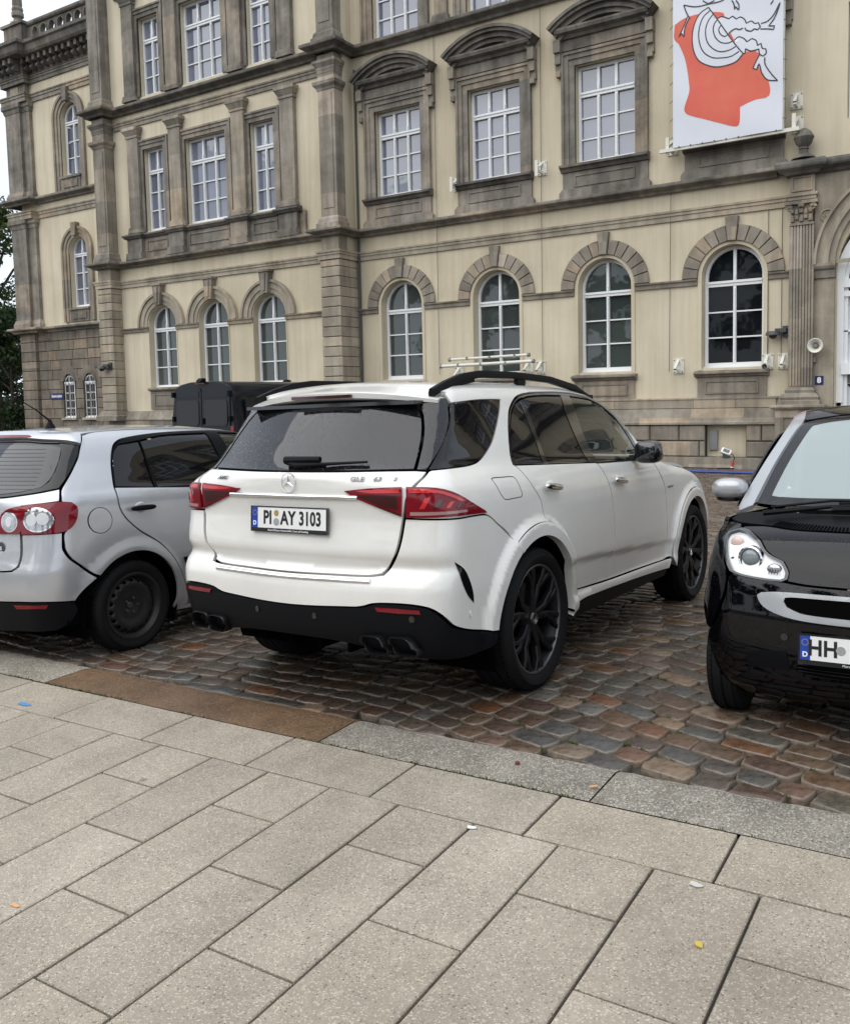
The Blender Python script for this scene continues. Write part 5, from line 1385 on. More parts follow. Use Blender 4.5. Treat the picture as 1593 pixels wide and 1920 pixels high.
def steel_rim(wh, side, Rr, w):
    h = w / 2; s = side
    b = MB(); b.lathe([(Rr + .006, s * h * .80), (Rr + .004, s * h * .90), (Rr - .012, s * h * .90), (Rr - .02, s * h * .72), (Rr - .035, s * h * .5), (Rr - .04, s * h * .36)], 44, 'y', (0, 0, 0), False); b.build('rim', M['steelblack'], wh, smooth=True)
    o = [(Rr - .034) * np.array((math.cos(t), math.sin(t))) for t in np.linspace(0, 2 * math.pi, 64, endpoint=False)]
    hs = []
    for k in range(18):
        a = 2 * math.pi * k / 18; r = Rr * .765; hs.append([(r * math.cos(a) + .0125 * math.cos(t), r * math.sin(a) + .0125 * math.sin(t)) for t in np.linspace(0, 2 * math.pi, 10, endpoint=False)])
    v, f, loops = tri_fill([tuple(p) for p in o], hs, .02)
    prof = spl([0, .028, .03, .036, .05, .085, .12, .145, .17], [.36, .36, .40, .40, .50, .50, .66, .66, .36])
    rr = np.hypot(v[:, 0], v[:, 1]) * (.17 / (Rr - .034)); y = s * h * prof(rr)
    V = [(p[0], yy, p[1]) for p, yy in zip(v, y)]; F = [tuple(t) for t in f]; n0 = len(V)
    for lp in loops[1:]:
        m_ = len(lp); q = len(V); V += [(V[i][0], V[i][1] - s * .012, V[i][2]) for i in lp]; F += [(lp[i], lp[(i + 1) % m_], q + (i + 1) % m_, q + i) for i in range(m_)]
    d = mesh_obj('wheel_disc', V, F, M['steelblack'], wh, smooth=True)
    b = MB()
    for k in range(5):
        a = R(72 * k + 10); b.lathe([(0, s * h * .62), (.009, s * h * .60), (.010, s * h * .48)], 8, 'y', (.052 * math.cos(a), 0, .052 * math.sin(a)), False)
    b.lathe([(.0, s * h * .42), (.02, s * h * .42), (.024, s * h * .36)], 16, 'y', (0, 0, 0), False)
    b.build('wheel_bolts', M['rimgrey'], wh)
    b = MB(); b.lathe([(.02, s * h * .1), (Rr - .045, s * h * .1)], 24, 'y', (0, 0, 0), False); b.build('brake_drum', M['dark'], wh)

def arc_u(off, zc, r, a0, a1, n=14):
    return [(off + r * math.cos(R(a)), zc + r * math.sin(R(a))) for a in np.linspace(a0, a1, n)]
def wheel_well(car, x, z, r, y0, y1, a0=-25, a1=205):
    b = MB(); v = []; f = []; n = 20
    for i in range(n + 1):
        a = R(a0 + (a1 - a0) * i / n)
        for y in (y0, y1): v.append((x + r * math.cos(a), y, z + r * math.sin(a)))
    for i in range(n): f.append((2 * i, 2 * i + 1, 2 * i + 3, 2 * i + 2))
    f.append(tuple(2 * i + 1 for i in range(n + 1)))
    b.add(v, f); return b.build('wheel_well', M['dark'], car)
# ---------------------------------------------------------------- the white SUV
suv = empty('parked_car'); tag(suv, 'large white SUV with black wheels and roof rails seen from its tail', 'car', 'cars parked at the kerb')
suv.matrix_world = Matrix(((0.00990297, -0.99981985, -0.0161924, -3.13076761), (0.99961723, 0.00948004, 0.02599088, 4.5804139), (-0.02583269, -0.01644359, 0.99953103, -0.00693221), (0, 0, 0, 1)))
G = gle_surface(); UO = 1.3498
W_ = M['whitepaint']
def both(name, out, m, **k):
    a = panel(name, out, G, m, suv, **k); c = panel(name, mirror_pts(out), G, m, suv, **{**k, 'holes': [mirror_pts(q) for q in k.get('holes', ())]})
    return a, c
def ditch(u, y=-.64):
    p, _ = G.top([(u - UO if u > .78 else -.55, y)]); return float(p[0, 2])
ZR = [ (u, ditch(u)) for u in (1.0, 1.4, 1.8, 2.2, 2.6, 2.9) ]
DLO = [(1.23, 1.288), (1.262, 1.37), (1.34, 1.50), (1.43, 1.60), (1.58, 1.675), (1.80, 1.705), (2.27, 1.718), (2.60, 1.706), (2.77, 1.688), (3.02, 1.60), (3.20, 1.48), (3.33, 1.34), (3.41, 1.235), (2.34, 1.254)]
QW = [(.846, 1.628), (1.12, 1.650), (1.352, 1.657), (1.30, 1.60), (1.12, 1.44), (1.02, 1.375), (.95, 1.338), (.88, 1.315), (.793, 1.303), (.632, 1.293)]
ra, rt = .478, .556
bl = lambda off, r, a0, a1, n=18: arc_u(UO + off, .40, r, a0, a1, n)
# quarter panel with C pillar and roof side, pierced by the quarter window
QB = [(.640, 1.290), (.793, 1.300), (.882, 1.311), (.953, 1.334), (1.024, 1.371), (1.124, 1.436), (1.304, 1.597), (1.358, 1.660), (1.12, 1.655), (.850, 1.634)]
qp = [(.630, 1.284), (.574, 1.204), (.556, 1.06), (.66, 1.054), (.796, 1.050), (.90, .995), (1.022, .921)] + bl(0, rt, 122, 79, 8) + [(1.432, .985), (1.406, 1.074), (1.332, 1.157), (1.244, 1.276)] \
   + [(1.225, 1.288), (1.255, 1.375), (1.33, 1.505), (1.42, 1.606), (1.575, 1.682), (1.80, 1.712)] + [(1.8, ditch(1.8)), (1.4, ditch(1.4)), (1.0, ditch(1.0)), (.862, ditch(.86)), (.856, 1.69)] + QB[::-1]
both('rear_quarter_panel', qp, W_, depth=.015, h=.022)
both('roof_side', [(1.80, 1.7125), (2.27, 1.725), (2.60, 1.713), (2.77, 1.695), (3.03, 1.607), (3.21, 1.487), (3.34, 1.345), (3.42, 1.235), (3.50, 1.235), (3.42, 1.37), (3.30, 1.52), (3.12, 1.65), (2.9, ditch(2.9)), (2.6, ditch(2.6)), (2.2, ditch(2.2)), (1.8, ditch(1.8))], W_, depth=.015)
both('quarter_window', QW, M['tintdry'], off=-.001, depth=.01)
both('pillar_trim', [(.629, 1.290), (.735, 1.45), (.845, 1.66), (.752, 1.66), (.602, 1.294)], M['tint'], off=.001, depth=.01)
# tail: window, hatch, bumper
rw = [(-.598, 1.296), (-.3, 1.291), (0, 1.289), (.3, 1.291), (.598, 1.296), (.746, 1.655), (.3, 1.665), (0, 1.667), (-.3, 1.665), (-.746, 1.655)]
panel('rear_window', rw, G, M['tint'], suv, off=.001, depth=.012)
hr = [(0, 1.284), (.3, 1.285), (.60, 1.289), (.628, 1.284), (.570, 1.204), (.552, 1.062), (.541, .961), (.528, .88), (.511, .812), (.49, .78), (.45, .769), (.27, .764), (0, .760)]
panel('rear_hatch', hr + [(-u, z) for u, z in hr[-2:0:-1]], G, W_, suv, depth=.02)
bt = [(0, .755), (.27, .759), (.45, .764), (.494, .774), (.516, .81), (.533, .88), (.546, .961), (.556, 1.055), (.66, 1.05), (.796, 1.046), (.90, .99), (1.02, .915), (1.075, .872)] + bl(0, ra, 114, 176, 12) + [(.868, .432), (.80, .442), (.732, .469), (.692, .492), (.656, .523), (.636, .56), (.614, .601), (.592, .630), (.56, .643), (.50, .642), (.462, .635), (.44, .622), (.408, .611), (.2, .597), (0, .592)]
panel('rear_bumper', bt + [(-u, z) for u, z in bt[-2:0:-1]], G, W_, suv, depth=.02, corner=40, h=.02)
bb = [(0, .588), (.2, .593), (.408, .606), (.444, .618), (.462, .630), (.50, .637), (.56, .638), (.592, .625), (.61, .598), (.632, .557), (.652, .519), (.69, .487), (.732, .464), (.80, .437), (.866, .427), (.862, .37), (.75, .335), (.62, .345), (.56, .36), (.40, .40), (.28, .415), (0, .42)]
panel('lower_bumper', bb + [(-u, z) for u, z in bb[-2:0:-1]], G, M['blackplastic'], suv, off=-.001, depth=.05)
panel('diffuser', [(-.56, .36), (-.40, .39), (-.25, .41), (.25, .41), (.40, .39), (.56, .36), (.50, .345), (-.50, .345)], G, M['dark'], suv, off=-.10, depth=.05)
for u in (-.3, -.1, .1, .3):
    b = MB(); b.box(-.90, -.70, -u - .010, -u + .010, .33, .39); b.build('diffuser_fin', M['dark'], suv)
# flares round the wheel arches
rearfl = bl(0, rt, 122, -3, 26) + bl(0, ra, -9, 121, 26)
both('wheel_arch_trim', rearfl, W_, off=.004, depth=.05, smooth=False, h=.02)
frontfl = bl(2.995, rt, 176, 8, 26) + bl(2.995, ra, 4, 186, 26)
both('wheel_arch_trim', frontfl, W_, off=.004, depth=.05, smooth=False, h=.02)
# doors, fender, sill
rd = [(1.236, 1.283), (1.250, 1.276), (1.338, 1.157), (1.412, 1.074), (1.438, .985), (1.437, .962)] + bl(0, rt + .003, 78, 8, 14)[1:] + [(1.93, .47), (2.48, .449), (2.52, .55), (2.546, .651), (2.548, .76), (2.532, .865), (2.51, .97), (2.480, 1.067), (2.42, 1.17), (2.362, 1.243), (2.34, 1.249)]
both('rear_door', rd, W_, depth=.02, h=.024)
fd = [(2.37, 1.244), (2.426, 1.17), (2.486, 1.067), (2.516, .97), (2.538, .865), (2.554, .76), (2.552, .651), (2.526, .55), (2.486, .449), (3.10, .44), (3.676, .428), (3.67, .55), (3.656, .70), (3.64, .85), (3.612, 1.0), (3.56, 1.07), (3.475, 1.155), (3.41, 1.228)]
both('front_door', fd, W_, depth=.02, h=.026)
fe = [(3.418, 1.232), (3.48, 1.158), (3.566, 1.073), (3.618, 1.002), (3.646, .85), (3.662, .70), (3.676, .55), (3.682, .43), (3.79, .44)] + bl(2.995, rt + .003, 176, 40, 16) + [(4.86, .80), (4.80, .88), (4.66, .975), (4.45, 1.055), (4.2, 1.115), (3.9, 1.165)]
both('front_fender', fe, W_, depth=.02, h=.024)
both('front_bumper', bl(2.995, rt + .003, 38, 8, 6) + [(4.92, .45), (4.95, .30), (5.54, .30), (5.54, .86), (5.2, .86), (4.88, .80)], W_, depth=.02)
both('side_sill', [(1.90, .464), (2.48, .443), (3.10, .434), (3.775, .422), (3.765, .345), (3.2, .372), (2.2, .398), (1.99, .392), (1.87, .352), (1.835, .372), (1.865, .435)], W_, off=.004, depth=.03)
both('sill_trim', [(1.86, .345), (1.99, .385), (2.2, .392), (3.2, .366), (3.75, .338), (3.72, .29), (1.80, .29)], M['blackplastic'], off=.0, depth=.05)
# glass in the doors
def sub(P, x0, x1):
    return [p for p in P if x0 <= p[0] <= x1]
both('rear_door_window', [(1.252, 1.292), (1.29, 1.385), (1.36, 1.495), (1.45, 1.588), (1.585, 1.655), (1.80, 1.685), (2.235, 1.697), (2.18, 1.60), (2.20, 1.42), (2.25, 1.268), (1.8, 1.277)], M['tintdry'], off=-.006, depth=.01)
both('front_door_window', [(2.40, 1.265), (2.36, 1.45), (2.39, 1.694), (2.60, 1.684), (2.76, 1.665), (2.99, 1.582), (3.165, 1.462), (3.29, 1.325), (3.33, 1.252), (2.9, 1.257)], M['clear'], off=-.006, depth=.01)
both('b_pillar_trim', [(2.254, 1.262), (2.205, 1.42), (2.186, 1.60), (2.24, 1.71), (2.386, 1.708), (2.355, 1.45), (2.395, 1.26)], M['gloss'], off=-.003, depth=.01)
both('window_trim', DLO, M['gloss'], off=-.003, depth=.012, holes=[[(1.246, 1.294), (1.283, 1.385), (1.352, 1.50), (1.443, 1.594), (1.58, 1.662), (1.80, 1.691), (2.27, 1.703), (2.60, 1.690), (2.765, 1.671), (3.00, 1.588), (3.175, 1.467), (3.30, 1.327), (3.345, 1.252), (2.34, 1.266)]])
both('window_trim', [(1.60, 1.275), (1.66, 1.272), (1.655, 1.45), (1.66, 1.60), (1.60, 1.655), (1.585, 1.655), (1.602, 1.45)], M['gloss'], off=-.003, depth=.01)
b = MB()
# roof, windscreen, bonnet
def roofpoly(x0, x1, y): return [(x0, -y), (x0, 0), (x0, y), (x0 + .4, y), ((x0 + x1) / 2, y), (x1, y), (x1, 0), (x1, -y), ((x0 + x1) / 2, -y), (x0 + .4, -y)]
panel('roof', [(-.50, -.635), (-.52, -.3), (-.53, 0), (-.52, .3), (-.50, .635), (0, .635), (.8, .635), (1.40, .635), (1.46, .3), (1.48, 0), (1.46, -.3), (1.40, -.635), (.8, -.635), (0, -.635)], G, W_, suv, top=True, h=.05)
panel('sunroof', [(.45, -.48), (.45, .48), (1.3, .48), (1.3, -.48)], G, M['tintdry'], suv, top=True, off=.004, h=.05, depth=.003)
panel('windscreen', [(1.415, -.63), (1.475, -.3), (1.495, 0), (1.475, .3), (1.415, .63), (1.9, .66), (2.30, .72), (2.38, .4), (2.40, 0), (2.38, -.4), (2.30, -.72), (1.9, -.66)], G, M['clear'], suv, top=True, h=.05)
panel('bonnet', [(2.34, -.74), (2.42, -.4), (2.44, 0), (2.42, .4), (2.34, .74), (2.9, .84), (3.3, .80), (3.62, .6), (3.68, 0), (3.62, -.6), (3.3, -.80), (2.9, -.84)], G, W_, suv, top=True, h=.05)
# spoiler over the rear window
V = []; F = []; ny = 29
for j in range(ny):
    y = -.672 + 1.344 * j / (ny - 1); q = abs(y) / .672
    xe = -.715 + .15 * q**2.4; zt = 1.712 - .055 * q**2.2
    p, _ = G.top([(-.40, max(-.66, min(.66, y)))]); z0 = float(p[0, 2])
    if q > .94: z0 -= .02
    p2, _ = G.top([(-.55, max(-.66, min(.66, y)))]); z1 = max(float(p2[0, 2]), zt + .012)
    x1, zl = (xe + .10), zt + .013 - .004 * q
    row = [(-.40, y * (1 - .02 * q), z0 + .001), (-.50, y, (z0 * .45 + zl * .55) + .012), (x1, y, zl), (xe + .02, y, zt + .003), (xe, y, zt - .006), (xe + .004, y * .997, zt - .034 + .012 * q**3), (xe + .02, y * .99, zt - .042 + .012 * q**3), (-.52, y * .96, zt - .05), (-.46, y * .95, zt - .08)]
    V += row
m_ = 9
for j in range(ny - 1):
    for i in range(m_ - 1): F.append((j * m_ + i, (j + 1) * m_ + i, (j + 1) * m_ + i + 1, j * m_ + i + 1))
F += [tuple(range(m_)), tuple(range((ny - 1) * m_ + m_ - 1, (ny - 1) * m_ - 1, -1))]
b = MB(); b.add(V, F); sp_ = b.build('roof_spoiler', W_, suv, smooth=True, angle=50)
b = MB(); b.box(-.722, -.70, -.21, .21, 1.676, 1.694); b.build('brake_light', M['darklens'], suv)
b = MB(); b.box(-.68, -.46, -.60, .60, 1.63, 1.650); b.build('spoiler_shadow_gap', M['gloss'], suv)
# rails
for s in (-1, 1):
    pts = [(-.56, 1.705), (-.42, 1.752), (-.25, 1.797), (-.05, 1.822), (.4, 1.832), (.9, 1.822), (1.3, 1.780), (1.58, 1.712), (1.68, 1.665)]
    b = MB(); v = []; f = []
    for x, z in pts:
        z -= .014; e = .021 if x < 1.5 else .013
        for dy, dz in ((-.02, -e), (-.024, 0), (-.014, e), (.014, e), (.02, 0), (.018, -e)): v.append((x, s * (.63 + 0 * x) + dy, z + dz))
    for i in range(len(pts) - 1):
        for j in range(6): f.append((6 * i + j, 6 * i + (j + 1) % 6, 6 * i + 6 + (j + 1) % 6, 6 * i + 6 + j))
    f += [tuple(range(6)), tuple(range(len(v) - 1, len(v) - 7, -1))]
    b.add(v, f); b.prism([(-.56, 1.69), (-.12, 1.76), (-.12, 1.80), (-.30, 1.775), (-.50, 1.72)], s * .63 - .014, s * .63 + .014); b.box(.42, .52, s * .63 - .014, s * .63 + .014, 1.75, 1.82); b.box(1.35, 1.62, s * .63 - .014, s * .63 + .014, 1.62, 1.72)
    b.build('roof_rail', M['blackplastic'], suv, smooth=True)
# lamps
def lamp(sg):
    mp = (lambda P: P) if sg > 0 else mirror_pts
    inner = [(.353, 1.192), (.44, 1.206), (.553, 1.214), (.551, 1.063), (.482, 1.108), (.391, 1.160)]
    outer = [(.559, 1.214), (.605, 1.212), (.643, 1.2), (.68, 1.172), (.713, 1.138), (.796, 1.058), (.66, 1.062), (.557, 1.060)]
    for P, guide, low in ((inner, [(.40, 1.192), (.45, 1.197), (.545, 1.203), (.545, 1.185), (.46, 1.182)], [(.47, 1.125), (.545, 1.085), (.545, 1.075), (.48, 1.115)]),
                          (outer, [(.566, 1.203), (.60, 1.202), (.635, 1.19), (.67, 1.163), (.70, 1.132), (.68, 1.135), (.65, 1.165), (.625, 1.183), (.566, 1.186)], [(.570, 1.092), (.70, 1.092), (.703, 1.080), (.57, 1.074)])):
        L_ = panel('tail_lamp', mp(P), G, M['redlens'], suv, off=.010, depth=.02, h=.025)
        panel('light_guide', mp(guide), G, M['redbright'], L_, off=.0125, depth=.004, h=.02, gap=0)
        panel('lamp_strip', mp(low), G, M['pinklens'] if P is outer else M['darklens'], L_, off=.0125, depth=.004, h=.02, gap=0)
    for k in range(4):
        u = .60 + .026 * k
        panel('lamp_cell', mp([(u, 1.162 - .012 * k), (u + .011, 1.162 - .012 * k), (u - .002, 1.108), (u - .012, 1.108)]), G, M['darklens'] if k % 2 else M['redbright'], suv, off=.0125, depth=.004, h=.02, gap=0, smooth=False)
    panel('lamp_cell', mp([(.40, 1.172), (.54, 1.172), (.54, 1.10), (.49, 1.12), (.43, 1.152)]), G, M['darklens'], suv, off=.0115, depth=.004, h=.02, gap=0, smooth=False)
lamp(1); lamp(-1)
both('rear_reflector', [(.471, .618), (.53, .618), (.575, .615), (.578, .597), (.53, .596), (.478, .598)], M['redlens'], off=.008, depth=.012, h=.015, gap=0, smooth=False)
b = MB(); b.tube([tuple(p) for p in G.wrap(np.array([(u, 1.157) for u in np.linspace(-.41, .41, 25)]), .004)[0]], .0125, 10); b.build('chrome_bar', M['chrome'], suv, smooth=True)
b = MB(); b.tube([tuple(p) for p in G.wrap(np.array([(u, .734 + .03 * u * u) for u in np.linspace(-.455, .455, 27)]), .001)[0]], .0125, 10); b.build('bumper_strip', M['chrome'], suv, smooth=True)
both('bumper_vent', [(.659, .84), (.668, .80), (.680, .73), (.700, .66), (.726, .612), (.722, .66), (.706, .74), (.686, .80)], M['gloss'], off=.003, depth=.01, h=.02, gap=0)
for s in (-1, 1):
    panel('bumper_seam', [(s * .563, .859), (s * .66, .853), (s * .66, .850), (s * .563, .855)][::s], G, M['lgrey'], suv, off=.0005, depth=.001, h=.05, gap=0, smooth=False) if False else None
# tail pipes: two slanted chrome-black openings each side
for s in (-1, 1):
    for P in ([(.47, .466), (.60, .472), (.64, .377), (.50, .370)], [(.625, .471), (.755, .474), (.80, .38), (.655, .372)]):
        cx = sum(p[0] for p in P) / 4; cz = sum(p[1] for p in P) / 4; b = MB(); v = []
        x0 = -1.04 if P[0][0] < .5 else -1.015
        ring = curve_pts([q for i in range(4) for q in ((P[i][0] * .86 + P[i - 1][0] * .14, P[i][1] * .86 + P[i - 1][1] * .14), (P[i][0] * .86 + P[(i + 1) % 4][0] * .14, P[i][1] * .86 + P[(i + 1) % 4][1] * .14))], .02, True, 75)
        k = len(ring)
        for sc, xx in ((1.0, x0 + .05), (1.0, x0), (.93, x0 - .006), (.86, x0), (.84, x0 + .10)):
            for y, z in ring: v.append((xx + (.03 if z < cz else 0), s * -1 * (cx + (y - cx) * sc), cz + (z - cz) * sc))
        f = [(i * k + j, i * k + (j + 1) % k, (i + 1) * k + (j + 1) % k, (i + 1) * k + j) for i in range(4) for j in range(k)]
        b.add(v, f); o = b.build('tail_pipe', M['pipe'], suv, smooth=True, angle=60)
        b = MB(); b.add(v[4 * k:], [tuple(range(k))]); b.build('pipe_mouth', M['dark'], o)
# plate, emblem, lettering, wiper, sensor
number_plate(suv, frame_mat((-1.012, 0, 1.038), (0, -1, 0), (.05, 0, 1)), [('PI', -.145, .80), ('AY', .0, .80), ('3103', .152, .74)], None, 'Nord-Ostsee Automobile | Lust auf Leasing', [(-.082, .027, .0165, 'sealamber'), (-.082, -.02, .02, 'seal')])
star_emblem(suv, frame_mat((-1.004, 0, 1.229), (0, -1, 0), (.08, 0, 1)), .052, M['chrome'])
def on_tail(u, z, off=.004):
    p, g = G.wrap(np.array([(u, z)]), off); g = Vector(g[0]); up = Vector((0, 0, 1)); r = up.cross(g).normalized(); return frame_mat(tuple(p[0]), tuple(r), tuple(g.cross(r)))
for s, u, sz in (('GLE', .405, .038), ('63', .478, .038), ('S', .535, .03), ('AMG', -.47, .034)):
    letters(s, sz, M['badge'], suv, on_tail(u, 1.248 if u > 0 else 1.245), depth=.0015, bold=.0004, sx=1.25 if s == 'GLE' else 1.15, shear=0 if s == 'GLE' else .25)
p_, g_ = G.wrap(np.array([(3.745, 1.003)]), .003)
letters('V8 BITURBO', .026, M['brushed'], suv, frame_mat(tuple(p_[0]), (1, 0, 0), (0, 0, 1)), depth=.0015, bold=.0008, shear=.2)
b = MB()
w0 = G.wrap(np.array([(-.05, 1.318), (.03, 1.305), (.20, 1.312), (.43, 1.322)]), .02)[0]; b.tube([tuple(p) for p in w0], [.012, .016, .009, .006], 8); b.build('wiper', M['blackplastic'], suv)
w1 = G.wrap(np.array([(-.06, 1.325), (.17, 1.330)]), .030)[0]; b = MB(); b.tube([tuple(p) for p in w1], [.022, .016], 8); b.build('wiper_cover', M['blackplastic'], suv, smooth=True)
for u, z in ((.717, .559), (.56, .57), (-.2, .545), (.2, .545)):
    p, g = G.wrap(np.array([(u, z)]), .001); b = MB(); b.lathe([(0, .003), (.012, .003), (.013, 0), (.017, 0), (.017, .002)], 14, 'z', (0, 0, 0), False); o = b.build('park_sensor', W_ if u == .717 else M['gloss'], suv); o.matrix_local = frame_mat(tuple(p[0]), tuple(Vector((0, 0, 1)).cross(Vector(g[0]))), (0, 0, 1))
# fuel flap: thin engraved outline
fl = curve_pts([(.918, 1.225), (.94, 1.232), (1.03, 1.231), (1.145, 1.227), (1.165, 1.215), (1.183, 1.166), (1.195, 1.125), (1.18, 1.111), (1.09, 1.109), (1.005, 1.109), (.985, 1.118), (.955, 1.15)], .02)
fi = inset(fl, .004)
p2 = np.array(fl + fi); v, g = G.wrap(p2, .0006); n = len(fl)
mesh_obj('fuel_flap', v, [(i, (i + 1) % n, n + (i + 1) % n, n + i) for i in range(n)], M['lgrey'], suv, normals=g)
# handles
for u, z in ((1.555, 1.138), (2.64, 1.112)):
    for s in (1, -1):
        p, g = G.wrap(np.array([(s * u, z)]), .028); o = ellipsoid('door_handle', (0, 0, 0), (.115, .016, .021), M['chrome'], suv, 3.0); o.matrix_local = frame_mat(tuple(p[0]), (1, 0, -.10), (0, 0, 1)) @ Matrix.Rotation(R(90), 4, 'X')
        p, g = G.wrap(np.array([(s * (u + .02), z)]), -.012); o = ellipsoid('handle_bowl', (0, 0, 0), (.085, .016, .045), W_, suv, 2.2); o.matrix_local = Matrix.Translation(tuple(p[0]))
# mirrors
for s in (-1, 1):
    ellipsoid('door_mirror', (1.70, s * 1.035, 1.296), (.085, .098, .082), M['gloss'], suv, 3.2, 28)
    b = MB(); b.box(1.66, 1.76, s * .90, s * .99, 1.24, 1.275); b.build('mirror_foot', M['gloss'], suv)
    b = MB(); b.prism([(1.622, 1.255), (1.629, 1.255), (1.629, 1.34), (1.622, 1.34)], s * .97, s * 1.10); b.build('mirror_glass', M['gloss'], suv)
# wheels
for x, y, Rt, w, st in ((0, -.835, .405, .30, 0), (0, .835, .405, .30, 0), (2.995, -.845, .405, .285, 0), (2.995, .845, .405, .285, 0)):
    s = -1 if y < 0 else 1
    wh = tyre(suv, x, y, .40, s, Rt, w, .314, 4, st); spoked_rim(wh, s, .314, w); wheel_well(suv, x, .40, .49, s * .93, s * .50)
# inside: floor, lining, seats, dash
LN = [(.0, 1.20), (.5, 1.20), (.62, 1.20), (1.2, 1.22), (2.3, 1.20), (3.4, 1.17), (3.9, 1.10), (4.4, 1.0), (4.7, .85), (4.8, .5)] + bl(2.995, .52, 10, 170, 10) + [(3.6, .34), (2.0, .34)] + bl(0, .52, 10, 170, 10) + [(.80, .45), (.5, .40), (0, .42)]
both('body_lining', LN, M['dark'], off=-.05, depth=.002, smooth=False, h=.08)
b = MB(); b.box(-.60, 3.5, -.62, .62, .29, .42); b.box(-.5, 2.3, -.86, .86, .30, .48); b.build('floor_pan', M['dark'], suv)
def seat(car, x, y, z, w=.46):
    o = rbox('seat', x - .25, x + .25, y - w / 2, y + w / 2, z - .12, z + .06, .05, M['seat'], car); rbox('backrest', x - .32, x - .17, y - w / 2, y + w / 2, z, z + .62, .06, M['seat'], o); rbox('headrest', x - .31, x - .21, y - .13, y + .13, z + .66, z + .85, .04, M['seat'], o); return o
for x, y, w in ((1.25, -.36, .5), (1.25, .36, .5), (.35, -.40, .46), (.35, .40, .46), (.35, 0, .3)): seat(suv, x, y, .78, w)
rbox('dashboard', 1.95, 2.25, -.80, .80, .85, 1.18, .08, M['seat'], suv)
b = MB(); P = [(1.80 + .05 * math.sin(t), .36 + .185 * math.cos(t), 1.10 + .17 * math.sin(t)) for t in np.linspace(0, 2 * math.pi, 22)]; b.tube(P, .014, 6); b.build('steering_wheel', M['seat'], suv)
# ---------------------------------------------------------------- the silver hatchback at the left
gf = empty('parked_car'); tag(gf, 'silver hatchback with black steel wheel and round tail lamps at the left', 'car', 'cars parked at the kerb')
gf.matrix_world = Matrix(((0.00042095, -0.99986881, -0.0161924, -5.89632824), (0.99966226, 0, 0.02598781, 4.10376326), (-0.0259844, -0.01619787, 0.99953111, -0.04561836), (0, 0, 0, 1)))
H = golf_surface(); HO = .9884; SV_ = M['silverpaint']
def bothg(name, out, m, **k):
    return panel(name, out, H, m, gf, **k), panel(name, mirror_pts(out), H, m, gf, **{**k, 'holes': [mirror_pts(q) for q in k.get('holes', ())]})
def symg(name, half, m, **k): return panel(name, half + [(-u, z) for u, z in half[::-1] if u > 1e-6], H, m, gf, **k)
ha = .385
hl = lambda off, r, a0, a1, n=16: arc_u(HO + off, .315, r, a0, a1, n)
def hditch(u, y=-.575):
    p, _ = H.top([(u - HO if u > .82 else -.22, y)]); return float(p[0, 2])
DL = [(.888, 1.148), (.905, 1.22), (.93, 1.31), (.965, 1.395), (1.01, 1.445), (1.09, 1.476), (1.463, 1.512), (1.98, 1.524), (2.40, 1.50), (2.70, 1.42), (2.95, 1.29), (3.12, 1.16), (3.16, 1.085), (1.70, 1.098)]
symg('rear_window', [(0, 1.100), (.327, 1.108), (.5, 1.136), (.594, 1.166), (.735, 1.438), (.66, 1.462), (.3, 1.475), (0, 1.478)], M['tintdry'], off=.0, depth=.01)
symg('rear_window_clear', [(0, 1.115), (.30, 1.125), (.45, 1.145), (.535, 1.172), (.57, 1.22), (.652, 1.428), (.62, 1.445), (.3, 1.452), (0, 1.455)], M['rearscreen'] if 'rearscreen' in M else M['tint'], off=.002, depth=.003)
b = MB()
for k in range(11):
    z = 1.16 + .026 * k; w = .50 + (z - 1.16) * .3
    P = H.wrap(np.array([(u, z) for u in np.linspace(-w, w, 25)]), .0045)[0]; b.tube([tuple(p) for p in P], .0009, 4)
b.build('heater_lines', M['heater'], gf)
symg('rear_hatch', [(0, 1.094), (.327, 1.102), (.5, 1.130), (.596, 1.160), (.588, 1.085), (.46, 1.058), (.458, .872), (.459, .732), (.45, .67), (.425, .640), (.371, .632), (0, .628)], SV_, depth=.02)
symg('roof_spoiler', [(0, 1.535), (.3, 1.530), (.6, 1.515), (.79, 1.506), (.742, 1.442), (.66, 1.468), (.3, 1.482), (0, 1.484)], SV_, off=.022, depth=.05)
symg('spoiler_lip', [(0, 1.478), (.3, 1.476), (.66, 1.462), (.66, 1.455), (.3, 1.469), (0, 1.471)], M['gloss'], off=.01, depth=.01)
panel('brake_light', [(-.17, 1.507), (.25, 1.502), (.30, 1.493), (.25, 1.487), (-.17, 1.489)], H, M['redlens'], gf, off=.0245, depth=.01, h=.02, gap=0)
QG = [(.741, 1.434), (.603, 1.166), (.592, 1.085), (.634, 1.03), (.622, .93), (.594, .88), (.592, .80), (.594, .769), (.61, .71), (.636, .661), (.678, .588)] + hl(0, ha, 139, -14, 26) + [(1.505, .235), (1.468, .352), (1.434, .43), (1.395, .50), (1.317, .618), (1.207, .725), (1.12, .78), (1.033, .834), (.946, .91), (.905, .96), (.883, 1.015), (.881, 1.08), (.884, 1.147), (.900, 1.22), (.924, 1.312), (.96, 1.40), (1.005, 1.451), (1.088, 1.483), (1.463, 1.519), (1.98, 1.531), (1.98, hditch(1.98)), (1.46, hditch(1.46)), (1.1, hditch(1.1)), (.90, hditch(.90)), (.80, 1.508)]
bothg('rear_quarter_panel', QG, SV_, depth=.02, h=.024)
bothg('roof_side', [(1.98, 1.532), (2.40, 1.508), (2.705, 1.428), (2.96, 1.297), (3.13, 1.165), (3.2, 1.165), (3.05, 1.31), (2.80, 1.45), (2.5, 1.53), (1.98, hditch(1.98))], SV_, depth=.015)
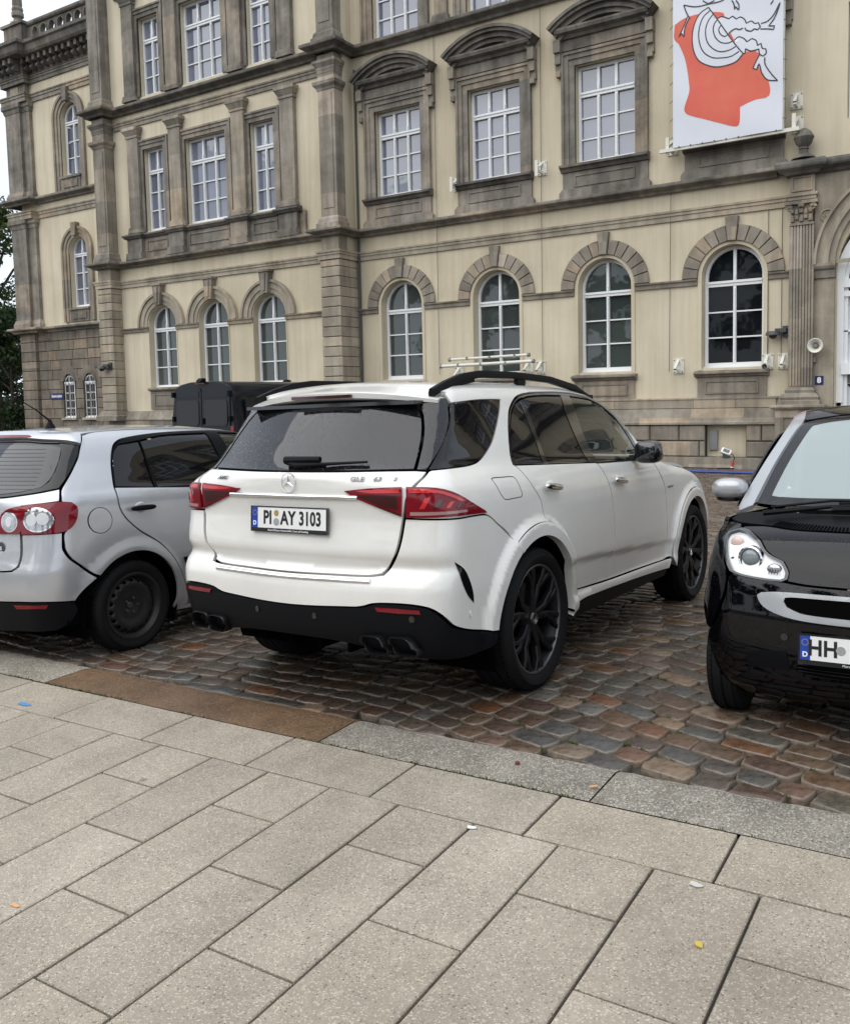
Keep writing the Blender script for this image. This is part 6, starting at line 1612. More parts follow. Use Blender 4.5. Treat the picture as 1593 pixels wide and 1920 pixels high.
symg('rear_bumper', [(0, .622), (.371, .626), (.427, .634), (.455, .665), (.465, .735), (.464, .870), (.589, .880), (.587, .80), (.588, .769), (.604, .708), (.631, .657), (.672, .582)] + hl(0, ha, 141, 163, 6) + [(.618, .425), (.521, .440), (.353, .427), (0, .420)], SV_, depth=.02, h=.024)
symg('lower_bumper', [(0, .416), (.353, .422), (.521, .435), (.616, .42), (.628, .36), (.60, .27), (.563, .235), (.29, .21), (0, .20)], M['blackplastic'], depth=.05)
bothg('rear_door', [(.892, 1.146), (.888, 1.08), (.890, 1.015), (.911, .963), (.951, .913), (1.037, .839), (1.125, .785), (1.213, .728), (1.323, .618), (1.401, .50), (1.44, .43), (1.475, .352), (1.51, .24), (2.05, .24), (2.07, .5), (2.08, .8), (2.06, 1.0), (2.04, 1.10), (1.70, 1.101)], SV_, depth=.02)
bothg('front_door', [(2.047, 1.099), (2.067, 1.0), (2.087, .8), (2.077, .5), (2.057, .24), (3.1, .24), (3.13, .6), (3.12, .95), (3.12, 1.075), (2.6, 1.09)], SV_, depth=.02)
bothg('front_fender', [(3.127, 1.075), (3.127, .95), (3.137, .6), (3.107, .24), (3.17, .26)] + hl(2.578, ha, 178, 20, 16) + [(4.1, .5), (4.1, .80), (3.8, .88), (3.4, .98)], SV_, depth=.02)
bothg('front_bumper', hl(2.578, ha, 16, 2, 4) + [(3.99, .22), (4.62, .22), (4.62, .72), (4.12, .72), (4.12, .5)], SV_, depth=.02)
bothg('sill', [(1.40, .20), (2.4, .19), (3.15, .19), (3.15, .233), (2.3, .233), (1.40, .233)], SV_, depth=.03)
bothg('door_window', [(1.262, 1.128), (1.245, 1.30), (1.238, 1.462), (1.463, 1.494), (1.91, 1.505), (1.935, 1.36), (1.965, 1.118)], M['tintdry'], off=-.008, depth=.01)
bothg('corner_window', [(.905, 1.155), (.935, 1.28), (.972, 1.385), (1.03, 1.438), (1.215, 1.458), (1.218, 1.30), (1.222, 1.131)], M['tintdry'], off=-.006, depth=.01)
bothg('front_door_window', [(2.115, 1.112), (2.075, 1.36), (2.055, 1.505), (2.38, 1.485), (2.67, 1.405), (2.91, 1.275), (3.08, 1.15), (3.10, 1.10), (2.6, 1.104)], M['clear'], off=-.006, depth=.01)
bothg('window_trim', DL, M['blackplastic'], off=.001, depth=.014, holes=[[(.903, 1.153), (.933, 1.28), (.970, 1.388), (1.03, 1.441), (1.225, 1.465), (1.225, 1.30), (1.229, 1.129)], [(1.256, 1.126), (1.239, 1.30), (1.232, 1.466), (1.463, 1.498), (1.915, 1.509), (1.94, 1.36), (1.97, 1.115)], [(2.11, 1.110), (2.07, 1.36), (2.05, 1.509), (2.385, 1.489), (2.675, 1.409), (2.915, 1.279), (3.085, 1.155), (3.10, 1.097), (2.6, 1.102)]])
panel('roof', [(-.20, -.57), (-.28, -.3), (-.31, 0), (-.28, .3), (-.20, .57), (.3, .57), (.9, .57), (1.35, .57), (1.42, .3), (1.44, 0), (1.42, -.3), (1.35, -.57), (.9, -.57), (.3, -.57)], H, SV_, gf, top=True, h=.05)
panel('windscreen', [(1.37, -.56), (1.44, -.3), (1.46, 0), (1.44, .3), (1.37, .56), (1.9, .60), (2.26, .66), (2.40, .4), (2.43, 0), (2.40, -.4), (2.26, -.66), (1.9, -.60)], H, M['clear'], gf, top=True, h=.05)
panel('bonnet', [(2.30, -.68), (2.44, -.4), (2.47, 0), (2.44, .4), (2.30, .68), (2.9, .72), (3.15, .6), (3.22, 0), (3.15, -.6), (2.9, -.72)], H, SV_, gf, top=True, h=.05)
# lamps with two round bowls each
for sg in (1, -1):
    mp = (lambda P: P) if sg > 0 else mirror_pts
    P = [(.345, .93), (.352, .98), (.378, 1.020), (.42, 1.045), (.459, 1.056), (.55, 1.072), (.600, 1.078), (.622, 1.072), (.636, 1.045), (.637, 1.0), (.628, .945), (.610, .902), (.589, .885), (.52, .876), (.46, .873), (.351, .870), (.344, .89)]
    L_ = panel('tail_lamp', mp(P), H, M['redlens'], gf, off=.010, depth=.03, h=.02, gap=.001)
    for (u, z, ru, rz) in ((.409, .952, .042, .067), (.522, .968, .047, .078)):
        c = [(u + ru * math.cos(t), z + rz * math.sin(t)) for t in np.linspace(0, 2 * math.pi, 28, endpoint=False)]
        panel('lamp_bezel', mp(c), H, M['chrome'], L_, off=.0115, depth=.004, h=.02, gap=0)
        c = [(u + ru * .9 * math.cos(t), z + rz * .9 * math.sin(t)) for t in np.linspace(0, 2 * math.pi, 28, endpoint=False)]
        panel('lamp_bowl', mp(c), H, M['lampclear'], L_, off=.0135, depth=.004, h=.02, gap=0)
        for e in ((-.35, 0), (.35, .1)) if ru > .045 else ((0, 0),):
            c = [(u + ru * e[0] + ru * .36 * math.cos(t), z + rz * e[1] + rz * .5 * math.sin(t)) for t in np.linspace(0, 2 * math.pi, 18, endpoint=False)]
            panel('lamp_bulb', mp(c), H, M['lampgrey'], L_, off=.0155, depth=.004, h=.02, gap=0)
    panel('lamp_split', mp([(.467, 1.058), (.472, 1.058), (.466, .873), (.461, .873)]), H, M['dark'], L_, off=.0112, depth=.004, h=.02, gap=0, smooth=False)
bothg('rear_reflector', [(.426, .412), (.48, .416), (.542, .420), (.537, .396), (.48, .392), (.435, .388)], M['redlens'], off=.008, depth=.012, h=.015, gap=0, smooth=False)
# flap, handles, strip, emblem, antenna
c = curve_pts([(.819, .928), (.808, .895), (.785, .868), (.752, .852), (.715, .85), (.69, .86), (.677, .882), (.669, .912), (.667, .946), (.672, .979), (.683, 1.005), (.698, 1.021), (.735, 1.025), (.77, 1.015), (.798, .993), (.815, .963)], .012, True, 80); ci = inset(c, .004)
v, g = H.wrap(np.array(c + ci), .0006); n = len(c)
mesh_obj('fuel_flap', v, [(i, (i + 1) % n, n + (i + 1) % n, n + i) for i in range(n)], M['dgrey'], gf, normals=g)
for u, z in ((1.062, .992), (2.2, .97)):
    for s in (1, -1):
        p, g = H.wrap(np.array([(s * u, z)]), .03); o = ellipsoid('door_handle', (0, 0, 0), (.108, .015, .019), M['blackplastic'], gf, 3.0); o.matrix_local = frame_mat(tuple(p[0]), (1, 0, 0), (0, 0, 1)) @ Matrix.Rotation(R(90), 4, 'X')
        p, g = H.wrap(np.array([(s * u, z - .005)]), -.009); o = ellipsoid('handle_bowl', (0, 0, 0), (.066, .014, .05), SV_, gf, 2.0); o.matrix_local = Matrix.Translation(tuple(p[0]))
bothg('side_strip', [(1.42, .60), (2.05, .62), (2.05, .57), (1.44, .55)], M['blackplastic'], off=.016, depth=.02, h=.03)
p, g = H.wrap(np.array([(.360, .78)]), .003)
mw = frame_mat(tuple(p[0]), tuple(Vector((0, 0, 1)).cross(Vector(g[0]))), (0, 0, 1))
b = MB(); b.lathe([(.036, 0), (.040, 0), (.040, .002), (.036, .002), (.036, 0)], 26, 'z', (0, 0, 0), False); b.lathe([(0, 0), (.034, 0), (.034, .001), (0, .001)], 20, 'z', (0, 0, 0), False); o = b.build('round_badge', M['dgrey'], gf); o.matrix_local = mw
letters('S', .034, M['bluewhite'], gf, mw @ Matrix.Translation((.006, -.004, .003)), bold=.001)
b = MB(); b.lathe([(.04, -.01), (.034, .01), (.018, .035), (.010, .06)], 12, 'z', (-.09, -.11, 1.572)); b.tube([(-.09, -.11, 1.62), (-.20, -.11, 1.70), (-.36, -.11, 1.79)], [.008, .005, .002], 6); b.build('roof_antenna', M['blackplastic'], gf, smooth=True)
for s in (-1, 1): ellipsoid('door_mirror', (2.02, s * .96, 1.10), (.08, .11, .08), SV_, gf, 3.0)
for x, y in ((0, -.765), (0, .765), (2.578, -.765), (2.578, .765)):
    s = -1 if y < 0 else 1
    wh = tyre(gf, x, y, .312, s, .317, .205, .232, 4); steel_rim(wh, s, .232, .205); wheel_well(gf, x, .312, .40, s * .84, s * .45)
bothg('body_lining', [(0, 1.05), (.5, 1.05), (.8, 1.08), (1.6, 1.06), (3.0, 1.04), (3.6, .85), (4.0, .6)] + hl(2.578, .43, 30, 170, 10) + [(3.0, .26), (1.6, .26)] + hl(0, .43, 10, 160, 10) + [(.5, .3), (0, .3)], M['dark'], off=-.05, depth=.002, smooth=False, h=.08)
b = MB(); b.box(-.55, 3.1, -.62, .62, .18, .34); b.box(-.5, 2.0, -.80, .80, .26, .42); b.build('floor_pan', M['dark'], gf)
for x, y, w in ((1.25, -.34, .46), (1.25, .34, .46), (.3, -.38, .42), (.3, .38, .42), (.3, 0, .3)): seat(gf, x, y, .68, w)
rbox('dashboard', 1.8, 2.2, -.66, .66, .70, 1.02, .08, M['seat'], gf)
# ---------------------------------------------------------------- the little black car at the right
sm = empty('parked_car'); tag(sm, 'small black two seater with silver mirror and silver grille ring facing the pavement', 'car', 'cars parked at the kerb')
sm.matrix_world = Matrix(((0.00839186, 0.99983368, -0.0161924, -0.46753176), (-0.99962343, 0.00881097, 0.02598781, 4.79546641), (0.02612616, 0.01596822, 0.99953111, 0.02434386), (0, 0, 0, 1)))
Q = smart_surface(); UM = Q.L4 + Q.L1; BK = M['blackpaint']; SLV = M['celsilver']
def uq(x, y): return Q.to_u(x, y)
def across(half):
    """right half from the centre line outwards, mirrored over the nose"""
    p, _ = Q.wrap(np.array(half)); return list(half) + [(UM + float(q[1]) * -1.0 + 0 if False else UM + abs(float(q[1])), z) for q, (u, z) in zip(p[::-1], half[::-1]) if abs(q[1]) > 1e-3]
def pq(name, P, m, **k): return panel(name, P, Q, m, sm, **k)
def sideq(name, P, m, **k): return pq(name, P, m, **k), pq(name, mirror_pts(P), m, **k)
C0 = UM
so = uq(-1.0, -.7) + 1.0                                    # on the flank u = x + so
al = lambda x, r, a0, a1, n=14: [(uq(x + r * math.cos(R(a)), -.75), .283 + r * math.sin(R(a))) for a in np.linspace(a0, a1, n)]
# bonnet from cowl to the bumper line
bon = [(C0, .972), (2.52, .972), (2.40, .973), (2.29, .982), (2.225, .975), (2.235, .962), (2.27, .957), (2.335, .921), (2.367, .882), (2.39, .861), (2.43, .838), (2.452, .795), (2.452, .752), (2.50, .744), (2.56, .742), (C0, .741)]
pq('bonnet', across(bon), BK, depth=.02)
fr = [(2.225, .97), (2.205, .985), (2.16, .990), (2.10, .985), (2.06, .95), (2.05, .80), (2.05, .62)] + al(0, .335, 118, 36, 14)[0:] + [(2.235, .47), (2.26, .53), (2.285, .66), (2.285, .748), (2.262, .83), (2.236, .90), (2.212, .95)]
sideq('front_fender', fr, BK, depth=.02)
bum = [(C0, .736), (2.50, .738), (2.446, .746), (2.40, .749), (2.34, .752), (2.30, .765), (2.290, .745), (2.29, .66), (2.266, .53), (2.238, .467), (2.212, .40), (2.196, .33), (2.19, .25), (2.20, .165), (2.34, .155), (2.45, .175), (C0, .195)]
pq('front_bumper', across(bum), BK, depth=.03)
lampP = [(2.216, .945), (2.226, .92), (2.24, .895), (2.268, .832), (2.296, .776), (2.319, .764), (2.351, .757), (2.402, .753), (2.436, .754), (2.447, .764), (2.446, .792), (2.425, .834), (2.383, .857), (2.36, .879), (2.327, .917), (2.265, .953), (2.232, .960)]
for sg in (1, -1):
    mp = (lambda P: P) if sg > 0 else mirror_pts
    pq('lamp_seal', mp(inset(curve_pts(lampP, .01), -.006)), M['gloss'], off=.004, depth=.03, h=.02, gap=0, smooth=False, holes=[mp(inset(curve_pts(lampP, .01), .003))])
    L_ = pq('headlamp', mp(lampP), M['lampgrey'], off=-.012, depth=-.014, h=.015, gap=0)
    for nm, u, z, rr_, mm, dd in (('projector_ring', 2.334, .838, .056, 'chrome', .0), ('projector_lens', 2.334, .838, .044, 'eye', .006), ('turn_signal', 2.268, .905, .036, 'amber', -.008), ('position_lamp', 2.282, .828, .014, 'dgrey', -.008), ('fog_lamp', 2.408, .800, .038, 'lampclear', -.006)):
        p, g = Q.wrap(np.array([(sg * u, z)]), dd); nrm_ = (Vector(g[0]) + Vector((.15, 0, 0))).normalized(); mw_ = frame_mat(tuple(p[0]), tuple(Vector((0, 0, 1)).cross(nrm_)), (0, 0, 1))
        if nm == 'projector_ring': b = MB(); b.lathe([(rr_ * 1.12, -.03), (rr_ * 1.1, .0), (rr_, .006), (rr_ * .88, .0), (rr_ * .8, -.02)], 28, 'z', (0, 0, 0), False); o = b.build(nm, M[mm], L_, smooth=True)
        else: o = ellipsoid(nm, (0, 0, -.012), (rr_, rr_ * (.75 if nm == 'fog_lamp' else 1), rr_ * .45), M[mm], L_, 2.0, 20)
        o.matrix_local = mw_
    b = MB()
    for k in range(4):
        p, g = Q.wrap(np.array([(sg * (2.398 + .008 * k), .80), (sg * (2.399 + .008 * k), .778)]), .0); b.tube([tuple(q) for q in p], .0025, 5)
    b.build('lamp_rib', M['dgrey'], L_)
    pq('bumper_hole', mp([(2.292, .735), (2.305, .740), (2.319, .735), (2.322, .705), (2.31, .698), (2.299, .703)]), M['dark'], off=.002, depth=.004, h=.02, gap=0)
    pq('low_grille', mp([(2.352, .392), (2.40, .414), (2.462, .43), (2.467, .341), (2.41, .334), (2.356, .331)]), M['blackplastic'], off=.002, depth=.004, h=.02, gap=0)
    p, g = Q.wrap(np.array([(sg * 2.457, .496)]), .001); b = MB(); b.lathe([(0, .003), (.017, .003), (.018, 0)], 16, 'z', (0, 0, 0), False); o = b.build('park_sensor', M['gloss'], sm); o.matrix_local = frame_mat(tuple(p[0]), tuple(Vector((0, 0, 1)).cross(Vector(g[0]))), (0, 0, 1))
ring = [(C0, .706), (2.538, .705), (2.467, .703), (2.42, .698), (2.39, .690), (2.380, .676), (2.386, .652), (2.40, .626), (2.428, .604), (2.478, .586), (2.543, .579), (C0, .577)]
hole = [(C0, .686), (2.538, .685), (2.475, .683), (2.455, .678), (2.452, .66), (2.462, .636), (2.496, .615), (2.542, .609), (C0, .607)]
pq('grille_ring', across(ring), SLV, off=.008, depth=.02, holes=[across(hole)], gap=0, h=.02)
pq('grille', across(hole), M['dark'], off=.003, depth=.004, gap=0, h=.03)
pq('bumper_lip', across([(C0, .318), (2.56, .316), (2.47, .309), (2.40, .312), (2.345, .324), (2.330, .312), (2.36, .288), (2.47, .283), (2.56, .288), (C0, .294)]), BK, off=.014, depth=.03, h=.03, gap=0)
pq('center_grille', across([(C0, .415), (2.54, .412), (2.49, .40), (2.485, .34), (2.54, .33), (C0, .33)]), M['dark'], off=.003, depth=.004, gap=0, h=.03)
for k in range(5):
    z = .345 + .016 * k; P = Q.wrap(np.array([(u, z) for u in np.linspace(2.49, C0 + .17, 14)]), .006)[0]; b = MB(); b.tube([tuple(p) for p in P], .0035, 5); b.build('grille_bar', M['blackplastic'], sm)
# cowl with vent slots, wipers, windscreen
pq('cowl', across([(C0, 1.04), (2.404, 1.04), (2.20, 1.045), (2.10, 1.03), (2.12, 1.0), (2.19, .988), (2.29, .985), (2.40, .977), (2.52, .976), (C0, .976)]), M['blackplastic'], off=-.002, depth=.03)
for k in range(34):
    u = 2.31 + .0135 * k
    if u > C0 + .12: break
    pq('vent_slot', [(u, 1.005 - .012 * min(1, (u - 2.3) / .25)), (u + .006, 1.005 - .012 * min(1, (u - 2.3) / .25)), (u + .007, .983 - .008 * min(1, (u - 2.3) / .25)), (u + .001, .983 - .008 * min(1, (u - 2.3) / .25))], M['dark'], off=.001, depth=.001, h=.05, gap=0, smooth=False)
wsh = [(C0, 1.045), (2.40, 1.046), (2.20, 1.051), (2.075, 1.056)]
p3, _ = Q.wrap(np.array(wsh))
tops = [(x, y) for x, y in ((-.02, 0), (-.045, -.3), (-.10, -.50), (-.145, -.585), (-.45, -.545), (-.80, -.475), (-.87, -.455), (-.905, -.3), (-.92, 0))]
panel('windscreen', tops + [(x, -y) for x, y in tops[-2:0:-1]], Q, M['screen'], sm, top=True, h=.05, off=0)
band = [(-.155, -.565), (-.45, -.528), (-.80, -.458), (-.845, -.44)]
wedge = tops + [(x, -y) for x, y in tops[-2:0:-1]]
wi = inset(curve_pts(wedge, .05), .07)
panel('windscreen_frit', wedge, Q, M['frit'], sm, top=True, h=.05, off=.002, depth=.002, holes=[wi])
for s in (-1, 1):                                          # silver safety cell pillars
    P = [(-.075, s * .655), (-.125, s * .592), (-.45, s * .552), (-.81, s * .482), (-.875, s * .463), (-.95, s * .462), (-1.30, s * .505), (-1.30, s * .555), (-.97, s * .535), (-.80, s * .553), (-.45, s * .625), (-.16, s * .672)]
    panel('a_pillar', P, Q, SLV, sm, top=True, h=.03, off=.002)
    panel('pillar_seal', [(-.135, s * .590), (-.45, s * .5525), (-.81, s * .4825), (-.86, s * .466), (-.85, s * .452), (-.81, s * .467), (-.45, s * .536), (-.15, s * .571)], Q, M['gloss'], sm, top=True, h=.03, off=.004, depth=.006, gap=0)
panel('roof', [(-.90, -.46), (-.93, -.3), (-.945, 0), (-.93, .3), (-.90, .46), (-1.3, .50), (-1.8, .50), (-1.95, .3), (-1.98, 0), (-1.95, -.3), (-1.8, -.50), (-1.3, -.50)], Q, BK, sm, top=True, h=.05)
sideq('door', [(2.044, .80), (2.052, .95), (2.06, 1.0), (uq(-.25, -.7), 1.0), (uq(-.9, -.7), .97), (uq(-1.35, -.7), .95), (uq(-1.38, -.75), .30), (uq(-.45, -.75), .25), (uq(-.37, -.75), .35), (2.044, .62)], BK, depth=.02)
sideq('side_window', [(uq(-.30, -.7), 1.04), (uq(-.55, -.66), 1.22), (uq(-.9, -.6), 1.43), (uq(-1.35, -.6), 1.43), (uq(-1.35, -.7), 1.0), (uq(-.8, -.7), 1.01)], M['clear'], off=-.006, depth=.01)
ud = uq(-1.385, -.75)
ar = [(uq(-1.867 + .34 * math.cos(R(a)), -.75), .283 + .34 * math.sin(R(a))) for a in np.linspace(4, 150, 14)]
sideq('rear_quarter', [(ud, .985), (ud, .45), (ud + .0, .30)] + ar + [(.50, .42), (.44, .42), (.44, 1.0)], SLV, depth=.02)
sideq('rear_side_window', [(ud - .01, 1.01), (ud - .01, 1.44), (.56, 1.40), (.46, 1.02)], M['tintdry'], off=-.004, depth=.01)
pq('tailgate', [(-.42, .42), (.42, .42), (.43, .98), (.44, 1.40), (0, 1.46), (-.44, 1.40), (-.43, .98)], BK, depth=.02)
for y0, y1, x0 in ((-.50, .12, -.02), (-.18, .50, .0)):
    P = [Vector(q) for q in Q.top([(.06, y0), (.02, y0 * .5 + y1 * .5), (-.015, y1)], .03)[0]]; b = MB(); b.tube([tuple(p) for p in P], [.016, .010, .006], 6); b.build('wiper_arm', M['blackplastic'], sm)
    P = Q.top([(-.03, y0 + .02), (-.055, (y0 + y1) / 2), (-.06, y1 + .1)], .022)[0]; b = MB(); b.tube([tuple(p) for p in P], .007, 6); b.build('wiper_blade', M['blackplastic'], sm)
for s in (-1, 1):                                          # silver mirrors
    o = ellipsoid('door_mirror', (-.30, s * .752, 1.135), (.075, .098, .062), SLV, sm, 2.5, 28)
    ellipsoid('mirror_base', (-.305, s * .745, 1.092), (.066, .088, .030), M['gloss'], sm, 2.6, 24)
    ellipsoid('mirror_edge', (-.32, s * .672, 1.13), (.04, .018, .055), M['gloss'], sm, 2.6, 16)
    b = MB(); b.tube([(-.32, s * .69, 1.10), (-.33, s * .62, 1.07)], .022, 8); b.build('mirror_stem', M['gloss'], sm)
number_plate(sm, frame_mat((.489, 0, .468), (0, 1, 0), (-.06, 0, 1)), [('HH', -.163, .86)], None, 'Mercedes-Benz Hamburg', [(-.088, .0, .020, 'seal')])
for x, y in ((0, -.665), (0, .665), (-1.867, -.68), (-1.867, .68)):
    s = -1 if y < 0 else 1
    wh = tyre(sm, x, y, .28, s, .284, .165, .195, 3); steel_rim(wh, s, .195, .165); wheel_well(sm, x, .28, .335, s * .58, s * .40, 0, 180)
ln = [(2.6, .93), (2.3, .92), (2.1, .94), (uq(-1.3, -.7), .90), (uq(-1.36, -.7), .36), (uq(-.4, -.7), .34)] + al(0, .38, 150, 30, 8) + [(2.3, .30), (2.6, .28)]
sideq('body_lining', ln, M['dark'], off=-.05, depth=.002, smooth=False, h=.08)
b = MB(); b.box(-1.9, .25, -.50, .50, .16, .32); b.box(-1.4, -.42, -.68, .68, .22, .36); b.build('floor_pan', M['dark'], sm)
for y in (-.30, .30): seat(sm, -1.0, y, .74, .46)
rbox('dashboard', -.42, -.1, -.62, .62, .80, 1.0, .07, M['lgrey'], sm)
b = MB(); P = [(-.45 + .05 * math.sin(t), .30 + .18 * math.cos(t), 1.0 + .16 * math.sin(t)) for t in np.linspace(0, 2 * math.pi, 22)]; b.tube(P, .014, 6); b.build('steering_wheel', M['seat'], sm)
b = MB(); pw = Q.top([(-.30, -.05)], -.004)[0][0]; b.box(-.02, .02, -.001, .001, -.016, .016); b.box(-.02, -.012, -.001, .001, .016, .03); o = b.build('parking_badge', M['plate'], sm); o.location = tuple(pw); o.rotation_euler = (R(0), R(0), R(90))
# ---------------------------------------------------------------- the dark van before the museum
vn = empty('parked_van'); tag(vn, 'dark grey high roofed panel van parked behind the silver hatchback', 'van')
VX, VY = -14.95, 14.25; vz = float(street_z(np.float64(VX), np.float64(VY)))
vn.location = (VX, VY, vz); vn.rotation_euler = (0, 0, R(90))
VT = 2.73 - .0
def vsec(x):            # half section (y, z): width and roof shrink towards the nose
    k = sstep(5.0, 6.3, x); t = sstep(5.0, 5.9, x)
    top = 2.30 * (1 - t) + 1.25 * t; w = 1.0 - .08 * k
    if x < .05: w -= .015; top -= .02
    return [(w - .04, .32), (w, .45), (w + .005, .9), (w, 1.2), (w - .03, min(1.55, top - .2)), (w - .09 * (1 - t) - .12 * t, max(top - .32, .95)), (w - .16, top - .10), (w - .30, top - .015), (w * .4, top + .03), (0, top + .035)]
xs = [0, .06, .5, 1.2, 2.0, 3.0, 3.9, 4.6, 5.0, 5.3, 5.6, 5.9, 6.25]
V = []; F = []
for x in xs:
    s = vsec(x); row = [(-y, z) for y, z in s] + [(y, z) for y, z in s[-2::-1]]
    V += [(x + (.035 * max(0, z - 1.0) if x < .1 else 0), y, z) for y, z in row]
m_ = len(V) // len(xs)
for i in range(len(xs) - 1):
    for j in range(m_ - 1): F.append((i * m_ + j, (i + 1) * m_ + j, (i + 1) * m_ + j + 1, i * m_ + j + 1))
F += [tuple(range(m_)), tuple(range(len(V) - 1, len(V) - 1 - m_, -1))]
b = MB(); b.add(V, F); b.build('body', M['vanpaint'], vn, smooth=True, angle=50)
def vpoly(name, pts, m, off, th=.012, smooth=True):
    b = MB(); v = [(-off + .035 * max(0, z - 1.0), y, z) for y, z in pts] + [(th - off + .035 * max(0, z - 1.0), y, z) for y, z in pts]; n = len(pts)
    b.add(v, [tuple(range(n)), tuple(range(2 * n - 1, n - 1, -1))] + [(i, n + i, n + (i + 1) % n, (i + 1) % n) for i in range(n)]); return b.build(name, m, vn)
def rr(y0, y1, z0, z1, r, n=5):
    P = []
    for cy, cz, a0 in ((y1 - r, z1 - r, 0), (y0 + r, z1 - r, 90), (y0 + r, z0 + r, 180), (y1 - r, z0 + r, 270)):
        for k in range(n + 1): a = R(a0 + 90 * k / n); P.append((cy + r * math.cos(a), cz + r * math.sin(a)))
    return P
for s in (-1, 1):
    y0, y1 = sorted((s * .012, s * .86))
    d = vpoly('rear_door', rr(y0, y1, .55, 2.20, .10), M['vanpaint'], .022, .03)
    q = vpoly('door_window', rr(y0 + .07, y1 - .07, 1.35, 1.92, .08), M['tintdry'], .032, .012)
    vpoly('upper_pressing', rr(y0 + .06, y1 - .06, 1.98, 2.13, .04), M['vanpaint'], .032, .012)
    for z in (.9, 1.5, 2.05): b = MB(); b.box(-.045, .06, s * .875 - .03, s * .875 + .03, z - .06, z + .06); b.build('hinge', M['blackplastic'], vn)
    vpoly('tail_lamp', rr(min(s * .885, s * .975), max(s * .885, s * .975), .95, 1.35, .03), M['redlens'], .03, .03)
b = MB(); b.box(-.06, -.02, -.09, -.05, 1.38, 1.52); b.build('door_handle', M['blackplastic'], vn)
b = MB(); b.prism([(-.06, 2.30), (.10, 2.33), (.10, 2.40), (.02, 2.41), (-.05, 2.36)], -.07, .07); b.build('camera_housing', M['blackplastic'], vn)
b = MB(); b.box(-.03, .05, -.14, .14, 2.275, 2.30); b.build('brake_light', M['redlens'], vn)
b = MB(); b.box(-.12, .2, -.95, .95, .30, .52); b.build('rear_bumper', M['blackplastic'], vn)
for s in (-1, 1):
    for x0, x1 in ((.35, 1.55), (1.7, 2.9), (3.0, 4.0)):
        b = MB(); v = [(x, s * (1.0 + .012 - (.055 if z > 2 else 0)), z) for x, z in rr(x0, x1, 1.3, 1.95, .09)]; v2 = [(p[0], p[1] - s * .03, p[2]) for p in v]; n = len(v)
        b.add(v + v2, [tuple(range(n)), tuple(range(2 * n - 1, n - 1, -1))] + [(i, n + i, n + (i + 1) % n, (i + 1) % n) for i in range(n)]); b.build('side_pressing', M['vanpaint'], vn)
    for x in (.95, 4.6):
        b = MB(); b.lathe([(.2, -.1), (.33, -.1), (.34, 0), (.33, .1), (.2, .1)], 24, 'y', (x, s * .88, .34), True); b.build('wheel', M['rubber'], vn)
b = MB()
for x in (3.6,): b.lathe([(.11, -.01), (.10, .05), (.04, .07), (0, .072)], 14, 'z', (2.9, 0, 2.33)); 
b.build('roof_vent', M['blackplastic'], vn)
# ---------------------------------------------------------------- things fixed to or standing before the museum
def at(o, x, y, z): o.location = (x, y, z); return o
# banner: a white sheet laced into a frame, with a red shape and a line drawing
bn = empty('banner', (-6.55, 21.46, 7.47)); tag(bn, 'tall white banner with red shape and black line drawing on the museum wall', 'banner')
M['sheet'] = mat('banner sheet', (.66, .68, .73), .5, noise=(1.2, .5, (.60, .62, .68)))
M['redprint'] = mat('red banner print', (.62, .085, .055), .5, noise=(1.1, .8, (.66, .14, .07)))
M['lineprint'] = mat('black line print', (.012, .012, .02), .5)
M['frame'] = mat('cream frame bars', (.68, .66, .58), .5)
bw, bh = 2.43, 6.2; nx, nz = 26, 60; V = []; F = []
wv = lambda u, v: .012 * math.sin(u * 6.0 + v * 1.3) * min(1, u * 3, (bw - u) * 3) + .008 * math.sin(v * 4 + u * 2)
for j in range(nz + 1):
    for i in range(nx + 1): u, v = bw * i / nx, bh * j / nz; V.append((u, wv(u, v), v))
for j in range(nz):
    for i in range(nx): a = j * (nx + 1) + i; F.append((a, a + 1, a + nx + 2, a + nx + 1))
mesh_obj('cloth', V, F, M['sheet'], bn, smooth=True)
def sheet_poly(name, P, m, lift, h=.08):
    v, f, _ = tri_fill(curve_pts(P, .05, True, 50), (), h); return mesh_obj(name, [(p[0], wv(p[0], p[1]) - lift, p[1]) for p in v], [tuple(t) for t in f], M[m], bn, smooth=True)
RED = [(.037, 2.781), (.215, 2.863), (.44, 2.903), (.756, 2.903), (1.067, 2.828), (1.153, 2.777), (1.169, 2.697), (1.191, 2.571), (1.345, 2.233), (1.56, 1.807), (1.799, 1.83), (1.934, 1.725), (1.89, 1.57), (1.981, 1.312), (2.115, 1.119), (2.161, .916), (2.147, .80), (2.074, .754), (1.866, .749), (1.657, .698), (1.521, .648), (1.517, .344), (1.493, .256), (1.417, .239), (1.077, .377), (.763, .511), (.347, .697), (.266, .79), (.266, .885), (.378, 1.208), (.372, 1.397), (.281, 1.947), (.135, 2.322), (.028, 2.471)]
sheet_poly('red_shape', RED, 'redprint', .003)
disc = [(.802, 2.999), (.63, 2.918), (.519, 2.76), (.456, 2.528), (.45, 2.282), (.505, 2.022), (.617, 1.843), (.822, 1.707), (1.01, 1.643), (1.257, 1.63), (1.439, 1.667), (1.575, 1.789)]
arm1 = [(1.005, 2.691), (1.098, 2.72), (1.19, 2.677), (1.267, 2.629), (1.343, 2.671), (1.434, 2.589), (1.51, 2.616), (1.6, 2.549), (1.646, 2.449), (1.75, 2.475), (1.825, 2.406), (1.899, 2.404), (1.944, 2.304), (1.885, 2.258), (1.811, 2.29), (1.752, 2.259), (1.647, 2.299), (1.617, 2.357)]
arm2 = [(1.571, 2.361), (1.496, 2.343), (1.42, 2.381), (1.345, 2.36), (1.269, 2.311)]
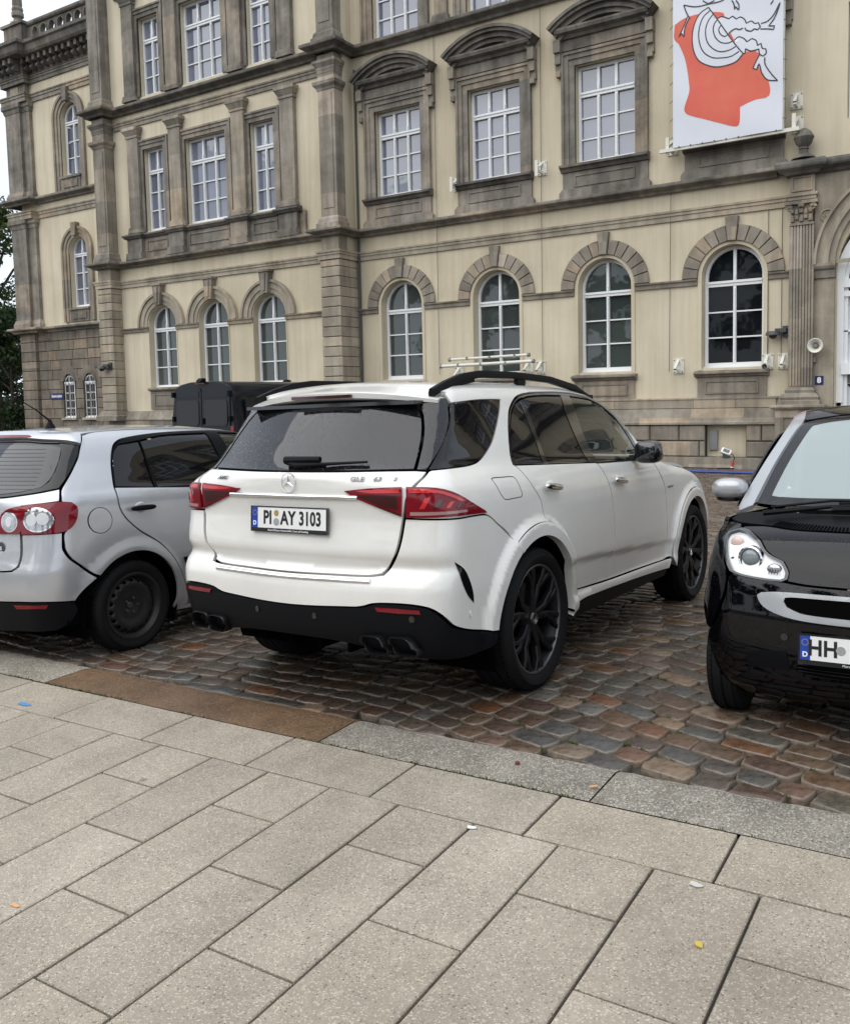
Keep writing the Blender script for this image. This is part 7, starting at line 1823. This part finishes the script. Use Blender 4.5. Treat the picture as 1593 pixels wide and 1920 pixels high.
arm3 = [(1.391, 2.131), (1.482, 2.186), (1.588, 2.132), (1.664, 2.04), (1.768, 2.091), (1.857, 2.026), (1.888, 1.915), (1.962, 1.943), (1.992, 1.832), (2.066, 1.801), (2.072, 1.71), (2.008, 1.658), (1.934, 1.725), (1.918, 1.833), (1.829, 1.823), (1.74, 1.828), (1.634, 1.896), (1.626, 1.808), (1.584, 1.793)]
tail = [(.344, 2.91), (.28, 2.755), (.216, 2.63), (.135, 2.493), (.2, 2.556), (.255, 2.466), (.28, 2.662), (.376, 2.872)]
hoof = [(1.934, 1.71), (1.861, 1.577), (1.796, 1.446), (1.868, 1.395), (1.92, 1.519), (1.951, 1.438), (1.981, 1.312), (2.1, 1.137), (2.32, 1.069), (2.187, 1.239), (2.053, 1.476), (2.043, 1.627)]
sheet_poly('white_shape', disc, 'sheet', .006); sheet_poly('white_shape', tail, 'sheet', .006, .04); sheet_poly('white_shape', hoof, 'sheet', .006, .04)
sheet_poly('white_shape', arm3 + [(1.438, 2.0)], 'sheet', .006); sheet_poly('white_shape', arm1 + arm2 + [(1.223, 2.336)], 'sheet', .006)
lines = [disc, [(.849, 2.926), (.693, 2.811), (.605, 2.586), (.6, 2.31), (.695, 2.042), (.884, 1.878), (1.071, 1.822), (1.317, 1.799), (1.499, 1.866)],
    [(.912, 2.82), (.803, 2.693), (.747, 2.523), (.773, 2.271), (.883, 2.093), (1.07, 1.96), (1.286, 1.943), (1.423, 1.988)], [(1.021, 2.687), (.944, 2.599), (.919, 2.467), (.976, 2.286), (1.1, 2.151), (1.254, 2.102), (1.361, 2.123)],
    [(1.099, 2.532), (1.043, 2.454), (1.084, 2.338), (1.177, 2.265), (1.253, 2.284)], [(.802, 3.005), (1.005, 2.691), (1.223, 2.336), (1.438, 2.0), (1.584, 1.802)], arm1, arm2, arm3, tail, hoof,
    [(.247, 3.181), (.503, 3.087), (.818, 3.071), (1.127, 3.07), (1.3, 3.2)], [(.247, 3.181), (.312, 2.995), (.392, 2.837)], [(1.944, 2.259), (2.092, 2.225), (2.223, 2.18), (2.243, 2.255), (2.12, 2.278), (2.236, 2.413), (2.321, 2.598), (2.357, 2.721)],
    [(1.958, 2.375), (2.09, 2.388), (2.221, 2.49), (2.349, 2.708)], [(1.326, 3.021), (1.372, 2.935), (1.388, 2.81), (1.409, 2.865), (1.479, 2.773), (1.478, 2.893), (1.417, 2.998)], [(.676, 3.183), (.802, 3.09), (.942, 3.117)], [(2.16, 2.725), (2.218, 2.799)]]
for ln in lines:
    P = curve_pts(ln, .03, False, 60); P3 = np.array([(u, wv(u, v) - .009, v) for u, v in P]); d = np.gradient(P3, axis=0); nn = np.stack([-d[:, 2], d[:, 1] * 0, d[:, 0]], 1); nn /= np.maximum(np.linalg.norm(nn, axis=1, keepdims=True), 1e-9); a, c = P3 + nn * .0125, P3 - nn * .0125; n = len(a)
    mesh_obj('drawn_line', np.concatenate([a, c]), [(i, i + 1, n + i + 1, n + i) for i in range(n - 1)], M['lineprint'], bn)
b = MB(); b.box(-.34, bw + .34, .03, .11, -.06, .02); b.box(-.02, .05, .03, .11, .02, bh); b.box(bw - .05, bw + .02, .03, .11, .02, bh); b.build('banner_frame', M['frame'], bn)
for i in range(9):
    b = MB(); b.box(.12 + i * .27, .15 + i * .27, -.004, .0, -.01, .02); b.build('eyelet', M['dgrey'], bn)
for i in range(12):
    for x in (-.005, bw + .005):
        b = MB(); b.tube([(x, -.005, .25 + i * .42), (x + (-.09 if x < 0 else .07), .05, .23 + i * .42 - (.03 if x < 0 else 0))], .006, 5); b.build('lacing', M['dgrey'], bn)
def bracket(x, z, lab, arm=.32, side=0, y=YW):
    o = empty('wall_bracket', (x, y, z)); tag(o, lab, 'bracket', 'cream steel brackets on the museum wall')
    b = MB(); b.box(-.13, .13, -.03, 0, -.18, .18)
    b.build('base_plate', M['frame'], o)
    for sx in (-1, 1):
        for sz in (-1, 1):
            b = MB(); b.lathe([(.016, 0), (.016, -.02), (0, -.024)], 6, 'y', (sx * .1, -.03, sz * .145), False); b.build('bolt', M['lgrey'], o)
    b = MB(); b.prism([(-.03, -.14), (.03, -.14), (.03, -.08), (-.03, -.08)], -arm, -.03); b.build('arm', M['frame'], o)
    b = MB(); v = [(-.03, -.03, .10), (.03, -.03, .10), (.03, -.03, .16), (-.03, -.03, .16), (-.03, -arm, -.11), (.03, -arm, -.11), (.03, -arm, -.05), (-.03, -arm, -.05)]
    b.add(v, [(0, 1, 5, 4), (1, 2, 6, 5), (2, 3, 7, 6), (3, 0, 4, 7), (4, 5, 6, 7)]); b.build('strut', M['frame'], o)
    if side: b = MB(); b.box(-.04, .04, -arm - .04, -arm, -.26, .14); b.build('end_plate', M['frame'], o)
    return o
bracket(-12.72, 7.62, 'cream bracket on wall left of the second upper window sill', .35, 1); bracket(-10.16, 7.66, 'cream bracket on wall right of the second upper window sill', .35, 1)
bracket(-12.78, 2.42, 'cream bracket under the left end of the two long rails'); bracket(-10.62, 2.50, 'cream bracket under the right end of the two rails beside the window'); bracket(-10.26, 2.48, 'cream bracket just right of the two long rails')
bracket(-6.58, 2.38, 'cream bracket alone on wall left of the dark arched window'); bracket(-4.50, 2.40, 'cream bracket at lower right corner of the dark arched window'); bracket(-4.14, 2.40, 'cream bracket beside the fluted pilaster')
bracket(-6.72, 7.62, 'cream bracket at the lower left corner of the banner', .42, 1); bracket(-3.9, 7.66, 'cream bracket at the lower right corner of the banner', .42, 1); bracket(-3.92, 8.18, 'cream bracket on wall above the urn', .3)
for y, z, xa, xb, lab in ((21.42, 2.78, -12.75, -10.35, 'thin upper cream rail before the second arched window'), (21.28, 2.60, -12.95, -10.15, 'thick lower cream rail before the second arched window')):
    o = empty('banner_rail', (xa, y, z)); tag(o, lab, 'rail', 'long rails before an arched window')
    b = MB(); b.tube([(0, 0, 0), (xb - xa, 0, .03)], .045 if z < 2.7 else .035, 10); b.build('tube', M['frame'], o)
    for x in (0, xb - xa): b = MB(); b.tube([(x - .03, 0, .03 * x / 2.7), (x + .03, 0, .03 * x / 2.7)], .058, 10); b.build('end_cap', M['lgrey'], o)
    for x in (.55, 1.25, 2.0): b = MB(); b.box(x - .025, x + .025, -.05, .05, -.035, .055); b.build('clamp', M['lgrey'], o)
# loudspeaker
o = empty('loudspeaker', (-3.42, 21.9, 2.70)); tag(o, 'round white horn loudspeaker on the pier beside the portal', 'loudspeaker')
b = MB(); b.lathe([(.155, -.30), (.165, -.29), (.15, -.27), (.10, -.20), (.05, -.10), (.045, -.02)], 24, 'y', (0, 0, 0), False); b.lathe([(.155, -.30), (.145, -.295), (.09, -.22), (.035, -.12), (0, -.12)], 24, 'y', (0, 0, 0), False); b.build('horn', M['frame'], o, smooth=True)
b = MB(); b.lathe([(.0, -.27), (.028, -.265), (.04, -.22), (.06, -.16), (0, -.16)], 16, 'y', (0, 0, 0), False); b.build('driver', M['lgrey'], o, smooth=True)
b = MB(); b.box(-.12, -.02, -.08, 0, -.36, -.24); b.build('wall_box', M['sand'], o)
# cameras
def dome_camera(x, y, z, lab, s=1):
    o = empty('security_camera', (x, y, z)); tag(o, lab, 'camera', 'dark cameras on the museum'); b = MB(); b.box(.0, .14 * s, -.06, .0, -.07, .18); b.build('wall_plate', M['dgrey'], o)
    b = MB(); b.box(-.14 * s, .10 * s, -.20, -.05, .03, .12); b.build('arm', M['dgrey'], o); b = MB(); b.lathe([(0, .07), (.13, .06), (.16, .0), (.165, -.03), (.12, -.03)], 16, 'z', (-.18 * s, -.2, 0)); b.build('hood', M['dgrey'], o, smooth=True)
    b = MB(); b.lathe([(.095, -.03), (.085, -.08), (.05, -.115), (0, -.125)], 16, 'z', (-.18 * s, -.2, 0), False); b.build('dome', M['gloss'], o, smooth=True)
dome_camera(-4.17, 22.0, 3.02, 'dark grey wall camera left of the fluted pilaster'); dome_camera(-26.62, 21.09, 3.08, 'dark camera on an arm at the banded corner pilaster beside the tower')
o = empty('bullet_camera', (-4.48, 21.7, 2.28)); tag(o, 'small cream camera at the lower right corner of dark arched window', 'camera'); b = MB(); b.lathe([(.06, -.16), (.06, .02), (.045, .04), (0, .04)], 14, 'y', (0, 0, 0), False); b.build('housing', M['frame'], o, smooth=True); b = MB(); b.lathe([(.045, -.155), (0, -.15)], 14, 'y', (0, 0, 0), False); b.build('lens', M['gloss'], o); b = MB(); b.box(-.04, .04, -.02, .12, .05, .1); b.build('mount', M['frame'], o)
# signs
o = empty('house_number', (-3.37, 21.9, 1.93)); tag(o, 'small dark blue house number plate on the pier beside the portal', 'sign'); b = MB(); b.box(-.09, .09, -.012, 0, -.10, .10); b.build('plate', M['blue'], o); letters('8', .17, M['bluewhite'], o, frame_mat((0, -.014, 0), (1, 0, 0), (0, 0, 1)), bold=.006)
o = empty('street_sign', (-31.63, 22.46, 2.17)); tag(o, 'blue street name sign with white letters on tower ashlar', 'sign'); b = MB(); b.box(-.40, .40, -.02, 0, -.115, .115); b.build('plate', M['blue'], o); letters('Steintorplatz', .15, M['bluewhite'], o, frame_mat((0, -.022, 0), (1, 0, 0), (0, 0, 1)), bold=.004, sx=.85)
# cabinet, lamp, plug and lines on the ground
o = at(rbox('wall_cabinet', -.10, .10, -.12, .0, -.24, .24, .01, M['lgrey']), -5.72, 22.05, .57); tag(o, 'narrow grey metal cabinet standing in the plinth niche', 'cabinet')
o = empty('flood_lamp', (-5.36, 21.72, .30)); tag(o, 'white portable lamp box tilted on the base course', 'lamp'); q = rbox('housing', -.12, .12, -.05, .05, -.07, .07, .02, M['plate'], o); q.rotation_euler = (R(-35), R(20), 0); b = MB(); b.box(-.075, .075, -.056, -.049, -.04, .045); q2 = b.build('glass', M['gloss'], o); q2.rotation_euler = (R(-35), R(20), 0); b = MB(); b.box(-.08, .08, -.04, .06, -.135, -.06); b.build('foot', M['dgrey'], o)
M['redplug'] = mat('red plug', (.5, .03, .04), .4)
o = empty('power_cable', (-5.2, 21.5, -.08)); tag(o, 'black cable with red plug lying at the foot of the museum', 'cable'); b = MB(); b.tube([(-.10, .22, .34), (0, .16, .33), (.07, .06, .24), (.05, -.01, .17)], .010, 6); b.build('lead', M['rubber'], o); b = MB(); b.tube([(.05, -.01, .17), (.03, -.03, .05)], [.035, .03], 10); b.build('plug', M['redplug'], o); b = MB(); b.tube([(.03, -.03, .05), (.025, -.035, 0)], .028, 10); b.build('socket', M['plate'], o)
b = MB(); b.tube([(.02, -.04, .012), (-.1, -.10, .012), (-.5, -.12, .012), (-1.2, -.05, .012), (-2.2, -.02, .012)], .011, 6); b.tube([(-.28, -.16, .015), (.1, -.12, .015)], .016, 6); b.build('trailing_lead', M['rubber'], o)
M['hose'] = mat('blue hose', (.02, .06, .30), .4)
b = MB(); b.tube([(x, 20.05 + .10 * math.sin(x * .8) - .02 * (x + 6), float(street_z(np.float64(x), np.float64(20.0))) + .03) for x in np.arange(-9.5, 1.5, .3)], .025, 8); tag(b.build('water_hose', M['hose'], smooth=True), 'blue hose lying on the cobbles before the museum plinth', 'hose')
for i, (xa, za, xb, zb, lab) in enumerate(((-6.76, 6.55, -6.80, 2.25, 'thin dark wire down the wall left of the dark arched window'), (-13.40, 11.9, -13.42, 2.4, 'thin dark wire down the wall between first and second bay'), (-10.17, 11.9, -10.2, 2.4, 'thin dark wire down the wall between second and third bay'), (-4.5, 5.85, -4.5, 2.5, 'thin dark wire left of the wall camera'), (-4.2, 5.85, -4.2, 2.5, 'thin dark wire close beside the fluted pilaster'))):
    b = MB(); b.tube([(0, 0, 0), (xb - xa, 0, zb - za)], .007, 5); o = b.build('wall_wire', M['dgrey']); at(o, xa, 21.955 if i < 3 else 21.97, za); tag(o, lab, 'wire', 'thin wires down the museum wall')
# ---- litter on the pavement
def blot(name, x, y, pts, m, lab, cat, lift=.003):
    b = MB(); v = [(px, py, lift) for px, py in pts]; n = len(v); b.add(v + [(p[0], p[1], .0005) for p in v], [tuple(range(n))] + [(i, n + i, n + (i + 1) % n, (i + 1) % n) for i in range(n)]); o = b.build(name, m); at(o, x, y, float(pave_z(x, y)) + .001); return tag(o, lab, cat)
M['bluespray'] = mat('blue marking spray', (.07, .24, .46), .7); M['leafy'] = mat('yellow leaf', (.50, .38, .06), .6); M['dropping'] = mat('white dropping', (.7, .7, .66), .8); M['scrap'] = mat('orange paper', (.62, .33, .16), .7); M['chew'] = mat('grey gum', (.5, .49, .44), .8)
blob = lambda rx, ry, s: [(rx * (1 + .2 * math.sin(3 * t + s)) * math.cos(t), ry * (1 + .25 * math.sin(2 * t + s * 2)) * math.sin(t)) for t in np.linspace(0, 2 * math.pi, 14, endpoint=False)]
blot('paint_mark', -4.60, 2.946, blob(.05, .022, 1), M['bluespray'], 'light blue paint mark on slab near left edge', 'paint mark')
o = blot('fallen_leaf', -.697, 2.533, blob(.016, .010, 2), M['leafy'], 'small yellow leaf on the large slab at right', 'leaf', .004); o.rotation_euler = (0, 0, R(-40))
blot('bird_dropping', -1.639, 2.844, blob(.018, .013, .4), M['dropping'], 'white bird dropping at a slab corner in the middle', 'dropping'); blot('chewing_gum', -.794, 2.843, blob(.022, .014, 1.5), M['chew'], 'pale chewing gum beside the long joint at right', 'gum')
blot('paper_scrap', -2.747, 1.683, blob(.020, .009, .9), M['scrap'], 'pale orange paper scrap in a joint at left edge', 'scrap')
b = MB(); b.tube([(-.012, -.012, .006), (.004, .004, .006)], .005, 8); b.tube([(.004, .004, .006), (.012, .012, .006)], .0048, 8); o = b.build('cigarette_end', M['scrap']); at(o, -1.355, 3.36, float(pave_z(-1.36, 3.36)) + .002); tag(o, 'orange cigarette end in the joint between two kerb stones', 'cigarette end')
b = MB(); b.lathe([(0, .001), (.012, .004), (.01, .012), (0, .014)], 9, 'z'); o = b.build('berry', mat('dark red berry', (.12, .02, .02), .5)); at(o, -1.737, 3.432, float(pave_z(-1.737, 3.432))); tag(o, 'dark red berry lying on the grey kerb stone', 'berry')
b = MB()
for k in range(14):
    a = R(26 * k); r = .05 + .05 * rng.random(); c, s = math.cos(a), math.sin(a); b.add([(0, 0, 0), (c * r * .6 - s * .02, s * r * .2 - .02, .05 + .05 * rng.random()), (c * r * 1.4, s * r * .4 - .03, .06 + .08 * rng.random()), (c * r * .6 + s * .02, s * r * .2 - .02, .05)], [(0, 1, 2, 3)])
o = b.build('weed', M['moss']); at(o, -6.75, 21.66, -.08); tag(o, 'small green weed growing at the foot of the base course', 'weed')
# ---------------------------------------------------------------- trees and lawn
def leaf_mat(name, dark, mid, light):
    m, t, b, N, L = node_mat(name); at = N('Attribute', attribute_name='shade')
    r = ramp(N, [(0, dark), (.5, mid), (1, light)]); L(at.outputs['Fac'], r.inputs[0]); L(r.outputs[0], b.inputs['Base Color']); b.inputs['Roughness'].default_value = .6; b.inputs['Specular IOR Level'].default_value = .25
    tr = N('BsdfTranslucent'); L(r.outputs[0], tr.inputs[0]); mx = N('MixShader'); mx.inputs[0].default_value = .25; L(b.outputs[0], mx.inputs[1]); L(tr.outputs[0], mx.inputs[2]); L(mx.outputs[0], t.nodes['Material Output'].inputs[0]); return m
M['leaf'] = leaf_mat('summer leaves', (.022, .040, .012), (.045, .072, .020), (.09, .115, .035)); M['leafdark'] = leaf_mat('dark green leaves', (.010, .020, .008), (.022, .040, .014), (.045, .065, .022))  # leafdark is the same leaf ramp in darker greens
def tree(name, x, y, z, h, spread, nclump, nleaf, size, m, label, group, low=.25, cat='tree'):
    o = empty(name, (x, y, z)); tag(o, label, cat, group); tb = MB(); th = h * low * 1.4
    tb.tube([(0, 0, -.3), (.1, 0, th * .4), (0, .1, th), (.1, .1, h * .75)], [h * .028, h * .023, h * .018, h * .006], 9)
    cl = []
    for k in range(nclump):
        a = rng.random() * 6.283; q = rng.random()**.6; zz = h * (low + (1 - low) * rng.random()**.85); env = math.sin(math.pi * min(1, max(.08, (zz / h - low * .8) / (1.02 - low * .8)))**.8)
        c = np.array((spread * env * q * math.cos(a), spread * env * q * math.sin(a), zz)); cl.append((c, spread * rng.uniform(.14, .30)))
        if k % 3 == 0: tb.tube([(0, 0, min(zz * .7, h * .6)), tuple(c * (.5, .5, .9)), tuple(c)], [h * .008, h * .005, h * .002], 5)
    tb.build('trunk', M['bark'], o)
    ci = nrs.randint(0, nclump, nleaf); C_ = np.array([c for c, r in cl])[ci]; Rr_ = np.array([r for c, r in cl])[ci]
    d = nrs.normal(size=(nleaf, 3)); d /= np.linalg.norm(d, axis=1, keepdims=True); d[:, 2] *= .7; P = C_ + d * (Rr_ * nrs.random_sample(nleaf)**.45)[:, None]
    u = nrs.normal(size=(nleaf, 3)); u /= np.linalg.norm(u, axis=1, keepdims=True); w = nrs.normal(size=(nleaf, 3)); w -= (w * u).sum(1, keepdims=True) * u; w /= np.linalg.norm(w, axis=1, keepdims=True)
    s = (size * nrs.uniform(.6, 1.3, nleaf))[:, None]; V = np.stack([P - u * s, P + w * s * .45, P + u * s, P - w * s * .45], 1).reshape(-1, 3)
    me = bpy.data.meshes.new('crown'); me.vertices.add(4 * nleaf); me.vertices.foreach_set('co', V.ravel()); me.loops.add(4 * nleaf); me.loops.foreach_set('vertex_index', np.arange(4 * nleaf)); me.polygons.add(nleaf); me.polygons.foreach_set('loop_start', np.arange(nleaf) * 4); me.update(); me.validate()
    add_attr(me, 'shade', np.repeat(np.clip(nrs.normal(.45, .22, nleaf) + .15 * np.array([rng.uniform(-1, 1) for _ in range(nclump)])[ci], 0, 1), 4)); link('crown', me, m, o); return o
G1 = 'trees beyond the tower'
tree('leafy_tree', -64.5, 40.5, -.5, 17.5, 6.5, 60, 16000, .20, M['leaf'], 'tall loose green tree standing beyond the left tower', G1, .30)
tree('leafy_tree', -60.0, 38.8, -.5, 9.0, 4.6, 40, 12000, .18, M['leafdark'], 'lower dark green tree close beside the tower', G1, .12)
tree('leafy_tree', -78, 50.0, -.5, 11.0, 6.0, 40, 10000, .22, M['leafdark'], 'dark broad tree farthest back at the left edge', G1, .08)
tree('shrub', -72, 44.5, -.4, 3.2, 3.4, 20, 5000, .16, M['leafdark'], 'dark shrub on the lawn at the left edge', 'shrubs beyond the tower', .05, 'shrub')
lawn = MB(); lawn.add([(-120, 36, -.07), (-44, 36, -.07), (-44, 90, .1), (-120, 90, .1)], [(0, 1, 2, 3)]); tag(lawn.build('lawn', M['grass']), kind='structure')
b = empty('garden_fence', (-66, 42.2, -.05)); tag(b, 'low dark fence before the shrubs beyond the tower', 'fence')
for k in range(11): q = MB(); q.box(-4 + k * .8, -3.95 + k * .8, -.03, .03, 0, 1.1); q.build('post', M['dgrey'], b)
for z in (.35, .7, 1.05): q = MB(); q.box(-4, 4.05, -.02, .02, z - .025, z + .025); q.build('rail', M['dgrey'], b)
# trees across the road behind the camera: they show only as reflections in glass and paint
for i, (x, y, h, s) in enumerate(((-24, -25, 15, 6.5), (-13, -29, 17, 7.0), (-2, -27, 16, 6.5), (10, -30, 17, 7), (21, -26, 15, 6.5), (-36, -22, 16, 7))):
    tree('street_tree', x, y, -.3, h, s, 40, 5000, .42, M['leaf'], ('first', 'second', 'third', 'fourth', 'fifth', 'sixth')[sorted((-24, -13, -2, 10, 21, -36)).index(x)] + ' green street tree from the left across the road behind the viewer', 'street trees behind the viewer', .28)
